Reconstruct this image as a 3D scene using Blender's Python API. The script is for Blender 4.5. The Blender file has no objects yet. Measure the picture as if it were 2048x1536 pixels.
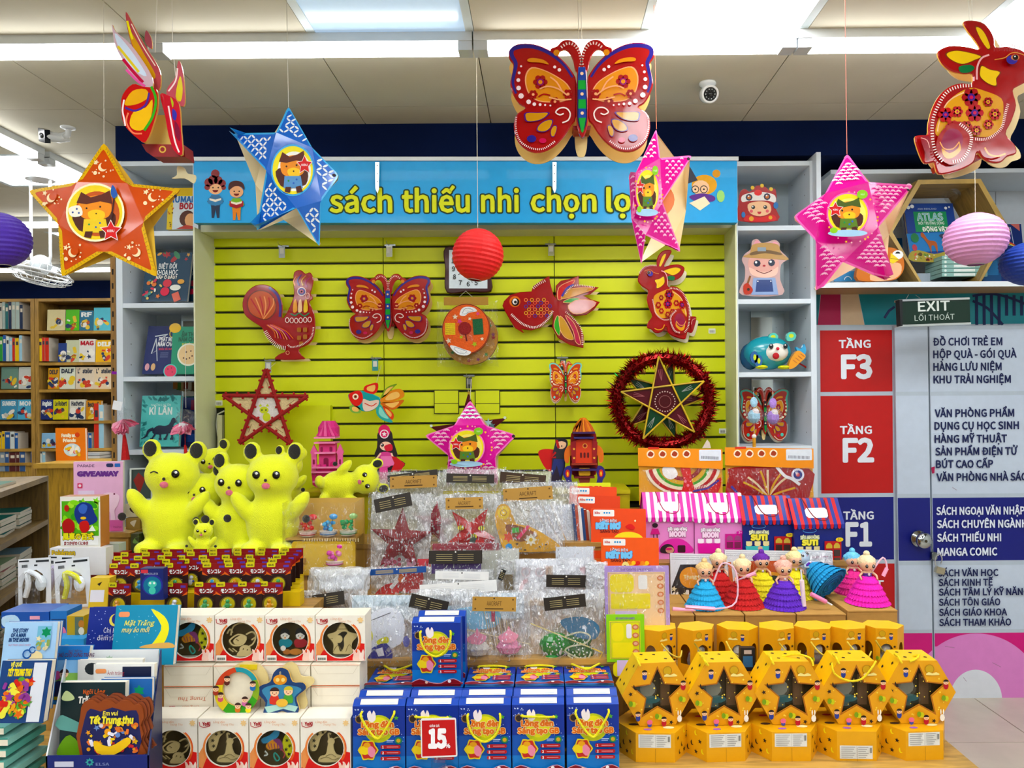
import bpy, math, random
from math import sin, cos, pi, radians, hypot, atan2
from mathutils import Vector, Matrix
from mathutils.geometry import tessellate_polygon

R = random.Random(7)
C = bpy.context.scene.collection
# ---- camera: focal length and vanishing point in the 2048x1536 frame, camera height in metres
F, VX, VY, TH, H = 1500.0,1085.0,800.0,0.008,1.49
cam = bpy.data.cameras.new('camera'); cam.sensor_width = 36; cam.lens = 36*F/2048
cam.shift_x = (1024-VX)/2048; cam.shift_y = (VY-768)/2048; cam.clip_start = .05
camo = bpy.data.objects.new('camera', cam); C.objects.link(camo)
camo.matrix_world = Matrix.Translation((0,0, H)) @ Matrix.Rotation(TH,4,'Y') @ Matrix.Rotation(pi/2,4,'X')
bpy.context.scene.camera = camo
vs = bpy.context.scene.view_settings
vs.view_transform = 'Standard'; vs.look = 'None'; vs.gamma = 1; vs.use_curve_mapping = False
vs.exposure = EXPO = 0.78
w = bpy.data.worlds.new('world'); bpy.context.scene.world = w; w.use_nodes = True
w.node_tree.nodes['Background'].inputs[0].default_value = (.9,.95,1,1)
w.node_tree.nodes['Background'].inputs[1].default_value = .5
cy = bpy.context.scene.cycles
cy.max_bounces = 8; cy.diffuse_bounces = 4; cy.glossy_bounces = 4; cy.transparent_max_bounces = 24
cy.transmission_bounces = 4; cy.caustics_reflective = False; cy.caustics_refractive = False
cy.sample_clamp_indirect = 4; cy.use_denoising = True
TUBE, PANEL, DIM = 7.5,10.5,.28        # lamp strengths

def P(px, py, Y):
    dx, dy = px-VX, py-VY
    u = dx*cos(TH)-dy*sin(TH); v = dx*sin(TH)+dy*cos(TH)
    return Vector((u*Y/F, Y, H-v*Y/F))
def Yat(py, z, px=1085):       # depth at which height z shows at row py
    v = (px-VX)*sin(TH)+(py-VY)*cos(TH)
    return (H-z)*F/v

_hx = {}
def col(h):
    if not isinstance(h, str): return h
    if h not in _hx:
        c = [int(h[i:i+2],16)/255 for i in (0,2,4)]
        c = [x/12.92 if x <= .04045 else ((x+.055)/1.055)**2.4 for x in c]
        g = .3*c[0]+.6*c[1]+.1*c[2]; _hx[h] = tuple(min(.92, max(.002,(g+(x-g)*1.12)*.97)) for x in c)       # print colours are a little purer than they read under the lamps
    return _hx[h]

# ---- materials: all read the face colour attribute, with procedural grain, relief and gloss
MATS = {}
def mat(name, rough=.5, metal=0, coat=0, trans=0, alpha=1, noise=0, nscale=30, bump=0, bscale=200, emit=0, ecol=None, sheen=0, wood=0, spec=.5, sub=0):
    m = bpy.data.materials.new(name); m.use_nodes = True; nt = m.node_tree; N = nt.nodes; L = nt.links
    b = N['Principled BSDF']; a = N.new('ShaderNodeAttribute'); a.attribute_name = 'Col'
    b.inputs['Roughness'].default_value = rough; b.inputs['Metallic'].default_value = metal
    b.inputs['Coat Weight'].default_value = coat; b.inputs['Coat Roughness'].default_value = .06
    b.inputs['Transmission Weight'].default_value = trans; b.inputs['Alpha'].default_value = alpha
    b.inputs['Specular IOR Level'].default_value = spec
    b.inputs['Sheen Weight'].default_value = sheen
    src = a.outputs['Color']; co = N.new('ShaderNodeTexCoord')
    def mixc(fac_out, dark, lo, hi):
        nonlocal src
        r = N.new('ShaderNodeMapRange'); L.new(fac_out, r.inputs[0])
        r.inputs[1].default_value = lo; r.inputs[2].default_value = hi
        r.inputs[3].default_value = dark; r.inputs[4].default_value = 1
        x = N.new('ShaderNodeVectorMath'); x.operation = 'SCALE'; L.new(src, x.inputs[0]); L.new(r.outputs[0], x.inputs['Scale'])
        src = x.outputs[0]
    if wood:
        mp = N.new('ShaderNodeMapping'); L.new(co.outputs['Object'], mp.inputs[0]); mp.inputs['Scale'].default_value = wood
        n = N.new('ShaderNodeTexNoise'); L.new(mp.outputs[0], n.inputs['Vector']); n.inputs['Scale'].default_value = 6
        n.inputs['Detail'].default_value = 6; n.inputs['Distortion'].default_value = 1.2
        mixc(n.outputs[0],.62,.35,.6)
    if noise:
        n = N.new('ShaderNodeTexNoise'); L.new(co.outputs['Object'], n.inputs['Vector']); n.inputs['Scale'].default_value = nscale
        n.inputs['Detail'].default_value = 4; mixc(n.outputs[0],1-noise,.35,.65)
    if bump:
        n = N.new('ShaderNodeTexNoise'); L.new(co.outputs['Object'], n.inputs['Vector']); n.inputs['Scale'].default_value = bscale
        bp = N.new('ShaderNodeBump'); bp.inputs['Strength'].default_value = bump; bp.inputs['Distance'].default_value = .01
        L.new(n.outputs[0], bp.inputs['Height']); L.new(bp.outputs[0], b.inputs['Normal'])
    L.new(src, b.inputs['Base Color'])
    if emit:
        b.inputs['Emission Color'].default_value = (*(ecol or (1,1,1)),1); b.inputs['Emission Strength'].default_value = emit
    MATS[name] = m; return m
mat('paper',.6, spec=.3, noise=.05, nscale=60); mat('card',.42, coat=.06, spec=.3, noise=.04, nscale=25)
mat('gloss',.2, coat=.45, spec=.25, noise=.08, nscale=14, bump=.12, bscale=22)
mat('matte',.85, noise=.08, nscale=40); mat('paint',.42, spec=.3, noise=.06, nscale=5, bump=.02, bscale=60)
mat('flat',.8, spec=.08, noise=.25, nscale=3); mat('wood',.42, wood=(1,6,1)); mat('woodv',.45, wood=(8,8,.8)); mat('metal',.28, metal=1)
mat('plush',.9, noise=.12, nscale=60, bump=.5, bscale=260, sheen=.4); mat('plastic',.22, coat=.4)
mat('plushy',.9, bump=.5, bscale=260, sheen=.3); MATS['plushy'].node_tree.nodes['Principled BSDF'].inputs['Base Color'].default_value = (.86,.90,.005,1)
for l_ in list(MATS['plushy'].node_tree.links):
    if l_.to_socket.name == 'Base Color': MATS['plushy'].node_tree.links.remove(l_)
mat('glass',.04, trans=1, alpha=.22, spec=.6); mat('mirror',.04, metal=1)
mat('tinsel',.22, metal=.85); mat('cloth',.85, noise=.15, nscale=90, bump=.4, bscale=180)
mat('ceil',.8, noise=.10, nscale=2.2, bump=.05, bscale=9); mat('tile',.25, noise=.08, nscale=7)
mat('pulp',.6, noise=.05, nscale=20, bump=.2, bscale=60)
mat('tube', emit=TUBE, ecol=(.97,.985,1)); mat('lamp', emit=PANEL, ecol=(.93,.97,1)); mat('dim',.2, emit=DIM, ecol=(.60,.76,.95), noise=.05)
mat('knob',.12, metal=1)
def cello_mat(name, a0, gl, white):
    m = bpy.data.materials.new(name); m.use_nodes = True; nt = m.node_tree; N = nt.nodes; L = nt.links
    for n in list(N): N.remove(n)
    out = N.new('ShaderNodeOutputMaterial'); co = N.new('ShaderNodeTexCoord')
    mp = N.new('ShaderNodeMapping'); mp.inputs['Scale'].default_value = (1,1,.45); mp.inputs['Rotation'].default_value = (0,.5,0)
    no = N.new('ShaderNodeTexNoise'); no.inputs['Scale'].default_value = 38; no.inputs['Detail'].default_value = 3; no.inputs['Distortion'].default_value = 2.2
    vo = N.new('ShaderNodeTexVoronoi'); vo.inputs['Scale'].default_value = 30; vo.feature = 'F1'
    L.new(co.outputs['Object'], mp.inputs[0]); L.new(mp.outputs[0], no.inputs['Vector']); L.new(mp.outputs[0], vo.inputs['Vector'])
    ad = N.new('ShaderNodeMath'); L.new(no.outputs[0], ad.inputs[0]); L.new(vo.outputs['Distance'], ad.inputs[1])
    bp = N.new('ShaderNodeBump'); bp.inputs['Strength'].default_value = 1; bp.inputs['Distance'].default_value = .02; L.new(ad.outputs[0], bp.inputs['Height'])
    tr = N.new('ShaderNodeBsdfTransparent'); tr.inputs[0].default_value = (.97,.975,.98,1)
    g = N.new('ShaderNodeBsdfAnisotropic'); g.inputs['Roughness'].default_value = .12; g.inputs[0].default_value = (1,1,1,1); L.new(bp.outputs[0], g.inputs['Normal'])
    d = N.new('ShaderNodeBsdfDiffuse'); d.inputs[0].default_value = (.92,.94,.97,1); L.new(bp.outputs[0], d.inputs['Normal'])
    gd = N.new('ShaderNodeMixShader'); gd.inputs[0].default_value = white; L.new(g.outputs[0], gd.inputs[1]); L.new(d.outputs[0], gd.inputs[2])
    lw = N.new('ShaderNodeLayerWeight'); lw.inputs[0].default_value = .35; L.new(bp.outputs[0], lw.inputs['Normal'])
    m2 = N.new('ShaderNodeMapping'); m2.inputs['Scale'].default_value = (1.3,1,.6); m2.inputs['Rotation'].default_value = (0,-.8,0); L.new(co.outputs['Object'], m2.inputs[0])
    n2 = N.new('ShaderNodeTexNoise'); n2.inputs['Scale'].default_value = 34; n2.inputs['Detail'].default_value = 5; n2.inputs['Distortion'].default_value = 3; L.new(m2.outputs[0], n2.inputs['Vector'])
    mk_ = N.new('ShaderNodeMapRange'); mk_.interpolation_type = 'SMOOTHSTEP'; mk_.inputs[1].default_value = .56; mk_.inputs[2].default_value = .64; mk_.inputs[4].default_value = gl; L.new(n2.outputs[0], mk_.inputs[0])      # noise mask paints white glint streaks into the film, as if along creases
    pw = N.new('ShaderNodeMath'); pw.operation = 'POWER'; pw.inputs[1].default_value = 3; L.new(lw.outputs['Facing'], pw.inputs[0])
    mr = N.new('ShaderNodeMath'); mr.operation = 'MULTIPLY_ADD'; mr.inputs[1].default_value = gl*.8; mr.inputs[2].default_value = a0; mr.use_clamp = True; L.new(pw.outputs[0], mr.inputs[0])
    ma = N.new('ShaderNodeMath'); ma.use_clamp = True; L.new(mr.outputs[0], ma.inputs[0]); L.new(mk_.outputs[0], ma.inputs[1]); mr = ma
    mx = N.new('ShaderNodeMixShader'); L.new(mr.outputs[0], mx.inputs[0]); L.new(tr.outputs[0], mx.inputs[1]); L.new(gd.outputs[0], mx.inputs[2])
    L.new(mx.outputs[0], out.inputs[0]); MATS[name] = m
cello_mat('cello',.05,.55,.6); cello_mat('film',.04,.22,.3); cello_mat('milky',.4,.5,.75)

# ---- 2-D helpers, all in picture pixels (y down) unless said otherwise
def circ(cx, cy, r, n=24, ry=None, rot=0, a0=0, a1=2*pi):
    ry = ry or r; cr, sr = cos(rot), sin(rot); o = []
    full = abs(a1-a0-2*pi) < 1e-6
    for i in range(n if full else n+1):
        a = a0+(a1-a0)*i/n; x, y = r*cos(a), ry*sin(a)
        o.append((cx+x*cr-y*sr, cy+x*sr+y*cr))
    return o
def star(cx, cy, r, q=.45, n=5, rot=0):
    return [(cx+(r if i % 2 == 0 else r*q)*sin(rot+pi*i/n), cy-(r if i % 2 == 0 else r*q)*cos(rot+pi*i/n)) for i in range(2*n)]
def rc(x0, y0, x1, y1): return [(x0, y0),(x1, y0),(x1, y1),(x0, y1)]
def rr(x0, y0, x1, y1, r, n=4):
    o = []
    for cx, cy, a in ((x1-r, y0+r,-pi/2),(x1-r, y1-r,0),(x0+r, y1-r, pi/2),(x0+r, y0+r, pi)):
        o += [(cx+r*cos(a+pi/2*i/n), cy+r*sin(a+pi/2*i/n)) for i in range(n+1)]
    return o
def sm(p, n=4, closed=True):
    o = []; m = len(p)
    for i in range(m if closed else m-1):
        g = lambda k: p[(i+k) % m] if closed else p[max(0, min(m-1, i+k))]
        a, b, c, d = g(-1), g(0), g(1), g(2)
        for j in range(n):
            t = j/n; t2, t3 = t*t, t*t*t
            o.append(tuple(.5*(2*b[k]+(c[k]-a[k])*t+(2*a[k]-5*b[k]+4*c[k]-d[k])*t2+(3*b[k]-a[k]-3*c[k]+d[k])*t3) for k in range(len(b))))
    if not closed: o.append(tuple(p[-1]))
    return o
def rnd(p, r, n=3):     # round the corners of a polygon
    o = []; m = len(p)
    for i in range(m):
        a, b, c = Vector(p[i-1]), Vector(p[i]), Vector(p[(i+1) % m])
        u, v = a-b, c-b; k = min(r, u.length*.4, v.length*.4)
        s, e = b+u.normalized()*k, b+v.normalized()*k
        for j in range(n+1):
            t = j/n; q = (1-t)**2*s+2*t*(1-t)*b+t*t*e; o.append((q.x, q.y))
    return o
def tr(p, dx=0, dy=0, s=1, sy=None, rot=0, cx=0, cy=0):
    sy = s if sy is None else sy; c, q = cos(rot), sin(rot); o = []
    for x, y in p:
        x, y = (x-cx)*s,(y-cy)*sy; o.append((cx+dx+x*c-y*q, cy+dy+x*q+y*c))
    return o
def inset(p, f):
    cx = sum(q[0] for q in p)/len(p); cy = sum(q[1] for q in p)/len(p)
    return [(cx+(x-cx)*f, cy+(y-cy)*f) for x, y in p]
def area(p): return sum(p[i-1][0]*p[i][1]-p[i][0]*p[i-1][1] for i in range(len(p)))/2
def inside(x, y, p):
    r = False; j = len(p)-1
    for i in range(len(p)):
        if (p[i][1] > y) != (p[j][1] > y) and x < (p[j][0]-p[i][0])*(y-p[i][1])/(p[j][1]-p[i][1])+p[i][0]: r = not r
        j = i
    return r
_tx = {}; KK = []
try:
    import os
    FONT = bpy.data.fonts.load(os.path.join(bpy.utils.system_resource('DATAFILES', path='fonts'),'Noto Sans CJK Regular.woff2'))       # a font that ships with Blender
except Exception: FONT = None
def glyphs(s, bold):
    """flat glyph faces in em units, thickened by ribbons along the outlines"""
    key = (s, round(bold,4))
    if key not in _tx:
        if (s,0) not in _tx:
            c = bpy.data.curves.new('t','FONT'); c.body = s; c.size = 1; c.resolution_u = 2
            if FONT: c.font = FONT
            o = bpy.data.objects.new('t', c)
            if not KK:
                c.body = 'H'; m = bpy.data.meshes.new_from_object(o); KK.append(.727/max(q.co.y for q in m.vertices)); c.body = s
            m = bpy.data.meshes.new_from_object(o); kk = KK[0]
            v = [(q.co.x*kk, q.co.y*kk) for q in m.vertices]; f = [tuple(q.vertices) for q in m.polygons]
            bpy.data.objects.remove(o); bpy.data.curves.remove(c); bpy.data.meshes.remove(m); _tx[(s,0)] = (v, f,[0]*len(v))
        v, f = _tx[(s,0)][:2]; z = [0]*len(v)
        if bold:
            v, f = list(v), list(f); ed = {}
            for g in f:
                for i in range(len(g)):
                    e = tuple(sorted((g[i-1], g[i]))); ed[e] = ed.get(e,0)+1
            n6 = set(); k = 0
            for a, b in [e for e, k in ed.items() if k == 1]:
                (x0, y0),(x1, y1) = v[a], v[b]; l = hypot(x1-x0, y1-y0); n6 |= {a, b}; k += 1
                if l < 1e-6: continue
                px, py = -(y1-y0)/l*bold,(x1-x0)/l*bold; n = len(v); z += [1+k % 5]*4
                v += [(x0+px, y0+py),(x0-px, y0-py),(x1-px, y1-py),(x1+px, y1+py)]; f.append((n, n+1, n+2, n+3))
            for a in sorted(n6):
                x, y = v[a]; n = len(v); q = 6 if bold < .05 else 10; k += 1; z += [6+k % 5]*q
                v += [(x+bold*cos(2*pi*i/q), y+bold*sin(2*pi*i/q)) for i in range(q)]; f.append(tuple(range(n, n+q)))
        _tx[key] = (v, f, z)
    return _tx[key]

KIDS = {}
class B:
    """collects shapes of one mesh; picture-pixel methods scale by depth Y about (ox, oy)."""
    def __init__(s, ox=0, oy=0, Y=F, y0=0, e=.00025):
        s.o = (ox, oy); s.k = Y/F; s.y = y0; s.e = e; s.v = []; s.f = []; s.c = []; s.m = []; s.M = None; s.W = None; s.mat = 'paper'; s.A = None
    def add(s, vs_, fs, c, m=None):
        n = len(s.v)
        if s.W: vs_ = [s.W(*q) for q in vs_]
        if s.M: vs_ = [tuple(s.M @ Vector(q)) for q in vs_]
        s.v += [tuple(q) for q in vs_]; c = col(c); m = m or s.mat
        for q in fs: s.f.append([n+i for i in q]); s.c.append(c); s.m.append(m)
        return s
    def L(s, p):
        if s.A: p = s.A(*p)
        return ((p[0]-s.o[0])*s.k,(s.o[1]-p[1])*s.k)
    def step(s): s.y -= s.e
    def fl(s, p, c, m=None, keep=False):       # flat shape on the current layer, then step towards the viewer
        q = [s.L(a) for a in p]
        if area(q) < 0: q = q[::-1]
        s.add([(x, s.y, z) for x, z in q],[range(len(q))], c, m)
        if not keep: s.step()
        return s
    def pr(s, p, t, c, side=None, m=None, holes=(), ch=0):       # prism: back at the layer, front t metres nearer
        q = [s.L(a) for a in p]
        if area(q) < 0: q = q[::-1]
        n = len(q); y1 = s.y-t
        if holes:
            hs = [[s.L(a) for a in h] for h in holes]; al = [q]+hs
            tri = tessellate_polygon([[Vector((x, z,0)) for x, z in l] for l in al]); fl_ = [a for l in al for a in l]
            s.add([(x, y1, z) for x, z in fl_],[list(a) for a in tri], c, m)
            s.add([(x, s.y, z) for x, z in fl_],[list(a) for a in tri], side or c, m)
            for l in al:
                k = len(l); s.add([(x, s.y, z) for x, z in l]+[(x, y1, z) for x, z in l],[(i,(i+1) % k, k+(i+1) % k, k+i) for i in range(k)], side or c, m)
        else:
            if ch:       # a soft chamfered rim
                cx = sum(a[0] for a in q)/n; cz = sum(a[1] for a in q)/n
                q2 = []
                for i in range(n):
                    a, b2, d = Vector(q[i-1]), Vector(q[i]), Vector(q[(i+1) % n]); tn = (d-a); tn = tn.normalized() if tn.length else Vector((1,0))
                    q2.append((b2.x-tn.y*ch, b2.y+tn.x*ch))
                s.add([(x, s.y, z) for x, z in q]+[(x, y1+ch*.7, z) for x, z in q]+[(x, y1, z) for x, z in q2],
                      [(i,(i+1) % n, n+(i+1) % n, n+i) for i in range(n)], side or c, m)
                s.add([(x, y1+ch*.7, z) for x, z in q]+[(x, y1, z) for x, z in q2],[(i,(i+1) % n, n+(i+1) % n, n+i) for i in range(n)]+[[n+i for i in range(n)]], c, m)
            else:
                s.add([(x, y1, z) for x, z in q],[range(n)], c, m)
                s.add([(x, s.y, z) for x, z in q]+[(x, y1, z) for x, z in q],[(i,(i+1) % n, n+(i+1) % n, n+i) for i in range(n)], side or c, m)
            s.add([(x, s.y, z) for x, z in q][::-1],[range(n)], side or c, m)
        s.y = y1-s.e; return s
    def st(s, p, w_, c, closed=False, m=None, taper=None):       # stroke
        p = list(p); n = len(p); A_, B_ = [],[]
        for i in range(n):
            a = p[i-1] if (i or closed) else p[i]; b = p[(i+1) % n] if (i < n-1 or closed) else p[i]
            dx, dy = b[0]-a[0], b[1]-a[1]; l = hypot(dx, dy) or 1
            h = w_/2*(taper(i/(n-1)) if taper else 1); A_.append((p[i][0]-dy/l*h, p[i][1]+dx/l*h)); B_.append((p[i][0]+dy/l*h, p[i][1]-dx/l*h))
        q = [s.L(a) for a in A_]+[s.L(a) for a in B_]
        s.add([(x, s.y, z) for x, z in q],[(i,(i+1) % n, n+(i+1) % n, n+i) for i in range(n if closed else n-1)], c, m)
        s.step(); return s
    def dots(s, pts, r, c, n=8, ry=None, m=None):
        for a in pts: s.fl(circ(a[0], a[1], a[2] if len(a) > 2 else r, n, ry), c, m, keep=True)
        s.step(); return s
    def dash(s, path, n, ln, w_, c, along=False, m=None):       # n short marks laid across (or along) a path
        ps = [Vector(a[:2]) for a in path]; d = [0]
        for i in range(1, len(ps)): d.append(d[-1]+(ps[i]-ps[i-1]).length)
        for k in range(n):
            t = d[-1]*(k+.5)/n; i = max(j for j in range(len(d)) if d[j] <= t); i = min(i, len(ps)-2)
            a = ps[i].lerp(ps[i+1],(t-d[i])/max(1e-6, d[i+1]-d[i])); u = (ps[i+1]-ps[i]).normalized()
            v = u if along else Vector((-u.y, u.x)); x = Vector((-v.y, v.x))
            s.fl([tuple(a-v*ln/2-x*w_/2), tuple(a+v*ln/2-x*w_/2), tuple(a+v*ln/2+x*w_/2), tuple(a-v*ln/2+x*w_/2)], c, m, keep=True)
        s.step(); return s
    def tx(s, t, x, y, h, c, w_=None, bold=.0, al='l', out=None, ow=.05, rot=0, sl=0, m=None, th=0):       # h: cap height, (x, y): start of the baseline
        for bo, cc in (((bold+ow, out),) if out else ())+((bold, c),):
            v, f, zz_ = glyphs(t, bo)
            if not v: return s
            v0 = glyphs(t, bold)[0]; x0 = min(a[0] for a in v0); x1 = max(a[0] for a in v0)
            sy = h/.727; sx = (w_/(x1-x0)) if w_ else sy; W = (x1-x0)*sx
            ax = x-(W/2 if al == 'c' else W if al == 'r' else 0); cr, sr = cos(rot), sin(rot); q = []
            for a, b in v:
                X = (a-x0)*sx+b*sl*sy+ax-x; Y_ = -b*sy; q.append(s.L((x+X*cr-Y_*sr, y+X*sr+Y_*cr)))
            if th:
                n = len(q); s.add([(a, s.y-th, b) for a, b in q], f, cc, m)
                ed = {}
                for g in f:
                    for i in range(len(g)):
                        e = (g[i-1], g[i]); ed[e] = ed.get(e,0)+1
                s.add([(a, s.y, b) for a, b in q]+[(a, s.y-th, b) for a, b in q],[(a, b, n+b, n+a) for (a, b) in ed if (b, a) not in ed], cc, m); s.y -= th
            else: s.add([(a, s.y-.0003+zi*.00003, b) for (a, b), zi in zip(q, zz_)], f, cc, m); s.y -= .0002
            s.step()
        return s
    # ---- solid shapes in metres, local
    def bx(s, x0, x1, y0, y1, z0, z1, c, m=None, cs=None, ch=0):
        if ch:
            for a in (0,):
                X = (x0+ch, x1-ch); Yy = (y0+ch, y1-ch); Z = (z0+ch, z1-ch); v = []; ix = {}
                import itertools
                def vi(*q):
                    if q not in ix: ix[q] = len(v); v.append(q)
                    return ix[q]
                f = []
                A = lambda i: (x0, x1)[i]; Bq = lambda i: (y0, y1)[i]; Cq = lambda i: (z0, z1)[i]
                fx = [[vi(A(i), Yy[j], Z[k]) for j, k in ((0,0),(1,0),(1,1),(0,1))] for i in (0,1)]
                fy = [[vi(X[i], Bq(j), Z[k]) for i, k in ((0,0),(1,0),(1,1),(0,1))] for j in (0,1)]
                fz = [[vi(X[i], Yy[j], Cq(k)) for i, j in ((0,0),(1,0),(1,1),(0,1))] for k in (0,1)]
                f += fx+fy+fz
                for i in (0,1):
                    for j in (0,1): f.append([vi(A(i), Yy[j], Z[0]), vi(A(i), Yy[j], Z[1]), vi(X[i], Bq(j), Z[1]), vi(X[i], Bq(j), Z[0])])
                    for k in (0,1): f.append([vi(A(i), Yy[0], Z[k]), vi(A(i), Yy[1], Z[k]), vi(X[i], Yy[1], Cq(k)), vi(X[i], Yy[0], Cq(k))])
                for j in (0,1):
                    for k in (0,1): f.append([vi(X[0], Bq(j), Z[k]), vi(X[1], Bq(j), Z[k]), vi(X[1], Yy[j], Cq(k)), vi(X[0], Yy[j], Cq(k))])
                for i, j, k in itertools.product((0,1), repeat=3): f.append([vi(A(i), Yy[j], Z[k]), vi(X[i], Bq(j), Z[k]), vi(X[i], Yy[j], Cq(k))])
                s.add(v, f, c, m)
            return s
        v = [(x, y, z) for z in (z0, z1) for y in (y0, y1) for x in (x0, x1)]
        fs = [(0,1,5,4),(1,3,7,5),(3,2,6,7),(2,0,4,6),(4,5,7,6),(0,2,3,1)]       # front, right, back, left, top, bottom
        for i, f in enumerate(fs):
            if i == 0: s.add(v,[f], cs[i] if cs else c, m); n = len(s.v)-8
            else: s.f.append([n+a for a in f]); s.c.append(col(cs[i] if cs else c)); s.m.append(m or s.mat)
        return s
    def tube(s, pts, r, c, n=6, m=None, cap=True, taper=None):
        pts = [Vector(p) for p in pts]; k = len(pts); up = Vector((.1,1,.05)).normalized(); v = []
        for i, p in enumerate(pts):
            d = (pts[min(i+1, k-1)]-pts[max(i-1,0)]).normalized()
            a = d.cross(up); a = a.normalized() if a.length > 1e-4 else Vector((1,0,0)); b = d.cross(a)
            q = r*(taper(i/(k-1)) if taper else 1)
            v += [tuple(p+(a*cos(2*pi*j/n)+b*sin(2*pi*j/n))*q) for j in range(n)]
        f = [(i*n+j, i*n+(j+1) % n,(i+1)*n+(j+1) % n,(i+1)*n+j) for i in range(k-1) for j in range(n)]
        if cap: f += [range(n), range((k-1)*n, k*n)]
        return s.add(v, f, c, m)
    def ptube(s, pts, r, c, y=0, **k):       # tube along picture points, r in metres; a third coordinate is metres towards the viewer
        return s.tube([(s.L(p[:2])[0], s.y+y-(p[2] if len(p) > 2 else 0), s.L(p[:2])[1]) for p in pts], r, c, **k)
    def lathe(s, prof, x, y, z, c, n=20, m=None, ax='z', sx=1, sy=1, rf=None):       # prof: (radius, height)
        v = []
        for r, h in prof:
            for j in range(n):
                a = 2*pi*j/n; q = r*(rf(a, h) if rf else 1); u, t = q*cos(a)*sx, q*sin(a)*sy
                v.append((x+u, y+t, z+h) if ax == 'z' else (x+u, y-h, z+t) if ax == 'y' else (x+h, y+u, z+t))
        k = len(prof); f = [(i*n+j, i*n+(j+1) % n,(i+1)*n+(j+1) % n,(i+1)*n+j) for i in range(k-1) for j in range(n)]
        if prof[0][0] > 1e-6: f.append(range(n))
        if prof[-1][0] > 1e-6: f.append(range((k-1)*n, k*n))
        return s.add(v, f, c, m)
    def sph(s, x, y, z, r, c, ry=None, rz=None, n=12, m=None, rot=None):
        ry = ry or r; rz = rz or r; q = n//2+1; v = []
        for i in range(q+1):
            t = pi*i/q-pi/2
            for j in range(n):
                a = 2*pi*j/n; p = Vector((r*cos(t)*cos(a), ry*cos(t)*sin(a), rz*sin(t)))
                if rot: p = rot @ p
                v.append((x+p.x, y+p.y, z+p.z))
        return s.add(v,[(i*n+j, i*n+(j+1) % n,(i+1)*n+(j+1) % n,(i+1)*n+j) for i in range(q) for j in range(n)], c, m)
    def mk(s, name, parent=None, loc=None, smooth=False, label=None, cat=None, group=None, kind=None, rot=None):
        me = bpy.data.meshes.new(name); me.from_pydata(s.v,[],[list(q) for q in s.f])
        ms = []
        for q in s.m:
            if q not in ms: ms.append(q)
        for q in ms: me.materials.append(MATS[q])
        ix = {q: i for i, q in enumerate(ms)}
        me.polygons.foreach_set('material_index',[ix[q] for q in s.m])
        at = me.color_attributes.new('Col','FLOAT_COLOR','CORNER'); d = []
        for q, c in zip(s.f, s.c): d += [c[0], c[1], c[2],1.0]*len(q)
        at.data.foreach_set('color', d)
        if smooth: me.polygons.foreach_set('use_smooth',[True]*len(s.f))
        me.update()
        o = bpy.data.objects.new(name, me); C.objects.link(o)
        if parent: o.parent = parent; KIDS.setdefault(parent.name,[]).append(o)
        if loc is not None: o.location = loc
        if rot: o.rotation_euler = rot
        tag(o, label, cat, group, kind); return o
def tag(o, label=None, cat=None, group=None, kind=None):
    for k, v in (('label', label),('category', cat),('group', group),('kind', kind)):
        if v: o[k] = v
    return o
def thing(name, label, cat, loc, rot=None, group=None):
    o = bpy.data.objects.new(name, None); o.empty_display_size = .05; C.objects.link(o); o.location = loc
    if rot: o.rotation_euler = rot
    return tag(o, label, cat, group)
def copy_tree(o, parent=None):
    c = o.copy(); C.objects.link(c)
    if parent: c.parent = parent; KIDS.setdefault(parent.name,[]).append(c)
    for ch in list(KIDS.get(o.name,())): copy_tree(ch, c)
    return c
def again(o, label, loc, rot=None, group=None):
    c = copy_tree(o); c.location = loc
    if rot: c.rotation_euler = rot
    return tag(c, label, None, group)
# ================= the room
CZ = 2.803; G = .594; GX = -.828; GY = 2.157       # ceiling height, tile module and its origin
def slab(name, x0, x1, y0, y1, z0, z1, c, m='paint', parent=None, kind='structure'):
    return B().bx(x0, x1, y0, y1, z0, z1, c, m).mk(name, parent, kind=None if parent else kind)
floor = slab('floor',-7,3.4,-4,8.4,-.05,-.008,'a9a092','tile')
ceil_ = slab('ceiling',-7,3.4,-4,8.4, CZ+.02, CZ+.08,'6e6c66','ceil')
slab('wall_far',-7,-2,8.4,8.5,0, CZ+.05,'d8d4c4'); slab('wall_west',-7.1,-7,-4,8.5,0, CZ+.05,'8f887a')
slab('wall_east',3.4,3.5,-4,4.1,0, CZ+.05,'dcdcd8'); slab('wall_south',-7.1,3.5,-4.1,-4,0, CZ+.05,'7f786c')
slab('wall_north',-2.0,3.4,3.98,4.1,0, CZ+.03,'d9dde2')
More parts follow.
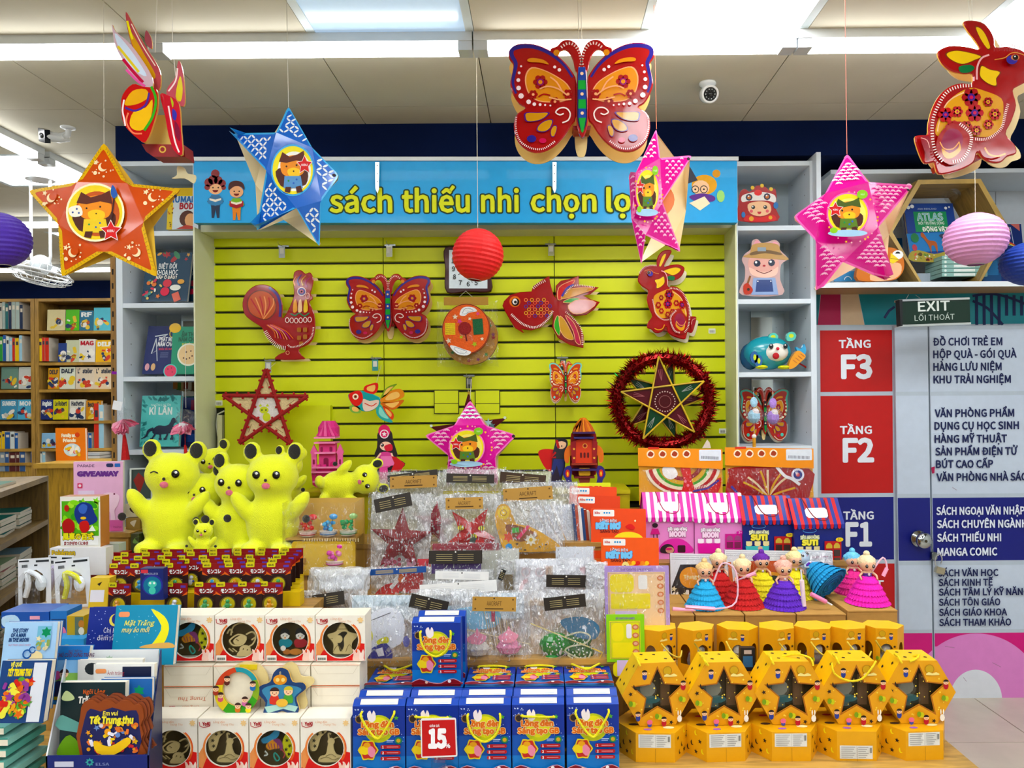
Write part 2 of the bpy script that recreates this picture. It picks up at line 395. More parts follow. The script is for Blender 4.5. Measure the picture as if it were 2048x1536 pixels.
# ceiling tiles: thin boards with open joints, luminous panels where the photograph shows them
def tilespot(i, j): return GX+G*i, GY+G*j
LIT = {(2,0),(4,0),(-4,3)}; DIMP = {(0,0)}
for i in range(-7,2): LIT |= {(i, j) for j in (6,8) if i in (-5,-7) and (i, j) != (-7,8)}
tb = B(); tb.bx(.002, G-.002,.002, G-.002,0,.012,'cfcab8','ceil'); tile0 = None
for j in range(-1,10):
    for i in range(-10,6):
        x, y = tilespot(i, j)
        if x < -7 or x+G > 3.4 or (y > 3.4 and x > -2.0) or y+G > 8.3 or (y > 3.9 and x > -2.4) or (y < 3.9 and x < -3.6): continue
        if (i, j) in LIT or (i, j) in DIMP:
            q = B().bx(.03, G-.03,.03, G-.03,.004,.012, *(('e8eef5','lamp') if (i, j) in LIT else ('9fb8cc','dim')))
            t = thing('ceiling_panel_light', {(2,0): 'bright square ceiling light panel above the butterfly lantern',(4,0): 'bright square ceiling panel above the hanging rabbit lantern',
                (0,0): 'dim pale blue square ceiling panel between beige tiles'}.get((i, j),'bright ceiling panel deep in the shop, row %s, column %s' % (['','','','one','','two','two','','three'][j],['zero','one','two','three','four','five','six','seven','eight','nine','ten'][abs(i)])),'ceiling light',(x, y, CZ))
            q.mk('diffuser', t)
            f = B();
            for a in ((0, G,0,.03),(0, G, G-.03, G),(0,.03,.03, G-.03),(G-.03, G,.03, G-.03)): f.bx(*a,0,.014,'d3dfe2','paint')
            f.mk('frame', t)
        else:
            if tile0 is None: tile0 = tb.mk('ceiling_tile', ceil_,(x, y, CZ))
            else: q = tile0.copy(); C.objects.link(q); q.location = (x, y, CZ)
for k in range(5):       # rows of panel lights behind the camera
    for i in (-7,-4,-1,2,5):
        x, y = tilespot(i,-2-2*k)
        if y < -3.9 or x+G > 3.4: continue
        t = thing('ceiling_panel_light','aisle ceiling light panel, %s row behind the tube lights, %s column from the west' % (['first','second','third','fourth','fifth'][k], {-7: 'first',-4: 'second',-1: 'third',2: 'fourth',5: 'fifth'}[i]),'ceiling light',(x, y, CZ))
        B().bx(.03, G-.03,.03, G-.03,.0,.01,'e8eef5','lamp').mk('diffuser', t)
# tube light battens
def tube_light(a, b, label):
    a, b = Vector(a), Vector(b); d = (b-a).normalized(); L_ = (b-a).length; rz = atan2(d.y, d.x)
    t = thing('tube_light', label,'tube light', a,(0,0, rz))
    B().bx(.05, L_-.05,-.028,.028,-.03,0,'ffffff','tube').mk('diffuser', t)
    for x0, x1 in ((0,.05),(L_-.05, L_)): B().bx(x0, x1,-.031,.031,-.033,.004,'c9cdd0','plastic').mk('end_cap', t)
    B().bx(0, L_,-.034,.034,0,.032,'d6dadb','paint').mk('housing', t)
TY = 2.70; tz = CZ-.032
def tx_(px): return (px-VX)*TY/F
tube_light((tx_(-330), TY, tz),(tx_(290), TY, tz),'tube light running off behind the angled fish lantern')
tube_light((tx_(312), TY, tz),(tx_(951), TY, tz),'tube light above the blue star lantern')
tube_light((tx_(954), TY, tz),(tx_(1593), TY, tz),'tube light behind the big butterfly lantern')
tube_light((tx_(1597), TY, tz),(tx_(2230), TY, tz),'tube light behind the hanging rabbit lantern')
tube_light((-2.585,2.75, tz),(-2.585,3.86, tz),'tube light running into the shop beside the wall camera')
tube_light((-2.585,3.9, tz),(-2.585,5.05, tz),'second tube light running into the shop above the orange star')
for k in range(4): tube_light((-6.9+1.2*k,7.1, tz),(-5.72+1.2*k,7.1, tz),'tube light in front of the far bookcases, %s from the west wall' % ['first','second','third','fourth'][k])
for k in range(3): tube_light((-6.4+1.25*k,5.3, tz),(-5.2+1.25*k,5.3, tz),'tube light crossing the middle of the back room, %s of three' % ['first','second','third'][k])
# bulkhead band
NAVY = '07193f'
S = P(735,318,3.55).z
tr1 = slab('trim_1', P(231,300,3.55).x,3.4,3.55,3.98, S, CZ+.015, NAVY,'flat')
slab('trim_2',-7,-2.0,8.0,8.4, P(100,597,8.0).z, CZ+.015, NAVY,'flat')
# ---- floor tiles at the right
ft = B().bx(.0025,.5975,.0025,.5975,-.008,0,'c9bfae','tile').mk('floor_tile', floor,(2.12-1.8,3.23-1.8,0))
for i in range(-2,3):
    for j in range(-3,2):
        if (i, j) != (0,0): q = ft.copy(); C.objects.link(q); q.location = (2.12-.6+.6*i,3.23+.6*j,0)
ft.location = (2.12-.6,3.23,0)

# ================= yellow slat wall in its recess
YL = 'd6de00'; YB = 3.72
sx0, sx1 = P(428,600, YB).x, P(1452,600, YB).x; k = YB/F
wall = slab('wall_slatted', sx0-.02, sx1+.02, YB, YB+.1,0, P(900,455, YB).z+.05,'1d1f06','matte')
cols_x = [sx0, P(768,600, YB).x, P(1109,600, YB).x, sx1]
zt = P(940,459, YB).z; pitch = 32.1*k; s0 = None
for c_ in range(3):
    wd = cols_x[c_+1]-cols_x[c_]
    proto = None
    for r in range(18):
        z1 = zt-pitch*r+ (pitch-.0088)
        if r >= 12 and c_ == 0: xs = P(662,800, YB).x
        else: xs = cols_x[c_]
        w2 = cols_x[c_+1]-xs; h = pitch-.0088
        if proto is None or (r == 12 and c_ == 0):
            b = B(); cc = .003
            b.add([(0,0,0),(w2-.004,0,0),(w2-.004,0, h),(0,0, h),(0,-.012, cc),(w2-.004,-.012, cc),(w2-.004,-.012, h-cc),(0,-.012, h-cc)],
                  [(4,5,6,7),(0,1,5,4),(2,3,7,6),(0,4,7,3),(1,2,6,5)], YL,'paint')
            proto = b.mk('slat', wall,(xs+.002, YB, z1-h))
        else: q = proto.copy(); C.objects.link(q); q.location = (xs+.002, YB, z1-h)
# smooth yellow cupboard front low at the left, outlet covers, cable
x0, x1 = P(450,800,3.68).x, P(661,800,3.68).x
B().bx(x0, x1,3.675,3.72,.3, P(500,812,3.675).z, YL,'paint').mk('yellow_panel', wall)
for x, y in ((868,780),(950,780)):
    b = B(x, y,3.70); b.pr(rc(x, y, x+50, y+48),.003,'2b2c08'); b.pr(rc(x+1.5, y+1.5, x+48.5, y+46.5),.003, YL, m='paint'); b.st([(x+1, y+27),(x+49, y+27)],1.2,'2b2c08'); b.mk('outlet_cover', wall, P(x, y,3.705))
b = B(440,860,3.70); b.ptube([(449,822),(436,828),(433,850),(436,872),(442,890),(440,940),(448,975)],.004,'e4e4dc', n=6); b.pr(rc(440,830,449,905),.03,'d8d8b0'); b.mk('cable', wall, P(440,860,3.70))
for x, y in ((1424,662),(1445,862),(438,806)):
    b = B(x, y,3.70); b.pr(rr(x-7, y-5, x+7, y+5,1),.001,'e9ecdf'); b.dash([(x-5, y+1),(x+5, y+1)],7,5,.7,'444444'); b.mk('price_sticker', wall, P(x, y,3.706))

# ================= white shelf units either side
WH = 'd5dee6'
def bookcase(name, label, xa, xb, shelves, mirror, wl, wr):
    Yf, Yb = 3.55,3.86; base = Vector((P(xa,800, Yf).x, Yf,0)); t = thing(name, label,'bookcase', base)
    W = P(xb,800, Yf).x-base.x; top = P((xa+xb)/2,322, Yf).z
    for x0, x1 in ((0, wl),(W-wr, W)): B().bx(x0, x1,0, Yb-Yf,0, top, WH,'paint').mk('side_panel', t)
    zs = [P((xa+xb)/2, y, Yf).z for y in shelves]
    for i, z in enumerate(zs+[top]): B().bx(wl, W-wr,.002, Yb-Yf, z-.022, z, WH,'paint').mk('shelf', t)
    B().bx(wl, W-wr, Yb-Yf, Yb-Yf+.02,0, top,'b9c6cc','paint').mk('back_panel', t)
    for z0, z1 in mirror: B().bx(W*.42, W-wr-.03, Yb-Yf-.012, Yb-Yf, P(0, z1, Yb).z, P(0, z0, Yb).z,'c6d0d2','mirror').mk('mirror_pane', t, label='mirrored pane at the back')
    h = B()
    for z in zs:
        for yy in (.07,.25):
            for zz in (z+.06, z+.16, z+.26): h.add([(wl+.0005, yy-.003, zz-.003),(wl+.0005, yy+.003, zz-.003),(wl+.0005, yy+.003, zz+.003),(wl+.0005, yy-.003, zz+.003),(W-wr-.0005, yy-.003, zz-.003),(W-wr-.0005, yy+.003, zz-.003),(W-wr-.0005, yy+.003, zz+.003),(W-wr-.0005, yy-.003, zz+.003)],[(0,1,2,3),(4,5,6,7)],'4a4f52')
    h.mk('peg_hole', t, kind='stuff'); return t, zs
bc1, Z1 = bookcase('white_bookcase','tall white bookcase with children books beside the yellow wall',234,399,[462,606,753,900,1030,1180],[(480,600),(630,745),(765,890),(905,1020)],.03,.024)
bc2, Z2 = bookcase('white_bookcase','tall white bookcase with toy figures between yellow wall and floor guide',1469,1634,[451,598,744,892,1040,1190],[(485,590),(612,736),(757,884)],.022,.026)
# returns of the recess (cream sides)
b = B(); zz = P(900,455,3.55).z
x = P(399,800,3.55).x; slab('trim_3', x-.001, x+.006,3.5, YB,0, zz,'d9dcc0')
x = P(1470,800,3.55).x; slab('trim_4', x-.006, x+.001,3.5, YB,0, zz,'d9dcb8')
slab('trim_5', P(399,440,3.55).x, P(1470,440,3.55).x,3.56,3.82, zz-.01, S-.002,'c9ccb0')

# ================= banner sign
Ys = 3.50; o_ = (935,455)
t = thing('shop_sign','long sky blue banner sign with yellow lettering above the slat wall','sign', P(*o_, Ys))
b = B(*o_, Ys); b.A = lambda x, y: (x, y+(x-935)*.0075)
b.pr(rc(397,328,1470,450),.045,'2f9fdc', side='2a8fc8', m='card'); b.mk('board', t); yb = b.y
b = B(*o_, Ys, yb+.01); b.A = lambda x, y: (x, y+(x-935)*.0075)
b.pr(rc(395,321,1472,328.5),.02,'d9e0e4', m='paint'); b.mk('top_rail', t)
b = B(*o_, Ys, yb-.0003); b.A = lambda x, y: (x, y+(x-935)*.0075)
for s, x, w_ in (('sách',665,124),('thiếu',808,134),('nhi',964,75),('chọn',1062,130),('lọc',1211,82)):
    b.tx(s, x,428-(x-935)*.002,42,'d9df10', w_=w_, bold=.03, out='1c3a22', ow=.05)
b.mk('lettering', t)
def kid(b, cx, top, s, hair, skin, shirt, pants, boy, book):
    q = lambda x, y: (cx+x*s, top+y*s)
    b.fl([q(*a) for a in circ(0,22,15,16,13)], skin)
    if boy: b.fl(sm([q(*a) for a in ((-17,18),(-16,4),(-6,-2),(8,-1),(16,6),(17,18),(10,11),(-4,10))]), hair)
    else:
        for a in ((-14,10,9),(-5,5,10),(6,6,9),(14,12,8),(-17,20,6),(17,21,5),(0,-8,9)): b.fl([q(*p) for p in circ(a[0], a[1], a[2],12)], hair, keep=True)
        b.step(); b.fl([q(*a) for a in circ(1,23,12,14,10)], skin)
    b.dots([q(-5,21)+(1.7*s,), q(6,21)+(1.7*s,)],1,'2a1a14'); b.fl([q(*a) for a in circ(0,26,6,8,5, a0=0, a1=pi)],'7a2018')
    b.fl([q(*a) for a in ((-9,36),(9,36),(10,60),(-10,60))], shirt); b.fl([q(*a) for a in ((-9,58),(9,58),(8,84),(3,84),(0,66),(-3,84),(-8,84))], pants)
    b.st([q(-8,40), q(-15,50), q(-6,55)],5*s, shirt); b.st([q(8,40), q(15,50), q(6,55)],5*s, shirt)
    b.fl([q(*a) for a in ((-15,42),(0,47),(15,42),(15,54),(0,59),(-15,54))], book); b.fl([q(*a) for a in ((-12,43),(0,46),(12,43),(12,47),(0,51),(-12,47))],'f4ead8')
b = B(*o_, Ys, yb-.0003); kid(b,440,357,.95,'8a3b3c','f0b98c','3f6f96','22304a', False,'3f7fae'); kid(b,482,366,.9,'4a2622','edb184','7fb43a','e0873a', True,'a01c28')
b.mk('printed_children', t)
b = B(*o_, Ys, yb-.0003); b.fl(circ(1405,379,25,18,20),'e3a83c'); b.fl(circ(1429,357,8,12),'d99a34'); b.fl(circ(1398,385,17,14,15),'f3c9a2'); b.fl([(1370,335),(1378,345),(1392,370),(1368,378),(1366,350)],'3c3f4a')
for x in (1387,1404): b.st(circ(x,388,7,12),1.6,'2a2326', closed=True); b.dots([(x,388,2)],2,'2a2326')
b.fl(sm([(1375,402),(1400,396),(1424,402),(1422,412),(1390,412)]),'5b2b86'); b.fl([(1375,415),(1405,402),(1416,416),(1396,430)],'f2e6c4'); b.fl(circ(1437,402,8,10,12),'9fd47c')
b.mk('printed_girl', t)
for x in (755,1109):
    t = thing('hanging_bracket','white perforated metal strip over the sign, %s' % ('between words one and two' if x < 900 else 'beside the fourth word'),'bracket', P(x,325,3.44))
    b = B(x,325,3.44); b.pr([(x-4,325),(x+4,325),(x+3,378),(x,387),(x-4,378)],.006,'e6eaee', m='metal'); b.dots([(x,332,1.3),(x,348,1.3),(x,364,1.3)],1,'222222'); b.mk('strip', t)
# hooks on the slat wall
for x, y, c_, d in ((567,492,'aeb2b4','beneath the blue star'),(780,490,'9b9b7a','above the wall butterfly'),(1101,488,'a5a786','above the fish lantern'),(540,720,'9fa3a0','under the rooster'),
                    (752,716,'3d8f8c','above the small fish'),(938,751,'34382e','over the middle pink star'),(1125,715,'33372e','over the small butterfly')):
    t = thing('slatwall_hook','small metal hook with hanging tag on the slat wall %s' % d,'hook', P(x, y,3.70))
    b = B(x, y,3.70); b.pr(rc(x-11, y-1, x+11, y+2),.003,'8f9295', m='metal'); b.ptube([(x-3, y),(x-3, y,.05),(x-2, y-3,.06)],.0015,'c0c4c6', m='metal'); b.mk('hook_arm', t)
    b = B(x, y,3.70,-.03); b.pr(rc(x-5, y+4, x+7, y+26),.002, c_, m='plastic'); b.fl(rc(x-3, y+7, x+5, y+18),'d8d8cc' if c_ != '34382e' else '777'*2); b.mk('hook_tag', t)
# ================= floor guide wall and door at the right
YD = 3.73
xl = P(1634,900, YD).x; zdt = P(1700,588, YD).z
dw = slab('wall_guide', xl,3.38, YD, YD+.1,0, zdt+.1,'b3bfcb','card')
def vinyl(name, pts, c, label=None, texts=(), par=dw, Y=YD-.0005):
    o = pts[0]; b = B(*o, Y); b.fl(pts, c,'card'); q = b.mk(name, par, P(*o, Y), label=label)
    if texts:
        b = B(*o, Y,-.0015)
        for s, x0, x1, y, h in texts: b.tx(s, x0, y, h,'e4e9f1' if c in (RED, BLU) else '14204e', w_=x1-x0, bold=.03 if h < 30 else .045, m='paint')
        b.mk('lettering', q)
    return q
RED, BLU, PAN = 'b4000f','0a1670','c0ccdb'
vinyl('floor_panel', rc(1640,661,1784,784), RED,'red vinyl panel for floor three',(('TẦNG',1677,1741,696,15),('F3',1681,1744,756,44)))
vinyl('floor_panel', rc(1641,792,1785,987), RED,'taller red vinyl panel for floor two',(('TẦNG',1679,1743,868,15),('F2',1684,1747,923,44)))
vinyl('floor_panel', rc(1642,995,1787,1120), BLU,'navy vinyl panel for floor one',(('TẦNG',1686,1747,1039,15),('F1',1690,1743,1091,44)))
vinyl('floor_panel', rc(1643,1128,1789,1300), RED,'red vinyl panel for the ground floor',(('TRỆT',1696,1767,1178,16),))
vinyl('print_panel',[(1628,587),(1641,587),(1635,650),(1628,650)],'14707c'); vinyl('print_panel',[(1642,587),(1681,587),(1681,650),(1635,650)],'a8004e')
vinyl('print_panel',[(1682,587),(1716,587),(1728,650),(1682,650)],'d6bea0'); vinyl('print_panel',[(1717,587),(2230,587),(2230,650),(1729,650)],'1a808e')
b = B(1950,640, YD,-.002)
for i in range(10): b.fl(rc(1950+i*15,590+max(0,(i-4))**1.5,1956+i*15,650-(18 if i in (4,5,6,7) else 0)),'10204e', keep=True)
b.step(); b.st(sm([(1945,592),(1975,588),(2005,592),(2048,608),(2100,640)], closed=False),5,'10204e'); b.st(sm([(1945,602),(1975,617),(2005,650)], closed=False),5,'10204e')
b.mk('print_panel', dw, P(1950,640, YD))
# door leaves stand a little proud of the wall
for n,(x0, x1) in enumerate(((1797,1863),(1866,2240))):
    o = (x0,1398); d = B(*o, YD); d.A = lambda x, y: (x+(y-1398)*.008, y)
    d.pr(rc(x0,653, x1,1398),.02,'b3bfcb', m='card'); dr = d.mk('door_%d' % (n+1), loc=P(*o, YD-.002), kind='structure'); yy = d.y
    def dp(pts, c, nm='door_panel', **k):
        b = B(*o, YD, yy-.0004-.0003*k.get('lay',0)); b.A = d.A; b.fl(pts, c,'card'); return b.mk(nm, dr)
    for y0, y1, c in ((661,784, PAN),(792,987, PAN),(995,1120, BLU),(1129,1257, PAN),(1264,1397,'c80078')): dp(rc(x0+1, y0, x1-1, y1), c)
    cx = 1949
    def clip(r):
        p = [(cx+r*cos(a),1397-r*sin(a)) for a in [pi*i/60 for i in range(61)]]; p = [q for q in p if x0+1 <= q[0] <= x1-1]
        if not p: return None
        if p[-1][0] < x0+12 or n == 1 and r > 82: p += [(x0+1, p[-1][1]),(x0+1,1397)]
        if n == 0: p = [q for q in p]+[]; p = [(x1-1,1397)]+[(x1-1, min(q[1] for q in p))]+[q for q in p if q[1] < 1397]+[(p[-1][0],1397)]
        return p
    if n == 1:
        p = [(cx+132*cos(a),1397-132*sin(a)) for a in [pi*i/40 for i in range(41)]]; p = [q for q in p if q[0] > x0+1]
        dp(p+[(x0+1, p[-1][1]),(x0+1,1397)],'d586c4', lay=1); dp([(1947+52*cos(a),1397-60*sin(a)) for a in [pi*i/30 for i in range(31)]],'dadfe6', lay=2)
        b = B(*o, YD, yy-.002); b.A = lambda x, y: (x, y)
        for s, x0_, x1_, y, c in (('ĐỒ CHƠI TRẺ EM',1867,2005,692,0),('HỘP QUÀ - GÓI QUÀ',1867,2033,717,0),('HÀNG LƯU NIỆM',1867,2003,742,0),('KHU TRẢI NGHIỆM',1867,2021,767,0),
            ('VĂN PHÒNG PHẨM',1869,2027,834,0),('DỤNG CỤ HỌC SINH',1868,2036,859,0),('HÀNG MỸ THUẬT',1868,2012,885,0),('SẢN PHẨM ĐIỆN TỬ',1869,2033,910,0),('BÚT CAO CẤP',1870,1984,935,0),('VĂN PHÒNG NHÀ SÁCH',1871,2062,961,0),
            ('SÁCH NGOẠI VĂN NHẬP KHẨU',1870,2092,1028,1),('SÁCH CHUYÊN NGÀNH',1871,2050,1054,1),('SÁCH THIẾU NHI',1871,1998,1081,1),('MANGA COMIC',1871,1990,1109,1),
            ('SÁCH VĂN HỌC',1872,1992,1150,0),('SÁCH KINH TẾ',1873,1981,1169,0),('SÁCH TÂM LÝ KỸ NĂNG',1873,2052,1188,0),('SÁCH TÔN GIÁO',1873,1995,1208,0),('SÁCH GIÁO KHOA',1873,2008,1228,0),('SÁCH THAM KHẢO',1873,2016,1248,0)):
            b.tx(s, x0_, y,13 if y > 1120 else 14.5,'dfe6f2' if c else '101b4a', w_=x1_-x0_, bold=.034, m='paint')
        b.mk('lettering', dr)
        b = B(*o, YD, yy-.002)
        for p in ([(1886,1290),(1905,1293)],[(1980,1323),(1997,1332)],[(1922,1352),(1928,1360)],[(1903,974),(1912,980)]): b.st(p,.8,'8c6f80')
        b.mk('scuff', dr, kind='stuff')
    else:
        p = [(cx+132*cos(a),1397-132*sin(a)) for a in [pi*i/60 for i in range(61)]]; p = [q for q in p if q[0] < x1-1]
        dp([(x1-1,1397),(x1-1, p[0][1])]+p,'d586c4', lay=1)
        k0 = B(1837,1077, YD); k0.lathe([(.001,0),(.042,0),(.04,.01),(.02,.016),(.018,.03),(.034,.04),(.04,.055),(.034,.068),(.012,.073),(.001,.073)],0,0,0,'b9c1c2',24,'knob','y')
        k0.sph(0,-.074,0,.007,'3a3420', n=8); k0.mk('door_knob', dr, P(1837,1077, YD-.025)-dr.location, smooth=True)
t = thing('padlock','small open padlock hanging from hasp at the door joint','padlock', P(1876,1130,3.68))
b = B(1876,1130,3.68,.0); b.pr(rnd(tr(rc(1869,1133,1886,1146), rot=.25, cx=1877, cy=1139),2),.02,'b8b09a', m='metal'); b.mk('body', t)
b = B(1876,1130,3.68,-.01); b.ptube(sm([(1872,1136),(1868,1124),(1870,1112),(1878,1108),(1882,1116),(1880,1126)], closed=False),.003,'cfcfcc', m='metal'); b.mk('shackle', t)
b = B(1876,1130,3.68,.02); b.pr(rr(1865,1105,1876,1120,3),.015,'8b9290', m='metal'); b.mk('hasp', t)
b = B(1862,940,3.70); b.pr([(1862,935),(1869,933),(1868,946),(1864,947)],.004,'a0184a'); b.mk('tape_scrap', loc=P(1862,940,3.695), label='tiny magenta scrap of tape on the door joint', cat='tape')
# upper niche: shelf board, white back, end board
sb = B().bx(P(1637,565,3.5).x,3.38,3.5,3.98, P(1850,574,3.5).z, P(1850,563.5,3.5).z,'dfe5ea','paint', cs=['dfe5ea','dfe5ea','dfe5ea','dfe5ea','dfe5ea','a58560'])
sb.mk('wall_shelf', label='long white shelf board above the floor guide door', cat='shelf')
slab('trim_6', P(1634,500,3.5).x, P(1643,500,3.5).x,3.5,3.98, zdt, S-.001, WH)
zb = P(1850,563.5,3.5).z
for i in range(4): B().bx(1.4+i*.5,1.896+i*.5,3.955,3.975, zb+.002, S-.004,'d3dae1','card').mk('wall_panel', bpy.data.objects['wall_north'])
slab('trim_7',1.4,3.38,3.62,3.95, P(1900,346,3.62).z, P(1900,346,3.62).z+.02, WH)
# exit sign
t = thing('exit_sign','dark green hanging EXIT sign with silver rails over the door','sign', P(1870,622,3.45)); E_ = (1870,622,3.45)
b = B(*E_,.04); b.pr([(1801,601),(1942,597),(1943,648),(1801,652)],.03,'06281d', side='15171a', m='card'); b.mk('panel', t); y_ = b.y
for p in ([(1799,598),(1941,595),(1941,599),(1799,602)],[(1799,649),(1943,645),(1943,649),(1799,653)]):
    b = B(*E_,.05); b.pr(p,.045,'c9cfce', m='metal'); b.mk('rail', t)
b = B(*E_, y_-.001); b.tx('EXIT',1838,622,19,'d5ddd8', w_=64, bold=.02, rot=-.03); b.tx('LỐI THOÁT',1831,641,11,'c3d0c8', w_=80, bold=.0, rot=-.03); b.mk('lettering', t)
b = B(*E_,.02); b.pr([(1795,600),(1801,600),(1801,652),(1797,652)],.04,'1c1f22'); b.mk('end_plate', t)
for q_ in ([(1817,599),(1824,587)],[(1852,598),(1838,588)]): b = B(*E_,.03); b.ptube(q_,.001,'888888', n=4); b.mk('wire', t)
b = B(*E_,.06); b.ptube([(1801,610),(1790,618),(1781,632)],.006,'0e1c3e'); b.mk('cable', t)
# ================= lanterns
def string(t, o, Y, pts, c='cfc9b8', r=.0011):
    b = B(o[0], o[1], Y); b.ptube(pts, r, c, n=4); return b.mk('string', t)
def ceil_y(Y, x=1000): return VY-(CZ-H)*F/Y-(x-VX)*sin(TH)
def flatlantern(name, label, o, Y, outline, back_d, gap, c='9c0812', bc='e8d2a0', rim=True, th=.006, yaw=0, cat='lantern', group=None, back=None, base=None):
    """front plate of printed plastic, tan back plate behind it, red base tray between them"""
    t = thing(name, label, cat, P(*o, Y),(0,0, yaw), group)
    b = B(*o, Y,0); b.pr(outline, th, c, side='d8a45a', m='gloss', ch=.003); b.mk('front_plate', t); y = b.y
    b = B(*o, Y, gap+.003); b.pr(tr(back or outline, back_d[0], back_d[1]),.003, bc, m='card'); b.mk('back_plate', t)
    if base:
        b = B(*o, Y, gap); b.pr(base, gap-.001,'7c0a12', m='card'); b.mk('base_tray', t)
    return t, y
# --- butterflies: the shape is drawn once about (0,0), 550 units to a wing tip
def mir(p, s): return [(x*s, y) for x, y in p]
BW = sm([(40,100),(75,10),(140,-70),(225,-140),(330,-190),(430,-205),(510,-190),(553,-145),(550,-85),(520,-40),(530,30),(545,110),(520,190),(475,260),(430,290),
         (490,330),(518,400),(512,490),(470,570),(390,625),(290,625),(200,575),(130,500),(80,420),(45,360)],3)
BA = sm([(10,20),(22,-60),(10,-120),(-20,-190),(-70,-225),(-130,-222),(-175,-180),(-222,-160),(-220,-110),(-170,-105),(-150,-140),(-110,-150),(-75,-120),(-50,-60),(-35,10)],3)
def butterfly(name, label, o, Y, s, sx=1, gap=.07, bd=(0,8), yaw=0, pal=None, group=None):
    A = lambda p: [(o[0]+x*s*sx, o[1]+y*s) for x, y in p]
    red, blue, gold, light, body, dot = pal or ('a00814','2a1f7c','d98a12','f0a878','1f3f94','f5dede')
    t = thing(name, label,'lantern', P(*o, Y),(0,0, yaw), group)
    for sd in (-1,1):
        b = B(*o, Y,0); b.pr(A(mir(BW, sd)),.008, red, side='d8a45a', m='gloss', ch=.004); wing = b.mk('wing', t); y = b.y
        b = B(*o, Y, y)
        top = sm([(70,60),(130,-30),(220,-110),(330,-165),(430,-180),(520,-160),(530,-110),(500,-50),(512,20),(524,100),(500,180)],3, False)
        b.st(A(mir(top, sd)),26*s, blue, taper=lambda u: .6+.6*sin(pi*u), m='gloss')
        cell = sm([(75,190),(110,110),(190,50),(290,0),(380,-20),(425,30),(430,110),(400,190),(330,240),(220,250),(130,240)],3)
        b.fl(A(mir(cell, sd)), light, m='gloss'); b.fl(A(mir(inset(cell,.94), sd)), gold, m='gloss')
        for cx, cy, r, rot in ((315,95,55,0),(205,245,35,1),(370,190,35,0),(105,190,38,0)):
            for k in range(6): b.fl(A(mir(circ(cx+r*.62*cos(k*pi/3), cy+r*.62*sin(k*pi/3), r*.42,8), sd)), red, m='gloss', keep=True)
            b.step(); b.fl(A(mir(circ(cx, cy, r*.5,12), sd)),'8a1560' if r > 50 else red, m='gloss'); b.fl(A(mir(circ(cx, cy, r*.3,10), sd)), light if r < 50 else gold, m='gloss')
        for p in ([(110,200),(180,150),(260,130),(320,150)],[(150,170),(190,100),(240,60)],[(240,200),(290,190),(330,210)],[(80,230),(160,235),(250,215)]): b.st(A(mir(sm(p,3, False), sd)),11*s, light if p[0][0] < 160 else red, m='gloss')
        b.fl(A(mir(sm([(250,-35),(290,-70),(370,-85),(410,-75),(400,-55),(320,-50)],3), sd)), gold, m='gloss')
        for p in (sm([(245,330),(330,330),(430,330),(440,365),(420,400),(340,395),(280,370)],3), sm([(220,385),(280,390),(335,430),(345,470),(290,480),(240,450)],3), sm([(190,440),(215,430),(240,470),(235,515),(210,510)],3)):
            b.fl(A(mir(p, sd)),'4a1a70', m='gloss'); b.fl(A(mir(inset(p,.86), sd)),'c99018', m='gloss')
        b.st(A(mir(sm([(150,410),(105,390),(90,340),(120,300),(170,300),(200,330),(170,350),(140,340)],3, False), sd)),10*s,'f6e2d8', m='gloss')
        b.fl(A(mir(circ(385,530,36,12,28), sd)), blue, m='gloss'); b.fl(A(mir(circ(300,545,28,10,20), sd)),'c01050', m='gloss')
        b.dots([q+(r,) for q, r in zip(A(mir([(460,-20),(475,30),(482,85),(480,145),(462,205),(405,250),(362,268),(318,272),(280,275)], sd)),[a*s for a in (8,11,15,18,21,18,14,11,8)])],1, dot, m='gloss')
        b.dots([q+(r,) for q, r in zip(A(mir([(170,10),(205,-12),(240,280)], sd)),[a*s for a in (14,12,7)])],1, dot, m='gloss')
        b.dash(A(mir(sm([(500,360),(505,450),(470,550),(380,605),(290,605),(205,550)],4, False), sd)),34,14*s,6*s, dot, m='gloss')
        b.mk('wing_print', wing)
        b = B(*o, Y,0); b.pr(A(mir(BA,-sd) if False else mir([(-x+12, y) for x, y in BA], sd)),.008, red, side='d8a45a', m='gloss', ch=.003)
        b.dash(A(mir(sm([(12,-5),(-2,-70),(-20,-140),(-60,-190),(-110,-198),(-160,-165)],4, False),-sd)),14,22*s,9*s,'f4d2c8', m='gloss')
        b.fl(A(mir(circ(190,-128,24,10), sd)), gold, m='gloss'); b.mk('antenna', t)
        b = B(*o, Y, gap); b.pr(A([(x*1.0+bd[0], y+bd[1]+22) for x, y in mir(BW, sd)]),.004,'e2c07a' if not pal else 'f2e4c8', m='card'); b.mk('back_wing', t)
    b = B(*o, Y,-.006); bo = sm([(-38,60),(-30,10),(0,-15),(30,10),(38,60),(44,300),(40,440),(0,530),(-40,440),(-44,300)],3)
    b.pr(A(bo),.014, red, m='gloss', ch=.003); b.fl(A(inset(bo,.86)),'151d4a', m='gloss')
    for k,(y0, y1) in enumerate(((-5,95),(95,165),(165,240),(240,310),(310,380))): b.fl(A([(-27, y0),(27, y0),(29, y1),(-29, y1)]),'1b9a3c' if k % 2 else body, m='gloss')
    b.fl(A([(-27,380),(27,380),(10,480),(0,495),(-10,480)]),'1b9a3c', m='gloss'); b.dots([q for q in A([(0,45),(0,200),(0,345)])],13*s,'f0c8a0')
    b.mk('body', t)
    b = B(*o, Y, gap-.006); b.pr(A(sm([(-40,300),(40,300),(48,500),(30,600),(0,615),(-30,600),(-48,500)],3)),.004,'e6cc90', m='card'); b.mk('back_tail', t)
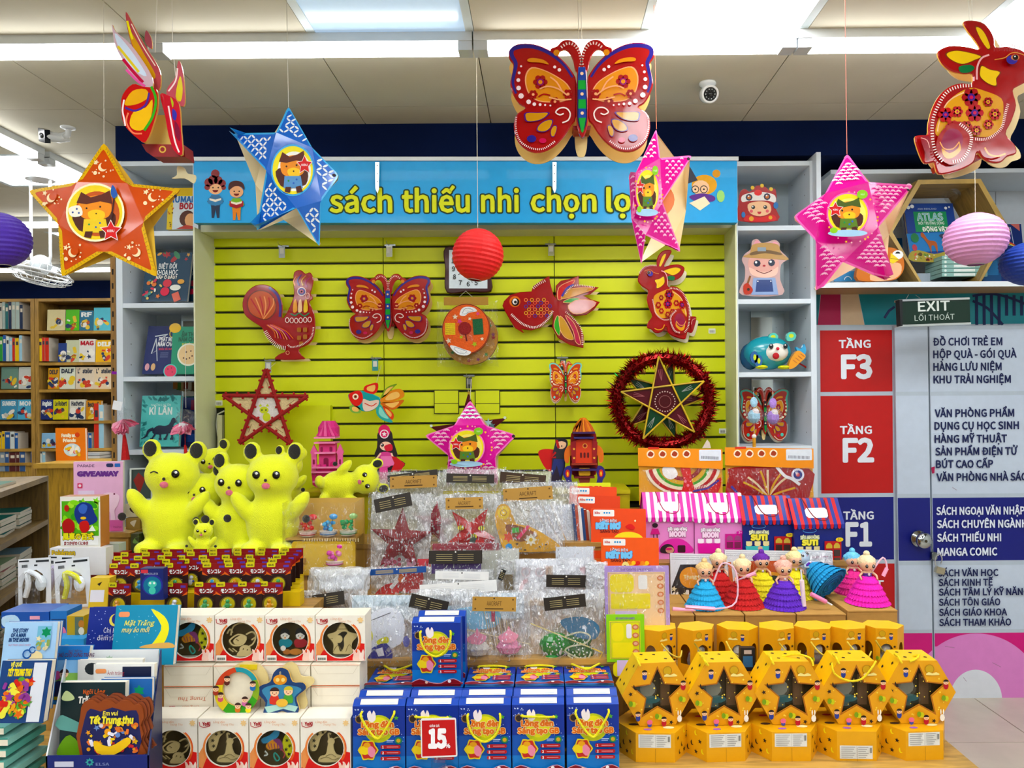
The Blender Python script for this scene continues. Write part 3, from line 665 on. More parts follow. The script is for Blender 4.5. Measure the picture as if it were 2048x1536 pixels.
    b = B(*o, Y, gap-.004); b.pr(A([(-70,420),(70,420),(60,455),(-60,455)]), gap-.006,'8c0d18', m='card'); b.mk('base_tray', t)
    return t
HY = 2.45
t = butterfly('butterfly_lantern','large red butterfly lantern hanging from the ceiling in mid room',(1163,141), HY,.262)
string(t,(1163,141), HY,[(1158,150),(1157, ceil_y(HY))]); string(t,(1163,141), HY,[(1165,165),(1163, ceil_y(HY))])
butterfly('butterfly_lantern','medium red butterfly lantern fixed to the yellow slat wall',(777,583),3.66,.1525, gap=.05, bd=(10,16))
butterfly('butterfly_lantern','small orange butterfly lantern with mint wing corners on slat wall',(1131,744),3.60,.095, sx=.62, gap=.04, bd=(0,10), pal=('c8471c','7fd0c0','f0a030','f8d890','20202a','fff0d0'))

# --- rabbits, drawn in quarter-pixel units of the hanging one
RB = sm([(1560,192),(1600,172),(1700,185),(1770,240),(1808,320),(1815,385),(1900,382),(2000,398),(2060,440),(2105,520),(2115,600),(2055,665),(1990,700),(1950,735),(1975,850),(1935,980),(1890,1080),
         (1960,1165),(1972,1235),(1900,1262),(1850,1305),(1780,1310),(1712,1280),(1660,1225),(1635,1300),(1560,1350),(1440,1388),(1350,1395),(1322,1330),(1310,1300),
         (1240,1310),(1195,1225),(1163,1105),(1205,1085),(1265,1078),(1272,990),(1310,860),(1375,755),(1460,692),(1550,672),(1622,678),(1625,600),(1560,598),(1460,575),(1385,515),(1350,430),(1400,388),(1480,372),(1600,385),(1685,402),(1655,335),(1600,265)],3)
def rabbit(name, label, T, o, Y, gap, bd, yaw=0, bc='e9d5a4', shine='a00a14'):
    A = lambda p: [T(*q) for q in p]; s = abs(T(1,0)[0]-T(0,0)[0])
    t = thing(name, label,'lantern', P(*o, Y),(0,0, yaw))
    b = B(*o, Y,0); b.pr(A(RB),.008, shine, side='d8a45a', m='gloss', ch=.004); f = b.mk('front_plate', t); y = b.y
    b = B(*o, Y, y); g = 'd99a10'; m = 'gloss'
    for p in ([(1655,235),(1690,240),(1730,290),(1765,380),(1755,402),(1735,390),(1690,320)],[(1420,440),(1480,418),(1560,425),(1690,462),(1640,490),(1560,520),(1500,510),(1440,475)],
              [(1700,540),(1760,570),(1840,590),(1810,640),(1810,695),(1750,680),(1690,630),(1685,580)]):
        p = sm(p,3); b.fl(A(inset(p,1.12)),'7a3410', m=m); b.fl(A(p),'f0c814', m=m)
    b.fl(A(sm([(1515,545),(1600,530),(1640,555),(1600,590),(1530,590)],3)),'16703c', m=m)
    body = sm([(1330,1010),(1400,860),(1470,780),(1600,715),(1720,740),(1850,800),(1865,900),(1850,1020),(1760,1100),(1640,1100),(1520,1060),(1400,1090),(1330,1090)],3)
    b.fl(A(body), g, m=m)
    b.st(A(sm([(1340,1060),(1350,1000),(1400,860),(1470,790),(1600,730)],4, False)),10*s,'f5c090', m=m)
    for cx, cy, r, c in ((1610,790,75,'a00c20'),(1635,915,70,'b01028'),(1495,905,45,'b01028'),(1740,830,38,'a00c20'),(1400,930,60,'b81020'),(1740,1010,40,'b01020'),(1790,930,46,'b01020'),(1450,1030,55,'b01020'),(1560,1030,48,'a81020'),(1640,1060,40,'a81020')):
        for k in range(6): b.fl(A(circ(cx+r*.6*cos(k*pi/3), cy+r*.6*sin(k*pi/3), r*.45,8)), c, m=m, keep=True)
        b.step(); b.fl(A(circ(cx, cy, r*.42,10)),'4a1878' if r > 50 else 'd9a018', m=m); b.fl(A(circ(cx, cy, r*.2,8)),'c82050', m=m)
    hip = sm([(1330,1110),(1440,1000),(1540,1000),(1600,1080),(1590,1200),(1520,1300),(1420,1330),(1330,1250)],3)
    b.fl(A(hip), shine, m=m); b.fl(A(sm([(1350,1170),(1400,1060),(1480,1050),(1530,1120),(1500,1220),(1420,1262),(1360,1230)],3)),'8a1040', m=m); b.fl(A(sm([(1360,1200),(1420,1240),(1490,1200),(1500,1150),(1510,1220),(1440,1280),(1380,1270)],3)), g, m=m)
    b.st(A(sm([(1345,1150),(1380,1205),(1450,1205),(1500,1150)],3, False)),9*s,'f0a060', m=m)
    b.dash(A(sm([(1610,705),(1500,712),(1400,760),(1330,870),(1290,980),(1285,1100),(1310,1230),(1370,1310)],4, False)),38,26*s,8*s,'f8e0d8', m=m)
    b.dash(A(sm([(1440,1310),(1520,1290),(1580,1200),(1590,1090),(1500,1005)],4, False)),24,26*s,8*s,'f8e0d8', m=m); b.dash(A(sm([(1620,1130),(1720,1130),(1830,1050),(1865,930),(1888,850)],4, False)),30,22*s,6*s,'f8e0d8', m=m)
    b.dash(A(sm([(1810,395),(1900,390),(1990,405),(2050,440),(2100,500)],4, False)),16,26*s,8*s,'f8d8d8', m=m)
    b.st(A(sm([(1640,660),(1645,560),(1680,490),(1740,465)],4, False)),14*s,'f0b0b0', m=m)
    b.fl(A(circ(1920,505,45,14,36)),'3a2a90', m=m); b.fl(A(circ(1945,487,34,14,24)),'c87850', m=m); b.fl(A(circ(1947,487,22,12)),'1a0c08', m=m); b.fl(A(circ(1942,480,6,8)),'ffffff')
    b.st(A(sm([(1780,505),(1860,490),(1910,455),(1960,452),(2015,470)],4, False)),6*s,'e09a50', m=m)
    b.fl(A(sm([(1190,1120),(1250,1105),(1262,1160),(1255,1280),(1215,1210)],3)),'8c1828', m=m); b.st(A(sm([(1190,1120),(1240,1140),(1260,1200)],3, False)),6*s,'f0a8a0', m=m)
    b.st(A(sm([(1695,1200),(1730,1255),(1800,1270),(1860,1250)],4, False)),14*s, g, m=m)
    b.mk('plate_print', f)
    b = B(*o, Y, gap); b.pr(tr(A(RB), *bd),.004, bc, m='card'); b.mk('back_plate', t)
    b = B(*o, Y, gap-.005); b.pr(A([(1400,1290),(1700,1230),(1720,1262),(1420,1330)]), gap-.006,'8c0d18', m='card'); b.mk('base_tray', t); return t
o = (1938,200); RY = 2.2
t = rabbit('rabbit_lantern','large red rabbit lantern hanging from the ceiling over the door', lambda x, y: (1536+x/4, y/4), o, RY,.08,(44,-8))
string(t, o, RY,[(1940,60),(1938, ceil_y(RY,1900))]); string(t, o, RY,[(1946,60),(1944, ceil_y(RY,1900))])
o = (1335,600)
rabbit('rabbit_lantern','red and pink rabbit lantern fixed to the yellow slat wall', lambda x, y: (1276+(2115-x)*.122,500+(y-172)*.146), o,3.64,.06,(9,5), bc='efe6cc', shine='9c0c14')

# --- rooster
o = (560,640); Y = 3.66
RO = sm([(590,545),(603,541),(612,548),(622,546),(628,560),(625,578),(622,588),(627,598),(620,606),(629,628),(631,655),(627,677),(616,690),(598,699),(603,711),(608,719),(552,719),(558,709),(571,703),(563,694),(543,684),(530,668),(524,655),(505,642),(490,628),(486,605),(494,585),(512,571),(535,570),(556,584),(566,610),(565,636),(573,628),(582,610),(589,590),(588,566)],3)
t, y = flatlantern('rooster_lantern','red rooster lantern with striped comb fixed to the slat wall', o, Y, RO,(4,3),.05)
b = B(*o, Y, y)
tl = sm([(495,605),(503,588),(520,580),(540,585),(553,603),(552,625),(535,640),(515,636),(500,625)],3); b.fl(tl,'6b2a10', m='gloss'); b.fl(inset(tl,.93),'c4581a', m='gloss')
for k in range(6): b.st(sm([(528,638),(512+k*7,612),(503+k*9,592+abs(k-2.5)*2)],4, False),2.4,'f0a060' if k % 2 else 'b3121c', m='gloss')
b.st(sm([(540,575),(556,590),(562,612),(561,634)],4, False),5,'3a2480', m='gloss')
for a, c in (((592,572,596,552),'e88830'),((600,572,605,550),'33248a'),((608,572,614,552),'d8a020'),((616,575,622,556),'a8106a')): b.st(sm([(a[0], a[1]),(a[0]-3,(a[1]+a[3])/2),(a[2], a[3])],3, False),3.4, c, m='gloss', taper=lambda u: 1-.7*u)
b.fl(circ(605,584,9,14),'f3d8d8', m='gloss'); b.fl(circ(605,584,7.4,14),'31207c', m='gloss'); b.fl(circ(605,584,4,10),'d06a80', m='gloss'); b.fl(circ(605,584,2,8),'1a1010')
b.st(circ(617,593,4,8,6),1.5,'f5c0b8', closed=True)
for x, c in ((588,'e8a020'),(598,'f4c8a0'),(609,'e8c030')): b.fl(sm([(x,625),(x+1,605),(x+6,600),(x+8,622)],3), c, m='gloss')
b.st(sm([(583,628),(592,632),(600,627),(610,633),(620,627)],3, False),2.4,'1d7a50', m='gloss')
for k in range(6): b.st(circ(576+k*9,642-abs(k-2)*.6,3.6,10,5),1.4,'f4d8d0', closed=True)
for k in range(7): b.st(sm([(535+k*2,650),(550+k*4,663),(552+k*6,680-abs(k-4))],3, False),1.6,('e06838','f0a078','b32a80')[k % 3], m='gloss')
for x, y_ in ((596,656),(608,656),(596,672),(608,670),(600,684)): b.fl(rr(x, y_, x+8, y_+9,2),'a8661a', m='gloss')
b.dash(sm([(629,655),(624,676),(606,690),(585,695),(577,690)],4, False),26,3.2,1.2,'f5e2da'); b.dash(sm([(532,662),(545,682),(560,694),(574,697)],4, False),16,8,1.3,'f5e2da')
b.st(circ(577,706,3.5,10),1,'e8a078', closed=True); b.mk('plate_print', t.children[0])

# --- big fish
o = (1090,620)
FI = [(1008,602),(1020,590),(1040,584),(1063,583),(1067,572),(1082,562),(1099,552),(1101,567),(1107,590),(1112,598),(1112,572),(1122,562),(1143,558),(1158,552),(1158,571),(1178,573),(1198,576),(1180,590),(1167,592),(1183,600),(1200,605),(1188,620),(1172,631),(1150,633),(1132,626),(1150,640),(1160,655),(1167,672),(1166,697),(1140,691),(1115,676),(1104,655),(1106,632),(1104,624),(1097,641),(1080,656),(1062,661),(1042,658),(1047,666),(1030,656),(1020,640),(1010,622),(1005,611)]
t, y = flatlantern('fish_lantern','red carp lantern with flowing tail fixed to the slat wall', o,3.66, FI,(3,6),.05)
b = B(*o,3.66, y); g = 'gloss'
b.fl(circ(1030,603,11,16),'d87030', m=g); b.fl(circ(1031,604,8,14),'180c0c', m=g); b.fl(circ(1030,603,5,12,6),'f4ece8', m=g); b.fl(circ(1031,604,3,10),'0a0506')
for i in range(9):
    for j in range(3):
        x, y_ = 1052+i*6,600+j*13+(i % 2)*6
        if hypot((x-1073)/32,(y_-614)/26) < 1: b.st(circ(x, y_,3.2,8),1.3,('f08a50','3a2890','e8b030','f06048')[(i+j) % 4], closed=True)
b.dash(sm([(1022,628),(1045,648),(1070,655),(1092,643),(1106,622)],4, False),34,4.5,1.4,'f6e2da'); b.dash(sm([(1066,578),(1078,568),(1092,562)],4, False),8,5,1.4,'f6e2da')
for p, c in (([(1116,600),(1118,576),(1140,564),(1150,562),(1140,578),(1128,596)],'c81020'),([(1122,598),(1132,582),(1160,577),(1188,579),(1165,588),(1140,596)],'c88c18'),([(1126,606),(1140,598),(1158,598),(1155,606)],'2d9636'),([(1136,612),(1160,600),(1192,607),(1170,626),(1146,628)],'e0a8a8'),
             ([(1110,640),(1116,632),(1120,650),(1118,672),(1108,656)],'38a32e'),([(1118,634),(1128,640),(1140,662),(1146,680),(1130,676),(1120,660)],'c9961e'),([(1130,632),(1146,645),(1156,668),(1160,690),(1150,684),(1146,664)],'b80e48')):
    b.fl(sm(p,3), c, m=g); b.st(sm(p,3),1.2,'f0b080', closed=True)
b.st(sm([(1124,594),(1134,578),(1148,571)],4, False),4,'3a2a90', m=g); b.dash(sm([(1130,590),(1142,576),(1160,572),(1190,577)],4, False),20,3.4,1.2,'f8e4dc'); b.dash(sm([(1130,624),(1148,640),(1162,660),(1164,692)],4, False),22,3.4,1.2,'f8e4dc')
b.mk('plate_print', t.children[0])

# --- small colourful fish
o = (752,808)
t = thing('fish_lantern','small orange and teal goldfish lantern floating before the slat wall','lantern', P(*o,3.55))
b = B(*o,3.55); b.pr(sm([(697,789),(706,784),(718,781),(735,784),(750,790),(762,798),(758,812),(742,822),(725,822),(708,812),(700,800)],3),.008,'2b9d9e', m=g, ch=.003)
b.fl(sm([(698,789),(708,783),(722,782),(727,796),(722,808),(712,812),(702,803)],3),'d8301c', m=g); b.fl(sm([(727,798),(740,802),(758,800),(756,812),(742,821),(728,820)],3),'e8d0c0', m=g); b.st(sm([(730,806),(744,812),(754,806)],3, False),2,'d04020')
b.fl(circ(712,793,6,12),'f4e8d0'); b.fl(circ(712,793,3.6,10),'c06018'); b.fl(circ(712,793,2,8),'140c08'); b.mk('body', t)
for p, c, l in (([(730,783),(730,773),(742,768),(756,766),(756,780),(748,788)],'d83020','fin'),([(762,796),(770,780),(780,772),(795,768),(785,778),(772,792)],'7a9a34','tail_fin'),([(762,798),(780,783),(800,778),(809,786),(806,796),(785,804),(765,806)],'e08a28','tail_fin'),
                ([(762,806),(785,804),(808,800),(800,812),(786,820),(770,814)],'d06a28','tail_fin'),([(756,806),(764,812),(772,826),(786,845),(765,840),(753,826)],'3fa8a0','tail_fin'),([(766,812),(778,818),(788,830),(784,840),(772,826)],'d8461c','tail_fin'),([(700,812),(712,810),(722,818),(720,826),(704,824)],'7fb050','fin')):
    b = B(*o,3.55,-.004); b.pr(sm(p,3),.004, c, m=g); b.fl(inset(sm(p,3),.6),'f3c070' if c != '3fa8a0' else '8fd8c8', m=g); b.mk(l, t)
string(t, o,3.55,[(752,770),(752,728,-.12)])
# ================= star lanterns: a flat pentagon raised at the middle, five tips folded back, cream back half
def star_lantern(name, label, o, Y, tips, inner, c, edge, d=.05, bs=(0,0), back=True, bc='efdcae', disc=None, rx=1, motif='moon', face='e8c040', skin='c8672a', hole=None, yaw=0, gd=.07, tray=True):
    """tips[i] lies between inner[i-1] and inner[i], both clockwise from the top"""
    t = thing(name, label,'lantern', P(*o, Y),(0,0, yaw))
    cx = sum(p[0] for p in inner)/5; cy = sum(p[1] for p in inner)/5
    def hgt(x, y, I=None):      # metres towards the viewer
        for i in ([I] if I is not None else 0) or [j for j in range(5) if inside(x, y,(inner[j-1], tips[j], inner[j]))] or range(5):
            a, b_, q = inner[i-1], inner[i], tips[i]
            n = (b_[1]-a[1],-(b_[0]-a[0])); s0 = (x-a[0])*n[0]+(y-a[1])*n[1]; s1 = (q[0]-a[0])*n[0]+(q[1]-a[1])*n[1]
            if s0/s1 > 0: return d*(1-min(1, s0/s1))
        return d
    k = Y/F
    def surf(y_off): return lambda x, y, z: (x, y+y_off-hgt(o[0]+x/k, o[1]-z/k), z)
    b = B(*o, Y,0)
    def P3(p, h): q = b.L(p); return (q[0],-h, q[1])
    rim = []
    for i in range(5):
        a, b_, q = Vector(inner[i-1]), Vector(inner[i]), Vector(tips[i])
        u, v = (a-q),(b_-q); e1 = q+u.normalized()*min(9, u.length*.14); e2 = q+v.normalized()*min(9, v.length*.14)
        m = q*.55+(e1+e2)*.225
        rim.append((tuple(e1), tuple(m), tuple(e2)))
    vs = [P3(p, d) for p in inner]+[P3((cx, cy), d)]; fs = [(i,(i+1) % 5,5) for i in range(5)]
    b.add(vs,[f[::-1] for f in fs], c,'gloss')
    for i in range(5):
        e1, m, e2 = rim[i]; b.add([P3(inner[i-1], d), P3(e1, hgt(*e1, i)), P3(m, hgt(*m, i)), P3(e2, hgt(*e2, i)), P3(inner[i], d)],[(4,3,2,1,0)], c,'gloss')
    f = b.mk('front_shell', t)
    b = B(*o, Y,-.0006); b.W = surf(0)
    for i in range(5):      # lighter hem along both edges of each tip
        a, b_ = inner[i-1], inner[i]; e1, m, e2 = rim[i]
        g = ((a[0]+b_[0]+tips[i][0])/3,(a[1]+b_[1]+tips[i][1])/3)
        I = lambda p, s=(.76 if motif == 'moon' else .86): (g[0]+(p[0]-g[0])*s, g[1]+(p[1]-g[1])*s)
        for p, q in ((a, e1),(e1, m),(m, e2),(e2, b_)):
            for j in range(4):
                s0, s1 = j/4,(j+1)/4; L_ = lambda u, v, s: (u[0]+(v[0]-u[0])*s, u[1]+(v[1]-u[1])*s)
                b.fl([L_(p, q, s0), L_(p, q, s1), L_(I(p), I(q), s1), L_(I(p), I(q), s0)], edge,'gloss', keep=True)
    b.step()
    if motif == 'moon':      # polka hem, crescents, stars and dots
        for i in range(5):
            a, b_ = inner[i-1], inner[i]; e1, m, e2 = rim[i]; q = tips[i]; g = ((a[0]+b_[0])*.31+q[0]*.38,(a[1]+b_[1])*.31+q[1]*.38)
            b.fl(circ(g[0], g[1],9,18),'f3dcae'); b.fl(circ(g[0]+4*(1 if i != 2 else -1), g[1]-3,8,18), c,'gloss')
            b.fl(star(g[0]-13, g[1]-10,6, rot=.3),'f3dcae'); b.fl(circ(g[0]-14, g[1]+12,4,10),'f3dcae')
            for j in range(10):
                aa = R.random()*6.28; rr_ = R.uniform(12,24); x, y = g[0]+rr_*cos(aa), g[1]+rr_*sin(aa)
                if inside(x, y,[I2 for I2 in (I(a,.8) if False else (g[0]+(a[0]-g[0])*.75, g[1]+(a[1]-g[1])*.75),(g[0]+(q[0]-g[0])*.7, g[1]+(q[1]-g[1])*.7),(g[0]+(b_[0]-g[0])*.75, g[1]+(b_[1]-g[1])*.75))]): b.fl(circ(x, y, R.uniform(1,2.6),7),'f3dcae', keep=True)
            b.step()
            for p, w_ in ((a, e1),(b_, e2)):
                for j in range(12):
                    s_ = (j+.5)/12; x, y = p[0]+(w_[0]-p[0])*s_, p[1]+(w_[1]-p[1])*s_; gx, gy = g[0]-x, g[1]-y; l = hypot(gx, gy)
                    for r_ in (2,5): b.fl(circ(x+gx/l*r_, y+gy/l*r_,1,5),'7a5a10', keep=True)
            b.step()
    elif motif in ('petal','wave'):
        for i in range(5):
            a, b_, q = inner[i-1], inner[i], tips[i]; g = ((a[0]+b_[0])*.32+q[0]*.36,(a[1]+b_[1])*.32+q[1]*.36); lim = [(g[0]+(p[0]-g[0])*.7, g[1]+(p[1]-g[1])*.7) for p in (a, q, b_)]
            for u in range(-6,7):
                for v in range(-6,7):
                    if motif == 'petal':
                        x, y = g[0]+u*9, g[1]+v*9; r_ = pi/4*(1 if (u+v) % 2 else -1)
                        if inside(x, y, lim): b.fl(circ(x, y,5.4,10,1.9, rot=r_),'e6efef', keep=True)
                    else:
                        x, y = g[0]+u*12+(v % 2)*6, g[1]+v*7
                        if inside(x, y, lim):
                            for r2 in (4,7.5): b.st([(x+r2*rx*cos(w_), y-r2*sin(w_)+(2 if r2 > 5 else 0)) for w_ in (.5,1.1,1.57,2.1,2.7)],1.7,'f2b8d4' if i != 0 else 'e8f4f4', taper=lambda z_: .4+.9*sin(pi*z_))
        b.step()
        if motif == 'wave':
            for j in range(26):
                aa = j*2.4; x, y = cx+rx*disc[2]*1.27*cos(aa), cy+disc[2]*1.27*sin(aa); b.fl(star(x, y,3, rot=j) if j % 3 == 0 else circ(x, y,1.6,6),'f0a83c' if j % 3 == 0 else 'f4a0b8', keep=True)
            b.step()
    # the painted disc with a small masked child, built up from flat prints
    X, Yc, r = disc; q = lambda x, y: (X+x*rx*r/40, Yc+y*r/40)
    b.fl([q(*p) for p in circ(0,0,43,36)],'f6efc4' if motif == 'moon' else edge); b.fl([q(*p) for p in circ(0,0,40,36)], face); b.fl([q(*p) for p in circ(3,2,33,30)], skin if motif == 'moon' else 'f3e27a' if motif == 'wave' else 'f4f4ec')
    dark = '4a1d10'; coat = {'moon': 'e8c84a','wave': '5a7a28','petal': '5b8fc0'}[motif]
    b.fl([q(*p) for p in sm([(-34,2),(-12,-4),(-10,24),(-24,26)],3)], dark); b.fl([q(*p) for p in sm([(14,-2),(30,4),(26,24),(8,24)],3)], dark)
    b.fl([q(*p) for p in sm([(-24,-12),(-14,-22),(12,-24),(24,-10),(20,6),(0,12),(-20,6)],4)],'e89038')
    b.fl([q(*p) for p in ((-27,-14),(-20,-30),(-6,-22),(10,-26),(22,-32),(26,-12),(8,-16),(-12,-12))],'48591c' if motif == 'wave' else '5a2414')
    b.fl([q(*p) for p in sm([(-10,0),(2,-4),(14,0),(12,10),(-6,10)],4)],'f6c62e'); b.dots([q(-12,-6)+(2,), q(8,-8)+(2,), q(2,2)+(1.6,)],2,'2a1008')
    b.fl([q(*p) for p in ((-16,10),(16,10),(20,30),(-18,30))], coat); b.fl([q(*p) for p in ((-14,28),(-3,28),(-6,38),(-16,36))], dark); b.fl([q(*p) for p in ((6,28),(16,26),(20,36),(8,38))], dark)
    if motif == 'moon':
        b.fl([q(*p) for p in sm([(-38,-6),(-22,-10),(-18,4),(-34,6)],3)],'f2ead8'); b.dots([q(-32,0)+(2,), q(-26,-5)+(2,), q(-23,1)+(2,)],2,'2a4a90'); b.st([q(30,-28), q(24,14)],3,'3a1810'); b.fl([q(*p) for p in sm([(27,-40),(34,-26),(28,-20),(24,-28)],3)],'2455a0')
    for p in ((-8,18),(2,22),(8,16)): b.fl(circ(*q(*p),2,8),('d03a24','2a8a4a','2a5ab0')[p[0] % 3], keep=True)
    b.step(); sx_ = 24 if motif != 'wave' else -26; sy_ = 28 if motif == 'moon' else -8
    b.fl([q(*p) for p in star(sx_, sy_,17,.5)],'f6e8e0'); b.fl([q(*p) for p in star(sx_, sy_,15,.5)],'cf1c28'); b.tx('KIBU', q(sx_, sy_)[0], q(sx_, sy_)[1]+2,3.4*r/40,'f8e8e8', al='c', bold=.02)
    if motif == 'wave':
        b.fl([q(*p) for p in circ(-2,40,40,20,7)],'a5c8e0'); b.fl([q(*p) for p in circ(28,-38,11,14,9)],'8cc63c'); b.fl([q(*p) for p in circ(-30,34,8,12,6)],'8cc63c'); b.tx('vui', q(28,-38)[0], q(28,-36)[1],4,'e8f8d0', al='c')
    b.mk('shell_print', f)
    if hole:
        b = B(*o, Y,-d*0-.001); b.W = surf(0)
        for x, y in hole: b.fl(circ(x, y,3.2,12),'20101c')
        b.mk('eyelet', f)
    if back:
        b = B(*o, Y,0); ib = [(p[0]+bs[0], p[1]+bs[1]) for p in inner]; cb = (cx+bs[0], cy+bs[1])
        Q = lambda p, h: (b.L(p)[0], h, b.L(p)[1])
        b.add([Q(p, gd) for p in ib]+[Q(cb, gd)],[(i,(i+1) % 5,5) for i in range(5)], bc,'card')
        for i in range(5): b.add([Q(ib[i-1], gd), Q(rim[i][0],.004), Q(rim[i][1],.002), Q(rim[i][2],.004), Q(ib[i], gd)],[(0,1,2,3,4)], bc,'card')
        b.mk('back_shell', t)
        b = B(*o, Y, gd*.6)
        for i in range(5):
            g = ((inner[i-1][0]+inner[i][0])*.3+tips[i][0]*.4,(inner[i-1][1]+inner[i][1])*.3+tips[i][1]*.4)
        b.pr(circ(cb[0]-bs[0]*.55, cb[1], disc[2]*.8,20, rot=0),.03,'d8762a', side='e8d4a0', m='card'); b.mk('inner_drum', t)
    return t
# orange star
o = (208,420); Y = 2.35
t = star_lantern('star_lantern','large orange star lantern with moon prints and yellow hem', o, Y,[(209,284),(364,379),(314,556),(122,554),(56,380)],[(259,369),(291,447),(212,505),(121,450),(159,366)],'c8531a','e0b422', d=.012,
    bs=(6,3), disc=(198,428,54), face='edd23c', skin='c05a22', hole=[(352,394)], gd=.03, bc='e9c25a')
string(t, o, Y,[(209,290),(211, ceil_y(Y,210))])
# blue star
o = (573,350)
Y = 2.45
t = star_lantern('star_lantern','large blue star lantern with petal cut-outs and cream back', o, Y,[(578,212),(679,352),(638,496),(511,462),(466,266)],[(636,308),(653,412),(604,426),(546,352),(566,278)],'2764c0','4aa8e0', d=.06,
    bs=(-54,2), disc=(598,352,47), rx=.84, motif='petal', face='f0e04c', hole=[(671,354)], gd=.08)
string(t, o, Y,[(578,214),(576, ceil_y(Y,576))])
# narrow pink star turned away
o = (1320,400); Y = 2.5
t = star_lantern('star_lantern','narrow turned magenta star lantern beside the banner girl', o, Y,[(1314,256),(1386,311),(1362,506),(1282,531),(1258,348)],[(1318,322),(1322,408),(1288,474),(1260,440),(1270,350)],'d41c8c','ee7ab8', d=.03,
    bs=(66,-8), disc=(1290,392,42), rx=.52, motif='wave', face='f0de4a', hole=[(1377,319)], gd=.14)
string(t, o, Y,[(1314,258),(1311, ceil_y(Y,1311))],'d87a5a')
# wide pink star
o = (1690,440); Y = 2.3
t = star_lantern('star_lantern','large magenta star lantern with white wave cut-outs in front of the hexagon shelf', o, Y,[(1695,306),(1828,371),(1775,563),(1630,584),(1586,432)],[(1723,374),(1742,462),(1672,530),(1619,488),(1638,396)],'d6168c','ee6cb4', d=.05,
    bs=(66,-6), disc=(1670,443,38), rx=1.0, motif='wave', face='f2dc3a', hole=[(1814,382)], gd=.10)
string(t, o, Y,[(1695,308),(1693, ceil_y(Y,1693))],'d87a6a')
# middle pink star on the wall
o = (940,880); Y = 3.47
t = star_lantern('star_lantern','smaller magenta star lantern standing above the wrapped packs', o, Y,[(941,799),(1034,871),(996,972),(892,972),(848,870)],[(972,850),(992,912),(944,945),(898,910),(910,850)],'dd2a9c','f47cc0', d=.03,
    bs=(3,3), disc=(936,893,33), rx=1.0, motif='wave', face='f0e04c', hole=[(1027,873)], gd=.05)
string(t, o, Y,[(941,800),(938,756,-.15)])

# ================= round paper lanterns
def paper_lantern(label, cx, cy, rx_, ry_, Y, c, cord=None, tilt=0, ring=True):
    t = thing('paper_lantern', label,'lantern', P(cx, cy, Y)); k = Y/F; TM = Matrix.Rotation(tilt,4,'Y'); r = rx_*k; rz = ry_*k; n = 30
    prof = []
    for i in range(n+1):
        a = -pi/2+.26+(pi-.52)*i/n; q = r*cos(a); prof.append((q*(1.0 if i % 2 == 0 else .968), rz*sin(a)))
    b = B(); b.mat = 'pulp'; b.M = TM; v = []
    m = 28
    for q, h in prof: v += [(q*cos(2*pi*j/m), q*sin(2*pi*j/m), h) for j in range(m)]
    b.add(v,[(i*m+j, i*m+(j+1) % m,(i+1)*m+(j+1) % m,(i+1)*m+j) for i in range(n) for j in range(m)], c,'pulp'); b.mk('shade', t)
    for s in (-1,1): b = B(); b.M = TM; b.tube([(.26*r*cos(x),.26*r*sin(x), s*rz*sin(pi/2-.26)) for x in [2*pi*i/16 for i in range(17)]],.0018,'b8b8b0', n=5, m='metal'); b.mk('wire_ring', t)
    if cord:
        b = B(); b.tube([(0,0, rz*.9),(0,0, rz*.9+(cy-ry_-cord)*k)],.0011,'d8d0bc', n=4); b.mk('string', t)
    return t
paper_lantern('red ribbed round paper lantern hanging before the wall clock',956,510,52,52,2.8,'e3262a', cord=ceil_y(2.8,956), tilt=.14)
paper_lantern('pink ribbed round paper lantern in front of the hexagon shelf',1951,479,60,52,2.9,'d89ccb', cord=ceil_y(2.9,1951))
paper_lantern('dark blue round paper lantern at the picture edge over the door',2066,527,61,44,2.9,'143a96')
paper_lantern('purple ribbed round paper lantern at the picture edge by the fan',0,480,56,54,2.5,'4a28a4', tilt=-.1)

# ================= angled lantern with folded wings, seen almost edge on
o = (330,200); Y = 2.3
t = thing('winged_lantern','tall red carp lantern seen edge-on, hanging over the white bookcase','lantern', P(*o, Y))
def plate(nm, pts, th, c, m='gloss', y=0, yaw=0, piv=None, prints=()):
    q = thing(nm, None, None,(0,0,0)) if False else None
    b = B(*o, Y, y);
    if yaw:
        px = b.L(piv)[0]; b.M = Matrix.Translation((px,0,0)) @ Matrix.Rotation(yaw,4,'Z') @ Matrix.Translation((-px,0,0))
    b.pr(sm(pts,3), th, c, m=m, side='d8a45a'); f = b.mk(nm, t)
    b2 = B(*o, Y, b.y); b2.M = b.M
    for p, cc in prints:
        if isinstance(cc, tuple): b2.st(sm(p,4, False), cc[1], cc[0], m='gloss')
        else: b2.fl(sm(p,3), cc, m='gloss')
    if prints: b2.mk('plate_print', f)
    return f
plate('front_plate',[(281,215),(300,195),(320,200),(345,205),(348,235),(340,270),(325,305),(310,300),(283,272),(278,240)],.008,'b01c20', y=-.09, prints=(
    ([(285,230),(300,208),(325,205),(330,220),(312,232),(290,236)],'d9a21e'),([(294,270),(302,248),(325,240),(338,225),(335,258),(320,282),(302,282)],'e0b022'),([(286,240),(305,246),(325,235),(332,212)],('48287c',4)),([(336,200),(345,225),(338,258),(322,284)],('3f9a30',5)),([(284,225),(281,245),(284,262),(286,275)],('f4dcd8',3)),([(292,250),(288,268),(300,288),(318,290)],('e87a5a',3))))
plate('tail_plate',[(273,42),(285,62),(305,100),(330,140),(340,165),(337,195),(318,185),(300,150),(285,110),(276,75)],.006,'b04a50', y=-.05, prints=(([(277,75),(290,92),(310,128),(330,165),(322,172),(300,140),(285,105)],'cf9a18'),([(284,66),(305,108),(330,148)],('f0d8c8',2)),([(276,60),(280,76),(286,96)],('f2e424',4))))
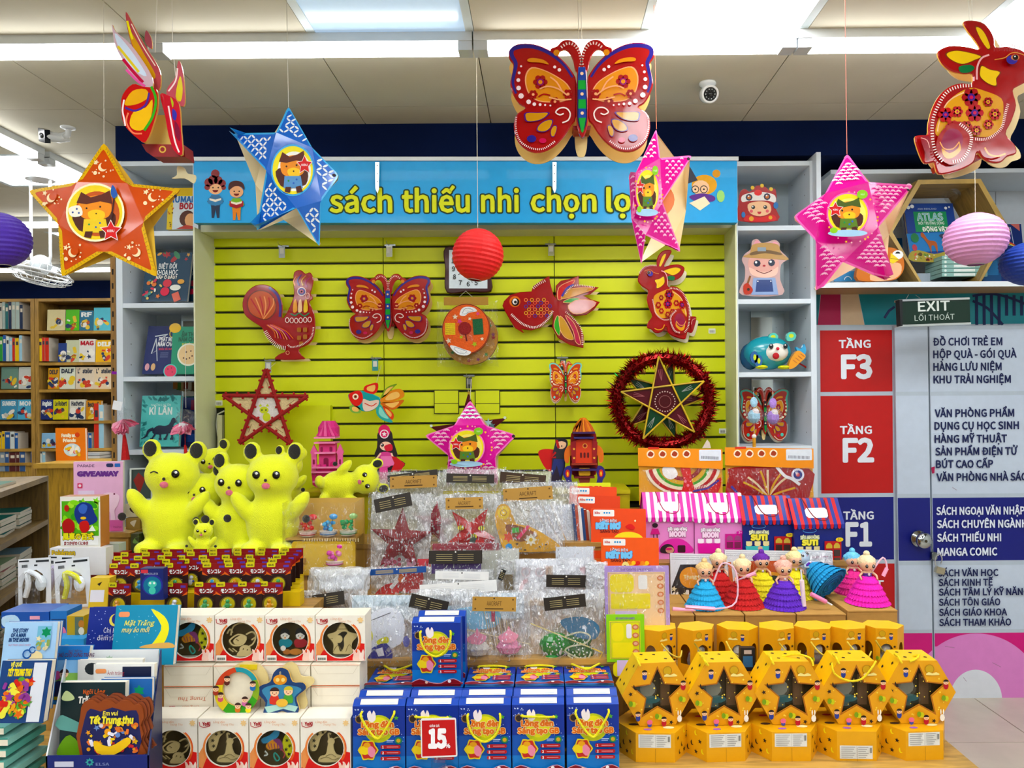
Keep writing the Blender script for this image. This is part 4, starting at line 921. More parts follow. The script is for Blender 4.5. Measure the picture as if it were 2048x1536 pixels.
plate('tail_plate',[(259,78),(266,92),(290,112),(312,140),(335,180),(332,205),(300,180),(275,140),(264,115)],.006,'c4a8b0', y=-.085, prints=(([(264,95),(285,115),(310,150),(325,178),(300,165),(275,130)],'c8d4e4'),([(270,120),(290,145),(310,170)],('d8c04a',5)),([(280,145),(300,170),(318,190)],('b01040',6)),([(286,165),(305,185),(322,198)],('d45a98',5))))
plate('tail_plate',[(372,135),(380,155),(384,200),(381,225),(360,215),(348,200),(352,185),(365,168)],.006,'b8505c', y=-.04, prints=(([(370,150),(366,175),(352,195)],('f4dcd8',3)),([(375,165),(380,190),(376,215),(366,205)],'d8c438')))
plate('fin',[(302,68),(312,85),(313,104),(305,100),(299,88)],.005,'9c4a58', y=-.02)
plate('side_plate',[(346,210),(362,212),(382,228),(386,280),(388,326),(372,318),(362,290),(355,250)],.008,'b81430', y=-.07, prints=(([(362,232),(367,262),(374,300),(382,322)],('f4dcd8',3)),([(366,215),(372,225),(370,235)],'b0b838'),([(370,238),(378,246),(376,260),(370,256)],'34309a'),([(374,262),(383,275),(384,300),(376,290)],'7a1034')))
plate('back_plate',[(270,135),(285,160),(296,190),(290,200),(278,180)],.003,'d2a01c', m='card', y=.03)
b = B(*o, Y,-.02); b.pr([(322,238),(358,238),(368,262),(365,298),(300,298),(312,262)],.012,'d2b46a', m='card'); b.mk('back_plate', t)
b = B(*o, Y,.0); b.pr([(303,301),(385,303),(388,327),(326,326),(312,316)],.06,'7e0c14', m='card'); b.fl(circ(344,312,7,14),'c8a24a'); b.fl(circ(344,312,4.4,12),'7e0c14'); b.mk('base_tray', t)
b = B(*o, Y,.03); b.pr(sm([(345,328),(358,330),(366,342),(382,346),(378,362),(360,352),(334,352),(344,345)],3),.004,'efe3b8', m='card'); b.mk('fin', t)
string(t, o, Y,[(311,105),(318, ceil_y(Y,318))],'e4e0d4'); string(t, o, Y,[(353,175),(346,85),(345, ceil_y(Y,345))],'e4e0d4')

# ================= security cameras
t = thing('security_camera','white dome-eyed security camera on the ceiling right of the butterfly'.replace(' right of',' near'),'security camera', P(1415,172,3.12)); k = 3.12/F
b = B(); b.lathe([(.001,0),(.036,0),(.036,-.008),(.028,-.013),(.02,-.02),(.018,-.034)],0,0, CZ-P(1415,172,3.12).z,'e6eaec',24,'plastic'); b.mk('mount', t, smooth=True)
b = B(); b.M = Matrix.Translation((.004,0,-.035)) @ Matrix.Rotation(.35,4,'X'); b.lathe([(.001,.035),(.022,.03),(.034,.015),(.036,-.01),(.034,-.035),(.031,-.036)],0,0,0,'e6eaec',24,'plastic','y')
b.M = Matrix.Translation((.004,0,-.035)) @ Matrix.Rotation(.35,4,'X'); b.lathe([(.034,.03),(.036,.034),(.03,.037),(.027,.032)],0,0,0,'f2f4f5',24,'plastic','y'); b.lathe([(.001,.035),(.027,.034)],0,0,0,'0b0c0e',24,'plastic','y'); b.mk('camera_head', t, smooth=True)
b = B(); b.M = Matrix.Translation((.004,0,-.035)) @ Matrix.Rotation(.35,4,'X')
for i in range(10): b.sph(.019*cos(i*.628),-.0355,.019*sin(i*.628),.0022,'e8ecee', n=6)
b.mk('infrared_lamp', t, kind='stuff')
b = B(); b.M = Matrix.Translation((.004,0,-.035)) @ Matrix.Rotation(.35,4,'X'); b.sph(0,-.033,0,.011,'101418', n=12, m='plastic'); b.mk('lens', t, smooth=True)
zc = P(135,255,3.55)
t = thing('security_camera','white bullet security camera beside the orange star, under the ceiling','security camera', P(122,272,3.56)); k = 3.56/F; L_ = lambda x, y, d=0: ((x-122)*k,-d,(272-y)*k)
b = B(); b.lathe([(.001,.012),(.032,.012),(.032,.002),(.016,0),(.001,-.001)], *L_(136,258),'e6eaec',20,'plastic'); b.tube([L_(136,258),(L_(136,258)[0],0, CZ-P(122,272,3.56).z)],.012,'e0e4e6',10,'plastic'); b.tube([L_(137,260), L_(136,270), L_(128,274)],.013,'dfe3e5',10,'plastic'); b.mk('mount', t, smooth=True)
b = B(); b.tube([L_(132,270,-.02), L_(118,276,0), L_(103,278,.05)],.023,'e2e6e8',16,'plastic'); b.mk('camera_body', t, smooth=True)
b = B(); b.M = Matrix.Translation(L_(101,279,.055)) @ Matrix.Rotation(-.5,4,'Z') @ Matrix.Rotation(.25,4,'X') @ Matrix.Rotation(.35,4,'Y'); b.bx(-.024,.024,-.006,.02,-.03,.03,'0c0e11','plastic'); b.lathe([(.001,.012),(.011,.01),(.013,.004)],0,0,0,'2a3238',14,'plastic','y'); b.mk('camera_face', t)

# ================= ceiling orbit fan
Y = 4.3; o = (82,548); t = thing('ceiling_fan','white caged orbit fan hanging under the ceiling beside the orange star','fan', P(*o, Y)); k = Y/F
b = B(); zc = CZ-P(*o, Y).z; b.lathe([(.001,0),(.09,0),(.085,-.01),(.075,-.03)],0,0, zc,'e2e5e6',20,'plastic')
for s in (-1,1): b.tube([(s*.055,0, zc),(s*.055,0,.10),(s*.045,0,.045)],.008,'e2e5e6',8,'plastic')
b.mk('bracket', t)
b = B(); b.sph(0,0,.05,.055,'d8dcdd', rz=.06, n=16, m='plastic'); b.mk('motor', t, smooth=True)
M_ = Matrix.Rotation(.16,4,'Y') @ Matrix.Rotation(-.12,4,'X')
for k2 in range(3):
    b = B(); b.M = M_ @ Matrix.Rotation(k2*2.094+.5,4,'Z'); b.add([(.03,-.02,-.005),(.07,-.055,-.012),(.135,-.05,-.014),(.138,.03,.008),(.08,.045,.012),(.03,.02,.005)],[range(6)],'b8bec0','plastic'); b.mk('blade', t)
b = B(); b.M = M_
for rr_, zz_ in ((.16,0),(.158,-.02),(.13,-.04),(.09,-.052),(.04,-.058),(.13,.04),(.08,.05)): b.tube([(rr_*cos(2*pi*i/28), rr_*sin(2*pi*i/28), zz_) for i in range(29)],.0055 if rr_ == .16 else .0018,'eef0f1',6,'plastic')
for i in range(24):
    a = 2*pi*i/24
    for s in (-1,1): b.tube([(.04*cos(a),.04*sin(a), s*.056),(.11*cos(a),.11*sin(a), s*.046),(.16*cos(a),.16*sin(a),0)],.0013,'e4e8ea',4,'plastic')
b.mk('cage', t, kind='stuff')
# ================= generic book, drawn in picture pixels with an optional slant
def book(label, x0, y0, x1, y1, Y, c, art=None, th=.02, name='book', cat='book', spine=None, skew=0, group=None, lean=.12, parts=True, pages='ece4d2', rot=0, m='card'):
    """(x0,y0)-(x1,y1): front cover; skew: pixels the top edge is shifted; lean: tilt back from the base"""
    ox, oy = (x0+x1)/2, y1; k = Y/F; t = thing(name, label, cat, P(ox, oy, Y),(-lean,0,0), group)
    A = lambda x, y: (x+skew*(y1-y)/(y1-y0), y1-(y1-y)/cos(lean))
    if rot: A0 = A; A = lambda x, y: (lambda p: (ox+(p[0]-ox)*cos(rot)-(p[1]-oy)*sin(rot), oy+(p[0]-ox)*sin(rot)+(p[1]-oy)*cos(rot)))(A0(x, y))
    b = B(ox, oy, Y, th-.001); b.A = A; b.pr(rc(x0+1, y0+1, x1-1, y1-1), th-.004, pages); b.mk('pages', t)
    b = B(ox, oy, Y,.001); b.A = A; b.pr(rc(x0, y0, x1, y1),.0015, c, m=m); yy = b.y; cv = b.mk('cover', t)
    b = B(ox, oy, Y, th+.0005); b.A = A; b.pr(rc(x0, y0, x1, y1),.0015, spine or c, m=m); b.mk('back_cover', t)
    if art: b = B(ox, oy, Y, yy); b.A = A; b.mat = m; art(b); b.mk('cover_print', cv)
    return t
def icons(b, x0, y0, x1, y1, n, cs, seed=1, r=4):      # scattered little printed shapes
    Q = random.Random(seed)
    for i in range(n):
        x, y, s = Q.uniform(x0, x1), Q.uniform(y0, y1), Q.uniform(.6,1.4)*r; c = Q.choice(cs); k = Q.randrange(4)
        p = circ(x, y, s,9) if k == 0 else star(x, y, s, rot=Q.random()) if k == 1 else tr(rr(-s,-s*.5, s, s*.5, s*.3,2), x, y, rot=Q.uniform(0,3)) if k == 2 else circ(x, y, s*1.2,10, s*.6, rot=Q.uniform(0,3))
        b.fl(p, c, keep=(i % 4 != 3))
    b.step()
def face(b, x, y, r, skin='f2c6a0', hair='3a2018', ry=None, look=0, hat=None):      # a small printed child's face
    b.fl(circ(x, y, r,14, ry or r*.9), skin, keep=True); b.step(); b.fl(circ(x, y-r*.25, r*1.04,14, r*.86, a0=pi, a1=2*pi), hair); b.dots([(x-r*.4+look, y+r*.12, r*.12),(x+r*.4+look, y+r*.12, r*.12)],1,'22120c'); b.fl(circ(x+look, y+r*.35, r*.25,8, r*.16, a0=0, a1=pi),'b03028')
    if hat: b.fl(circ(x, y-r*.5, r,10, r*.6, a0=pi, a1=2*pi), hat)

# --- white bookcase at the left
Ya = 3.66
def art(b):
    b.fl(rc(344,390,388,459),'dfe8ea'); b.fl(rc(333,373,389,388),'e8c21c'); b.tx('HUMAN',336,403,12,'2f6fb0', w_=54, bold=.05); b.tx('BODY',357,417,12,'b02030', w_=36, bold=.05); b.fl(circ(374,437,16,16,17),'53291a'); b.fl(circ(380,440,11,14,14),'edb27c'); b.fl([(352,458),(372,450),(388,453),(388,459)],'c04030'); icons(b,335,392,345,455,8,['4a3a10','d07020'],3,2)
book('yellow human body picture book on the top cubby of the white bookcase',333,373,391,459,3.68,'f0cf1a', art)
def art(b, dx=0):
    icons(b,288+dx,505,370+dx,520,8,['a03038','3f7f5a','d8a050','e8e8e0'],5,6); b.tx('BIỆT ĐỘI',310+dx,536,10,'e6ecec', w_=36, bold=.02); b.tx('KHOA HỌC',306+dx,549,10,'e6ecec', w_=44, bold=.02); b.tx('NẤP Ở ĐÂU?',307+dx,557,6,'f0ece0', w_=42, bold=.03)
    b.fl(circ(348+dx,575,11,14,6),'e8ece0'); b.fl(circ(331+dx,566,9,12,8),'c83848'); b.fl(circ(328+dx,583,9,12),'d02848'); b.fl(circ(358+dx,563,7,12,5),'d9a04a'); b.fl(tr(rc(-7,-9,7,9),352+dx,594, rot=-.4),'d86a58'); icons(b,287+dx,560,322+dx,598,16,['e0c070','c83850','e8e4d8','3f8f8a','d87a40'],8,4)
book('dark teal science book with food and tool doodles, second cubby',283,503,374,603,3.62,'123a52', art, skew=6)
book('second copy of the dark teal science book, half hidden at its side',362,512,389,603,3.67,'0f3048', lambda b: (b.tx('HỌC',374,550,9,'e6ecec', w_=14), b.fl(circ(383,566,6,10),'c83848'), b.fl(circ(382,583,6,10),'d02848')))
def art(b):
    b.st([(300,672),(325,668),(311,677)],2.4,'c8d0d8'); b.st([(303,676),(297,707)],1.4,'c8d0d8'); b.st([(303,676),(311,722)],1.6,'c8d0d8'); b.st([(303,680),(298,707),(308,700)],1.2,'c8d0d8'); b.st(circ(334,666,5,12,8),1.6,'e8d060', closed=True)
    b.tx('PHÁT MINH',309,682,8,'eceff2', w_=36, bold=.04); b.tx('NĂM CHÂU',308,692,8,'eceff2', w_=36, bold=.04); b.tx('XƯA VÀ NAY',311,700,4,'d05068', w_=30, bold=.03)
    for x, c in ((293,'d8a0a8'),(305,'d8b080')): b.fl(circ(x,734,4.5,12,7.5), c)
    for i in range(3): b.st([(316,706+i*4),(332,706+i*4)],.8,'8f9cc8')
book('navy invention book with telescope drawing, third cubby of white bookcase',284,651,345,748,3.64,'16245e', art, skew=8)
def art(b):
    b.tx('ẨM THỰC',359,672,8,'0f5a44', w_=36, bold=.05); b.tx('NĂM CHÂU',354,682,8,'0f5a44', w_=42, bold=.05); b.tx('XƯA VÀ NAY',361,690,4,'d8dc60', w_=28, bold=.03); b.fl(circ(346,655,12,16,10),'e3b83c'); b.fl(circ(376,709,23,26),'e8ebd8'); b.fl(circ(376,709,20,24),'e6c796'); b.dots([(371,704),(380,702),(383,712),(372,718),(366,716),(378,716)],1.6,'4a2018'); b.fl(circ(341,742,14,20),'60c0b8'); b.fl(circ(341,742,12,20),'dc4464'); b.dots([(336,738),(343,736),(345,744)],1.2,'4a1020')
book('green world food book with pizza picture, third cubby of white bookcase',341,652,394,748,3.61,'2c8e6c', art)
def art(b):
    for i in range(14):
        b.fl(circ(R.uniform(282,292), R.uniform(793,890),6,6,2.4, rot=R.random()*3),'2f8a88', keep=True); b.fl(circ(R.uniform(288,354), R.uniform(793,799),6,6,2.4, rot=R.random()*3),'2c7f80', keep=True); b.fl(circ(R.uniform(346,354), R.uniform(795,885),5,6,2, rot=R.random()*3),'3f9a96', keep=True)
    b.step(); b.tx('KÌ LÂN',295,829,14,'d8e6e0', w_=46, bold=.03); b.tx('NHỮNG BÍ ẨN',298,812,4,'a8d8d0', w_=40, bold=.02)
    hb = sm([(305,858),(315,851),(328,852),(337,848),(341,838),(346,836),(352,843),(347,847),(343,856),(340,866),(325,869),(312,869),(304,866)],3); b.fl(hb,'14233a')
    for x0, x1 in ((308,303),(314,320),(332,330),(339,343)): b.st([(x0,862),((x0+x1)/2+3,870),(x1,878)],5,'14233a', taper=lambda u: 1-.45*u); b.fl(rc(x1-3,876, x1+3,880),'14233a')
    b.st(sm([(306,858),(296,862),(292,872),(282,878)],4, False),7,'14233a', taper=lambda u: 1-.8*u); b.st([(349,838),(355,832)],1.4,'14233a')
    for i in range(4): b.st(sm([(338-i,846+i*3),(343+i,852+i*3),(350,856+i*4)],3, False),2.4,'14233a')
book('teal unicorn book with dark horse, fourth cubby of white bookcase',279,791,357,893,3.6,'58b7b2', art, m='card')
book('navy and green paperback behind the pink ribbon charm, fourth cubby',362,795,392,893,3.72,'1b2a66', lambda b: (b.fl(rc(378,800,391,820),'7b2040'), b.fl(rc(372,868,392,884),'2b50a0')))
def art(b):
    b.tx('PHÁT MINH',310,962,8,'eceff2', w_=37, bold=.04); b.tx('NĂM CHÂU',310,972,8,'eceff2', w_=37, bold=.04); b.st(circ(333,940,5,12,8),1.6,'c8a040', closed=True); b.tx('XƯA VÀ NAY',314,980,4,'d05068', w_=28)
book('second navy invention book in the fifth cubby',297,930,347,1020,3.66,'171f50', art)
def art(b):
    b.fl(circ(352,934,12,16,10),'d8b83c'); b.tx('ẨM THỰC',360,946,8,'0f5a38', w_=36, bold=.05); b.tx('NĂM CHÂU',359,958,8,'0f5a38', w_=42, bold=.05); b.fl(circ(378,990,20,20),'e0d8b8')
book('second green world food book in the fifth cubby',345,930,394,1020,3.64,'2a7d4c', art)
# picture frame, purple booklet, small things in the cubbies
o = (283,1003); t = thing('photo_frame','slim pale frame with red diamond picture in the fifth cubby','frame', P(*o,3.58),(-.1,0,.35))
b = B(*o,3.58); b.pr(rc(262,936,303,1001),.008,'d4dcd4', side='aab4ae', holes=[rc(265,939,300,998)]); b.mk('frame', t)
b = B(*o,3.58,.002); b.fl(rc(264,938,301,999),'3c4a44','gloss'); b.fl([(277,945),(289,958),(279,988),(268,960)],'8e2a22','gloss'); b.mk('picture', t)
b = B(268,748,3.6); b.pr([(250,744),(285,747),(284,750),(250,750)],.12,'8a1a9c'); b.mk('booklet', loc=P(268,748,3.75), label='thin purple booklet lying flat in the third cubby', cat='booklet')
for i,(x, c) in enumerate(((346,'b87838'),(353,'4a7a30'),(360,'c8a878'),(367,'8a3a28'),(374,'d8d0c0'),(381,'6a4a20'))):
    book('row of small cards behind the pink charm, %s from the side panel' % ['sixth','fifth','fourth','third','second','first'][i], x,757, x+9,778+i % 3*2,3.78, c, th=.03, name='picture_card', cat='card', lean=.05)

# pink tulle charms with red tassels hanging from the shelf
def charm(label, x, y, Y, flip, ty):
    t = thing('ribbon_charm', label,'ornament', P(x, y, Y)); k = Y/F
    b = B(x, y, Y); b.tube([(0,0,.35 if flip else .1),(0,0,.06)],.001,'d8d8d8', n=4); b.mk('cord', t)
    b = B(); b.sph(0,0,.01,.045,'f4eef4', n=14, m='film'); b.mk('clear_ball', t, smooth=True)
    Q = random.Random(int(x))
    b = B()
    for i in range(16):
        a = Q.uniform(-2.6,.2); r = Q.uniform(.05,.095); c, s = cos(a), sin(a); w2 = .028
        b.add([(0,-.02,0),(r*.6*c-w2*s,-.035-Q.random()*.02, r*.45*s+w2*c*.5-.015),(r*c,-.03, r*.6*s-.02),(r*.6*c+w2*s,-.01-Q.random()*.03, r*.45*s-w2*c*.5-.015)],[(0,1,2,3)],('f48aa8','f7a6bc','ee7898')[i % 3],'cloth')
    b.mk('tulle', t)
    b = B(); b.tube([(0,-.01,-.03),(.0,-.01, ty+.05)],.0012,'c01828', n=4); b.tube([(0,-.01, ty+.06),(.004,-.01, ty),(.008,-.012, ty-.07)],.018,'c01824', n=8, m='cloth', taper=lambda u: .25+.8*u); b.mk('tassel', t)
    b = B(x, y, Y,-.03); b.pr(tr(rc(-9,-10,9,8), x-8 if not flip else x, y-26 if not flip else y+14, rot=.2),.001,'eef0f4'); b.mk('paper_tag', t)
charm('pink ribbon charm with red tassel hanging off the bookcase outer edge',250,838,3.50, False,-.12)
charm('pink ribbon charm with red tassel hanging beside the yellow wall',372,842,3.45, True,-.17)

# --- right bookcase: figures
Yr = 3.62; g = 'card'
t = thing('lion_dance_figure','red and white lion dance standee with gold horns in the top cubby','standee', P(1515,443, Yr)); b = B(1515,443, Yr)
b.pr(sm([(1478,442),(1477,410),(1480,385),(1490,378),(1500,384),(1513,372),(1530,374),(1540,382),(1550,378),(1553,395),(1550,415),(1555,442)],3),.004,'a8141c', m=g); b.mk('cutout', t); y_ = b.y
b = B(1515,443, Yr, y_); b.mat = g
b.fl(sm([(1484,404),(1484,392),(1500,386),(1515,384),(1535,386),(1550,392),(1550,406),(1535,402),(1500,402)],3),'f2ece6'); b.dots([(1498,395,7),(1534,394,7)],6,'28304a'); b.dots([(1498,395,4),(1534,394,4)],4,'c87030'); b.dots([(1497,393,1.6),(1533,392,1.6)],2,'ffffff')
b.fl(circ(1516,386,8,12,6),'e23028'); b.dots([(1505,376,4),(1524,372,4),(1542,379,4)],4,'e8c040'); b.fl(sm([(1495,410),(1510,404),(1528,404),(1540,410),(1540,426),(1520,433),(1500,427)],3),'f3c49a'); b.dots([(1506,415,4),(1530,415,4)],4,'27201e'); b.dots([(1505,414,1.3),(1529,414,1.3)],1,'ffffff'); b.dots([(1502,423,3.4),(1534,423,3.4)],3,'e0606a'); b.fl(circ(1518,424,4,10,5, a0=0, a1=pi),'c02838')
b.fl(sm([(1494,431),(1518,436),(1545,430),(1548,443),(1490,443)],3),'d42824'); b.dots([(1502,438,5),(1540,436,4)],4,'e8a828'); b.fl(circ(1486,430,4,10,6),'2a70b0'); b.fl(circ(1551,412,5,10,7),'2a70b0'); b.mk('printed_face', t.children[0])
t = thing('bear_standee','pink bear standee in straw hat and overalls with a red guitar','standee', P(1530,590, Yr)); b = B(1530,590, Yr)
b.pr(sm([(1484,590),(1483,570),(1489,560),(1490,535),(1484,520),(1490,508),(1502,498),(1505,482),(1515,478),(1524,486),(1536,484),(1550,480),(1560,488),(1560,500),(1576,518),(1562,530),(1560,560),(1564,590)],3),.004,'c9a7a4', m=g); y_ = b.y; c_ = b.mk('cutout', t)
b = B(1530,590, Yr, y_); b.mat = g
b.fl(sm([(1507,494),(1511,482),(1518,482),(1522,494)],3),'e8a0b0'); b.fl(sm([(1541,494),(1548,484),(1556,488),(1554,498)],3),'e8a0b0')
b.fl(circ(1527,528,31,24,26),'dca69c'); b.fl(sm([(1498,535),(1510,540),(1528,544),(1546,540),(1556,534),(1552,550),(1530,556),(1504,550)],4),'eec4b4'); b.st(sm([(1512,541),(1528,547),(1544,541)],4, False),1.6,'6b2a2a')
b.fl(sm([(1486,514),(1500,506),(1505,490),(1530,486),(1556,490),(1562,506),(1578,520),(1550,519),(1520,517)],3),'b9935c'); b.fl(sm([(1503,505),(1530,500),(1560,506),(1561,511),(1530,507),(1502,511)],3),'6f5638'); b.fl(rr(1515,495,1532,503,1),'8a9aa8')
b.dots([(1514,527,7),(1543,526,7)],7,'17243c'); b.dots([(1512,525,2.4),(1541,524,2.4)],2,'ffffff'); b.fl(circ(1528,532,3,8,2),'a02830')
b.fl([(1506,556),(1550,556),(1556,590),(1502,590)],'8ea4cc'); b.fl([(1513,560),(1543,560),(1546,584),(1510,584)],'2a4078'); b.dots([(1515,563,1.5),(1541,563,1.5)],1,'e8e8e8'); b.st([(1500,552),(1492,575)],4,'8a5a30'); b.fl(sm([(1486,572),(1494,566),(1500,572),(1505,580),(1500,588),(1488,588)],3),'b83818'); b.fl(circ(1496,579,3,8),'2a1008'); b.mk('printed_bear', c_)
# teal plush fish lantern
o = (1538,736); t = thing('plush_lantern','teal round-faced character lantern with orange fins, third cubby','lantern', P(*o,3.62)); k = 3.62/F; L3 = lambda x, y, d=0: ((x-o[0])*k,-d,(o[1]-y)*k)
b = B(); b.sph(*L3(1535,706),.115,'2a94a4', ry=.07, rz=.082, n=22, m='plastic'); b.sph(*L3(1504,712,-.03),.05,'1d5a80', ry=.05, rz=.065, n=16, m='plastic'); b.mk('body', t, smooth=True)
b = B(); b.sph(*L3(1545,706,.045),.062,'e9e6dc', ry=.04, rz=.045, n=18, m='plastic'); b.mk('face_plate', t, smooth=True)
for x in (1532,1560): b = B(); b.sph(*L3(x,695,.085),.011,'141a24', ry=.006, rz=.013, n=10, m='plastic'); b.sph(*L3(x-1.5,693,.092),.004,'ffffff', n=6); b.mk('eye', t, smooth=True)
b = B(); b.sph(*L3(1544,700,.093),.008,'d03040', n=8); b.mk('nose', t); b = B(); b.sph(*L3(1541,714,.085),.016,'b01828', ry=.008, n=10); b.mk('mouth', t)
for x, y in ((1542,676),(1578,674)): b = B(*o,3.62,-.01); b.pr(sm([(x-8, y+8),(x-6, y-6),(x+4, y-9),(x+11, y-2),(x+6, y+8)],3),.02,'5cc0b0', m='plastic'); b.fl(circ(x+1, y-1,5,10,4),'c8d84a'); b.mk('ear', t)
for x, y in ((1500,716),(1508,723)): b = B(*o,3.62,-.065); b.pr(circ(x, y,8,12,12),.01,'2c5c98', m='plastic'); b.fl(circ(x+1, y,3,8,6),'c8d84a'); b.mk('paw_mark', t)
b = B(*o,3.62,-.05); b.pr(sm([(1566,738),(1572,718),(1584,704),(1594,708),(1600,716),(1588,728),(1576,738)],3),.03,'e09a30', m='plastic')
for i in range(4): b.st([(1575+i*5,722-i*4),(1583+i*5,728-i*4)],1.6,'b86a18')
b.mk('fish_fin', t); b = B(*o,3.62,-.04); b.pr(sm([(1588,706),(1584,696),(1594,700),(1600,690),(1604,702),(1600,712)],3),.02,'3f9fd0', m='plastic'); b.mk('fish_tail', t)
b = B(); b.tube([L3(1590,722), L3(1617,738)],.004,'b81820',6); b.mk('stick', t); b = B(); b.sph(*L3(1516,735,.06),.03,'d8dc40', rz=.01, n=10); b.sph(*L3(1560,736,.06),.03,'d8dc40', rz=.01, n=10); b.mk('foot', t)
# butterfly card and two clear ball charms in the fourth cubby
butterfly('butterfly_lantern','red and mint butterfly lantern partly behind two clear balls, fourth cubby',(1528,803),3.74,.125, sx=.70, gap=.02, bd=(0,10), pal=('b83018','5fc0a8','e8a030','f0d8a0','20202a','fff0d0'))
for lab, x, y, c, cc in (('clear ball charm filled with pale blue ribbon, orange tassel',1508,830,'a8cfe4','e0a040'),('clear ball charm filled with lilac ribbon',1546,832,'b08ad8','a060c0')):
    t = thing('ribbon_charm', lab,'ornament', P(x, y,3.5)); b = B(); b.sph(0,0,0,.045,'f0f4f8', n=16, m='film'); b.mk('clear_ball', t, smooth=True)
    b = B(); b.sph(0,0,-.006,.03, c, rz=.034, n=9, m='cloth'); b.sph(.004,-.01,.014,.018,'f0e4e4', n=8, m='cloth'); b.mk('ribbon_filling', t)
    b = B(); b.tube([(0,0,.045),(0,0,.13)],.001,'dde4ea', n=4); b.mk('cord', t); b = B(); b.sph(0,0,.06,.018, c, ry=.008, rz=.025, n=8, m='cloth'); b.mk('bow', t)
    if x < 1520: b = B(); b.tube([(0,0,-.045),(0,0,-.1)],.0016,'e8c080', n=4); b.sph(0,0,-.10,.011,'e8e4dc', n=8); b.tube([(0,0,-.105),(0,0,-.15)],.008, cc, n=6, m='cloth'); b.mk('tassel', t)

# --- niche above the door: hexagon shelf and its goods
Yh = 3.56; o = (1898,562); t = thing('hexagon_shelf','hexagonal plywood display shelf standing above the door','shelf', P(*o, Yh))
ho = [(1775,462),(1838,359),(1963,358),(2022,462),(1963,568),(1838,569)]; hi = [(1786,463),(1843,368),(1958,367),(2010,462),(1958,563),(1843,563)]
ho = [(x, min(y,563)) for x, y in ho]
for i in range(6):
    j = (i+1) % 6; b = B(*o, Yh,.26); b.pr([ho[i], ho[j], hi[j], hi[i]],.26,'b89a5c', side='a9884c', m='wood'); b.mk('side_board', t)
def art(b):
    b.fl(rc(1840,420,1906,462),'1f8a58'); b.tx('ATLAS',1846,438,14,'7ab8c0', w_=52, bold=.03, out='e8ece8', ow=.03); b.tx('MÔI TRƯỜNG SỐNG',1847,447,5.5,'d0e4d8', w_=52, bold=.03); b.tx('ĐỘNG VẬT',1853,461,8,'eef4ec', w_=52, bold=.05); b.tx('KHÁM PHÁ',1860,453,3,'c0dcc8', w_=30)
    b.fl([(1820,466),(1924,462),(1926,500),(1822,505)],'2f78b8'); b.fl(sm([(1822,505),(1840,500),(1870,508),(1900,502),(1928,508),(1928,523),(1826,523)],3),'a89a48'); icons(b,1828,508,1924,521,30,['d8d0b0','6a8a3a','c85a40','e8e4d8','5a4a28'],4,3)
    b.fl(sm([(1848,466),(1852,464),(1856,470),(1862,480),(1874,482),(1878,490),(1876,506),(1872,492),(1866,492),(1864,506),(1860,490),(1852,476),(1848,472)],3),'a85a30'); b.fl(sm([(1884,470),(1898,466),(1912,472),(1908,480),(1892,478)],3),'3a3f58'); b.fl(circ(1832,495,5,10,7),'b84858'); b.fl(circ(1835,475,8,10,10),'2c7a4a')
    b.dots([(1830,412,4),(1838,410,4)],4,'e8eef2'); b.dots([(1905,414,3),(1912,412,2)],2,'dfe8f0'); b.tx('ANN BENLAND',1848,417,3,'c0d0e0', w_=38)
book('large blue animal atlas book inside the hexagon shelf',1823,403,1922,523,3.70,'1c3f8c', art, th=.02, skew=-8, rot=-.0)
for i in range(5):
    y0 = 523+i*8.2; b = B(1890, y0+8,3.58); b.pr(rc(1848, y0,1940, y0+7.6),.16,'8fb8b0', side='9cc4bc'); yy = b.y; b.fl(rc(1872, y0+1.2,1915, y0+6.2),'e4ece6'); b.dots([(1855, y0+4,2.6),(1930, y0+4,2.6)],2.6,'dfe8e0')
    b.mk('book', loc=P(1890, y0+8,3.78), label='pale green boxed book lying in the hexagon shelf, %s from the top' % ['topmost','second','third','fourth','lowest'][i], cat='book', group='pale green books under the atlas')
def art(b):
    b.st([(2008,452),(2030,452),(2034,490),(2006,488)],1.4,'c8d4ea', closed=True); b.st([(2008,480),(2030,488),(2046,500)],2,'e8d030'); b.st([(2008,478),(2030,485),(2046,496)],2,'d84830'); b.fl([(2030,445),(2048,445),(2048,460)],'c8706a'); b.st([(1994,520),(2006,494),(2018,516)],2,'c8c040')
book('dark navy game box with rainbow line, behind the blue lantern',1992,445,2052,563,3.72,'122a6c', art, th=.05, name='game_box', cat='box', pages='20386c')
book('teal patterned box at the foot of the hexagon shelf side',1966,512,2003,563,3.66,'1c4a78', lambda b: b.fl(rc(1972,520,1998,550),'2a6a9a'), th=.05, name='game_box', cat='box', pages='20486c')
book('small blue card box behind the wide magenta star',1668,542,1712,563,3.66,'3a84b8', lambda b: b.st(circ(1696,560,7,10, a0=pi, a1=2*pi),1.5,'e0e8ee'), th=.04, name='game_box', cat='box', pages='e0e8ee')
book('white and blue pack standing between star and hexagon shelf',1788,452,1808,520,3.85,'d8e4ec', lambda b: b.fl(rc(1789,475,1807,500),'2a6cb0'), th=.03, name='picture_card', cat='card')
o = (1765,563); t = thing('bird_standee','round orange bird standee with yellow beak beside hexagon shelf','standee', P(*o,3.58)); b = B(*o,3.58)
b.pr(sm([(1712,562),(1712,535),(1730,512),(1760,498),(1786,500),(1800,515),(1802,540),(1790,558),(1770,563)],3),.03,'c8722a', m=g); y_ = b.y; c_ = b.mk('body', t); b = B(*o,3.58, y_); b.mat = g
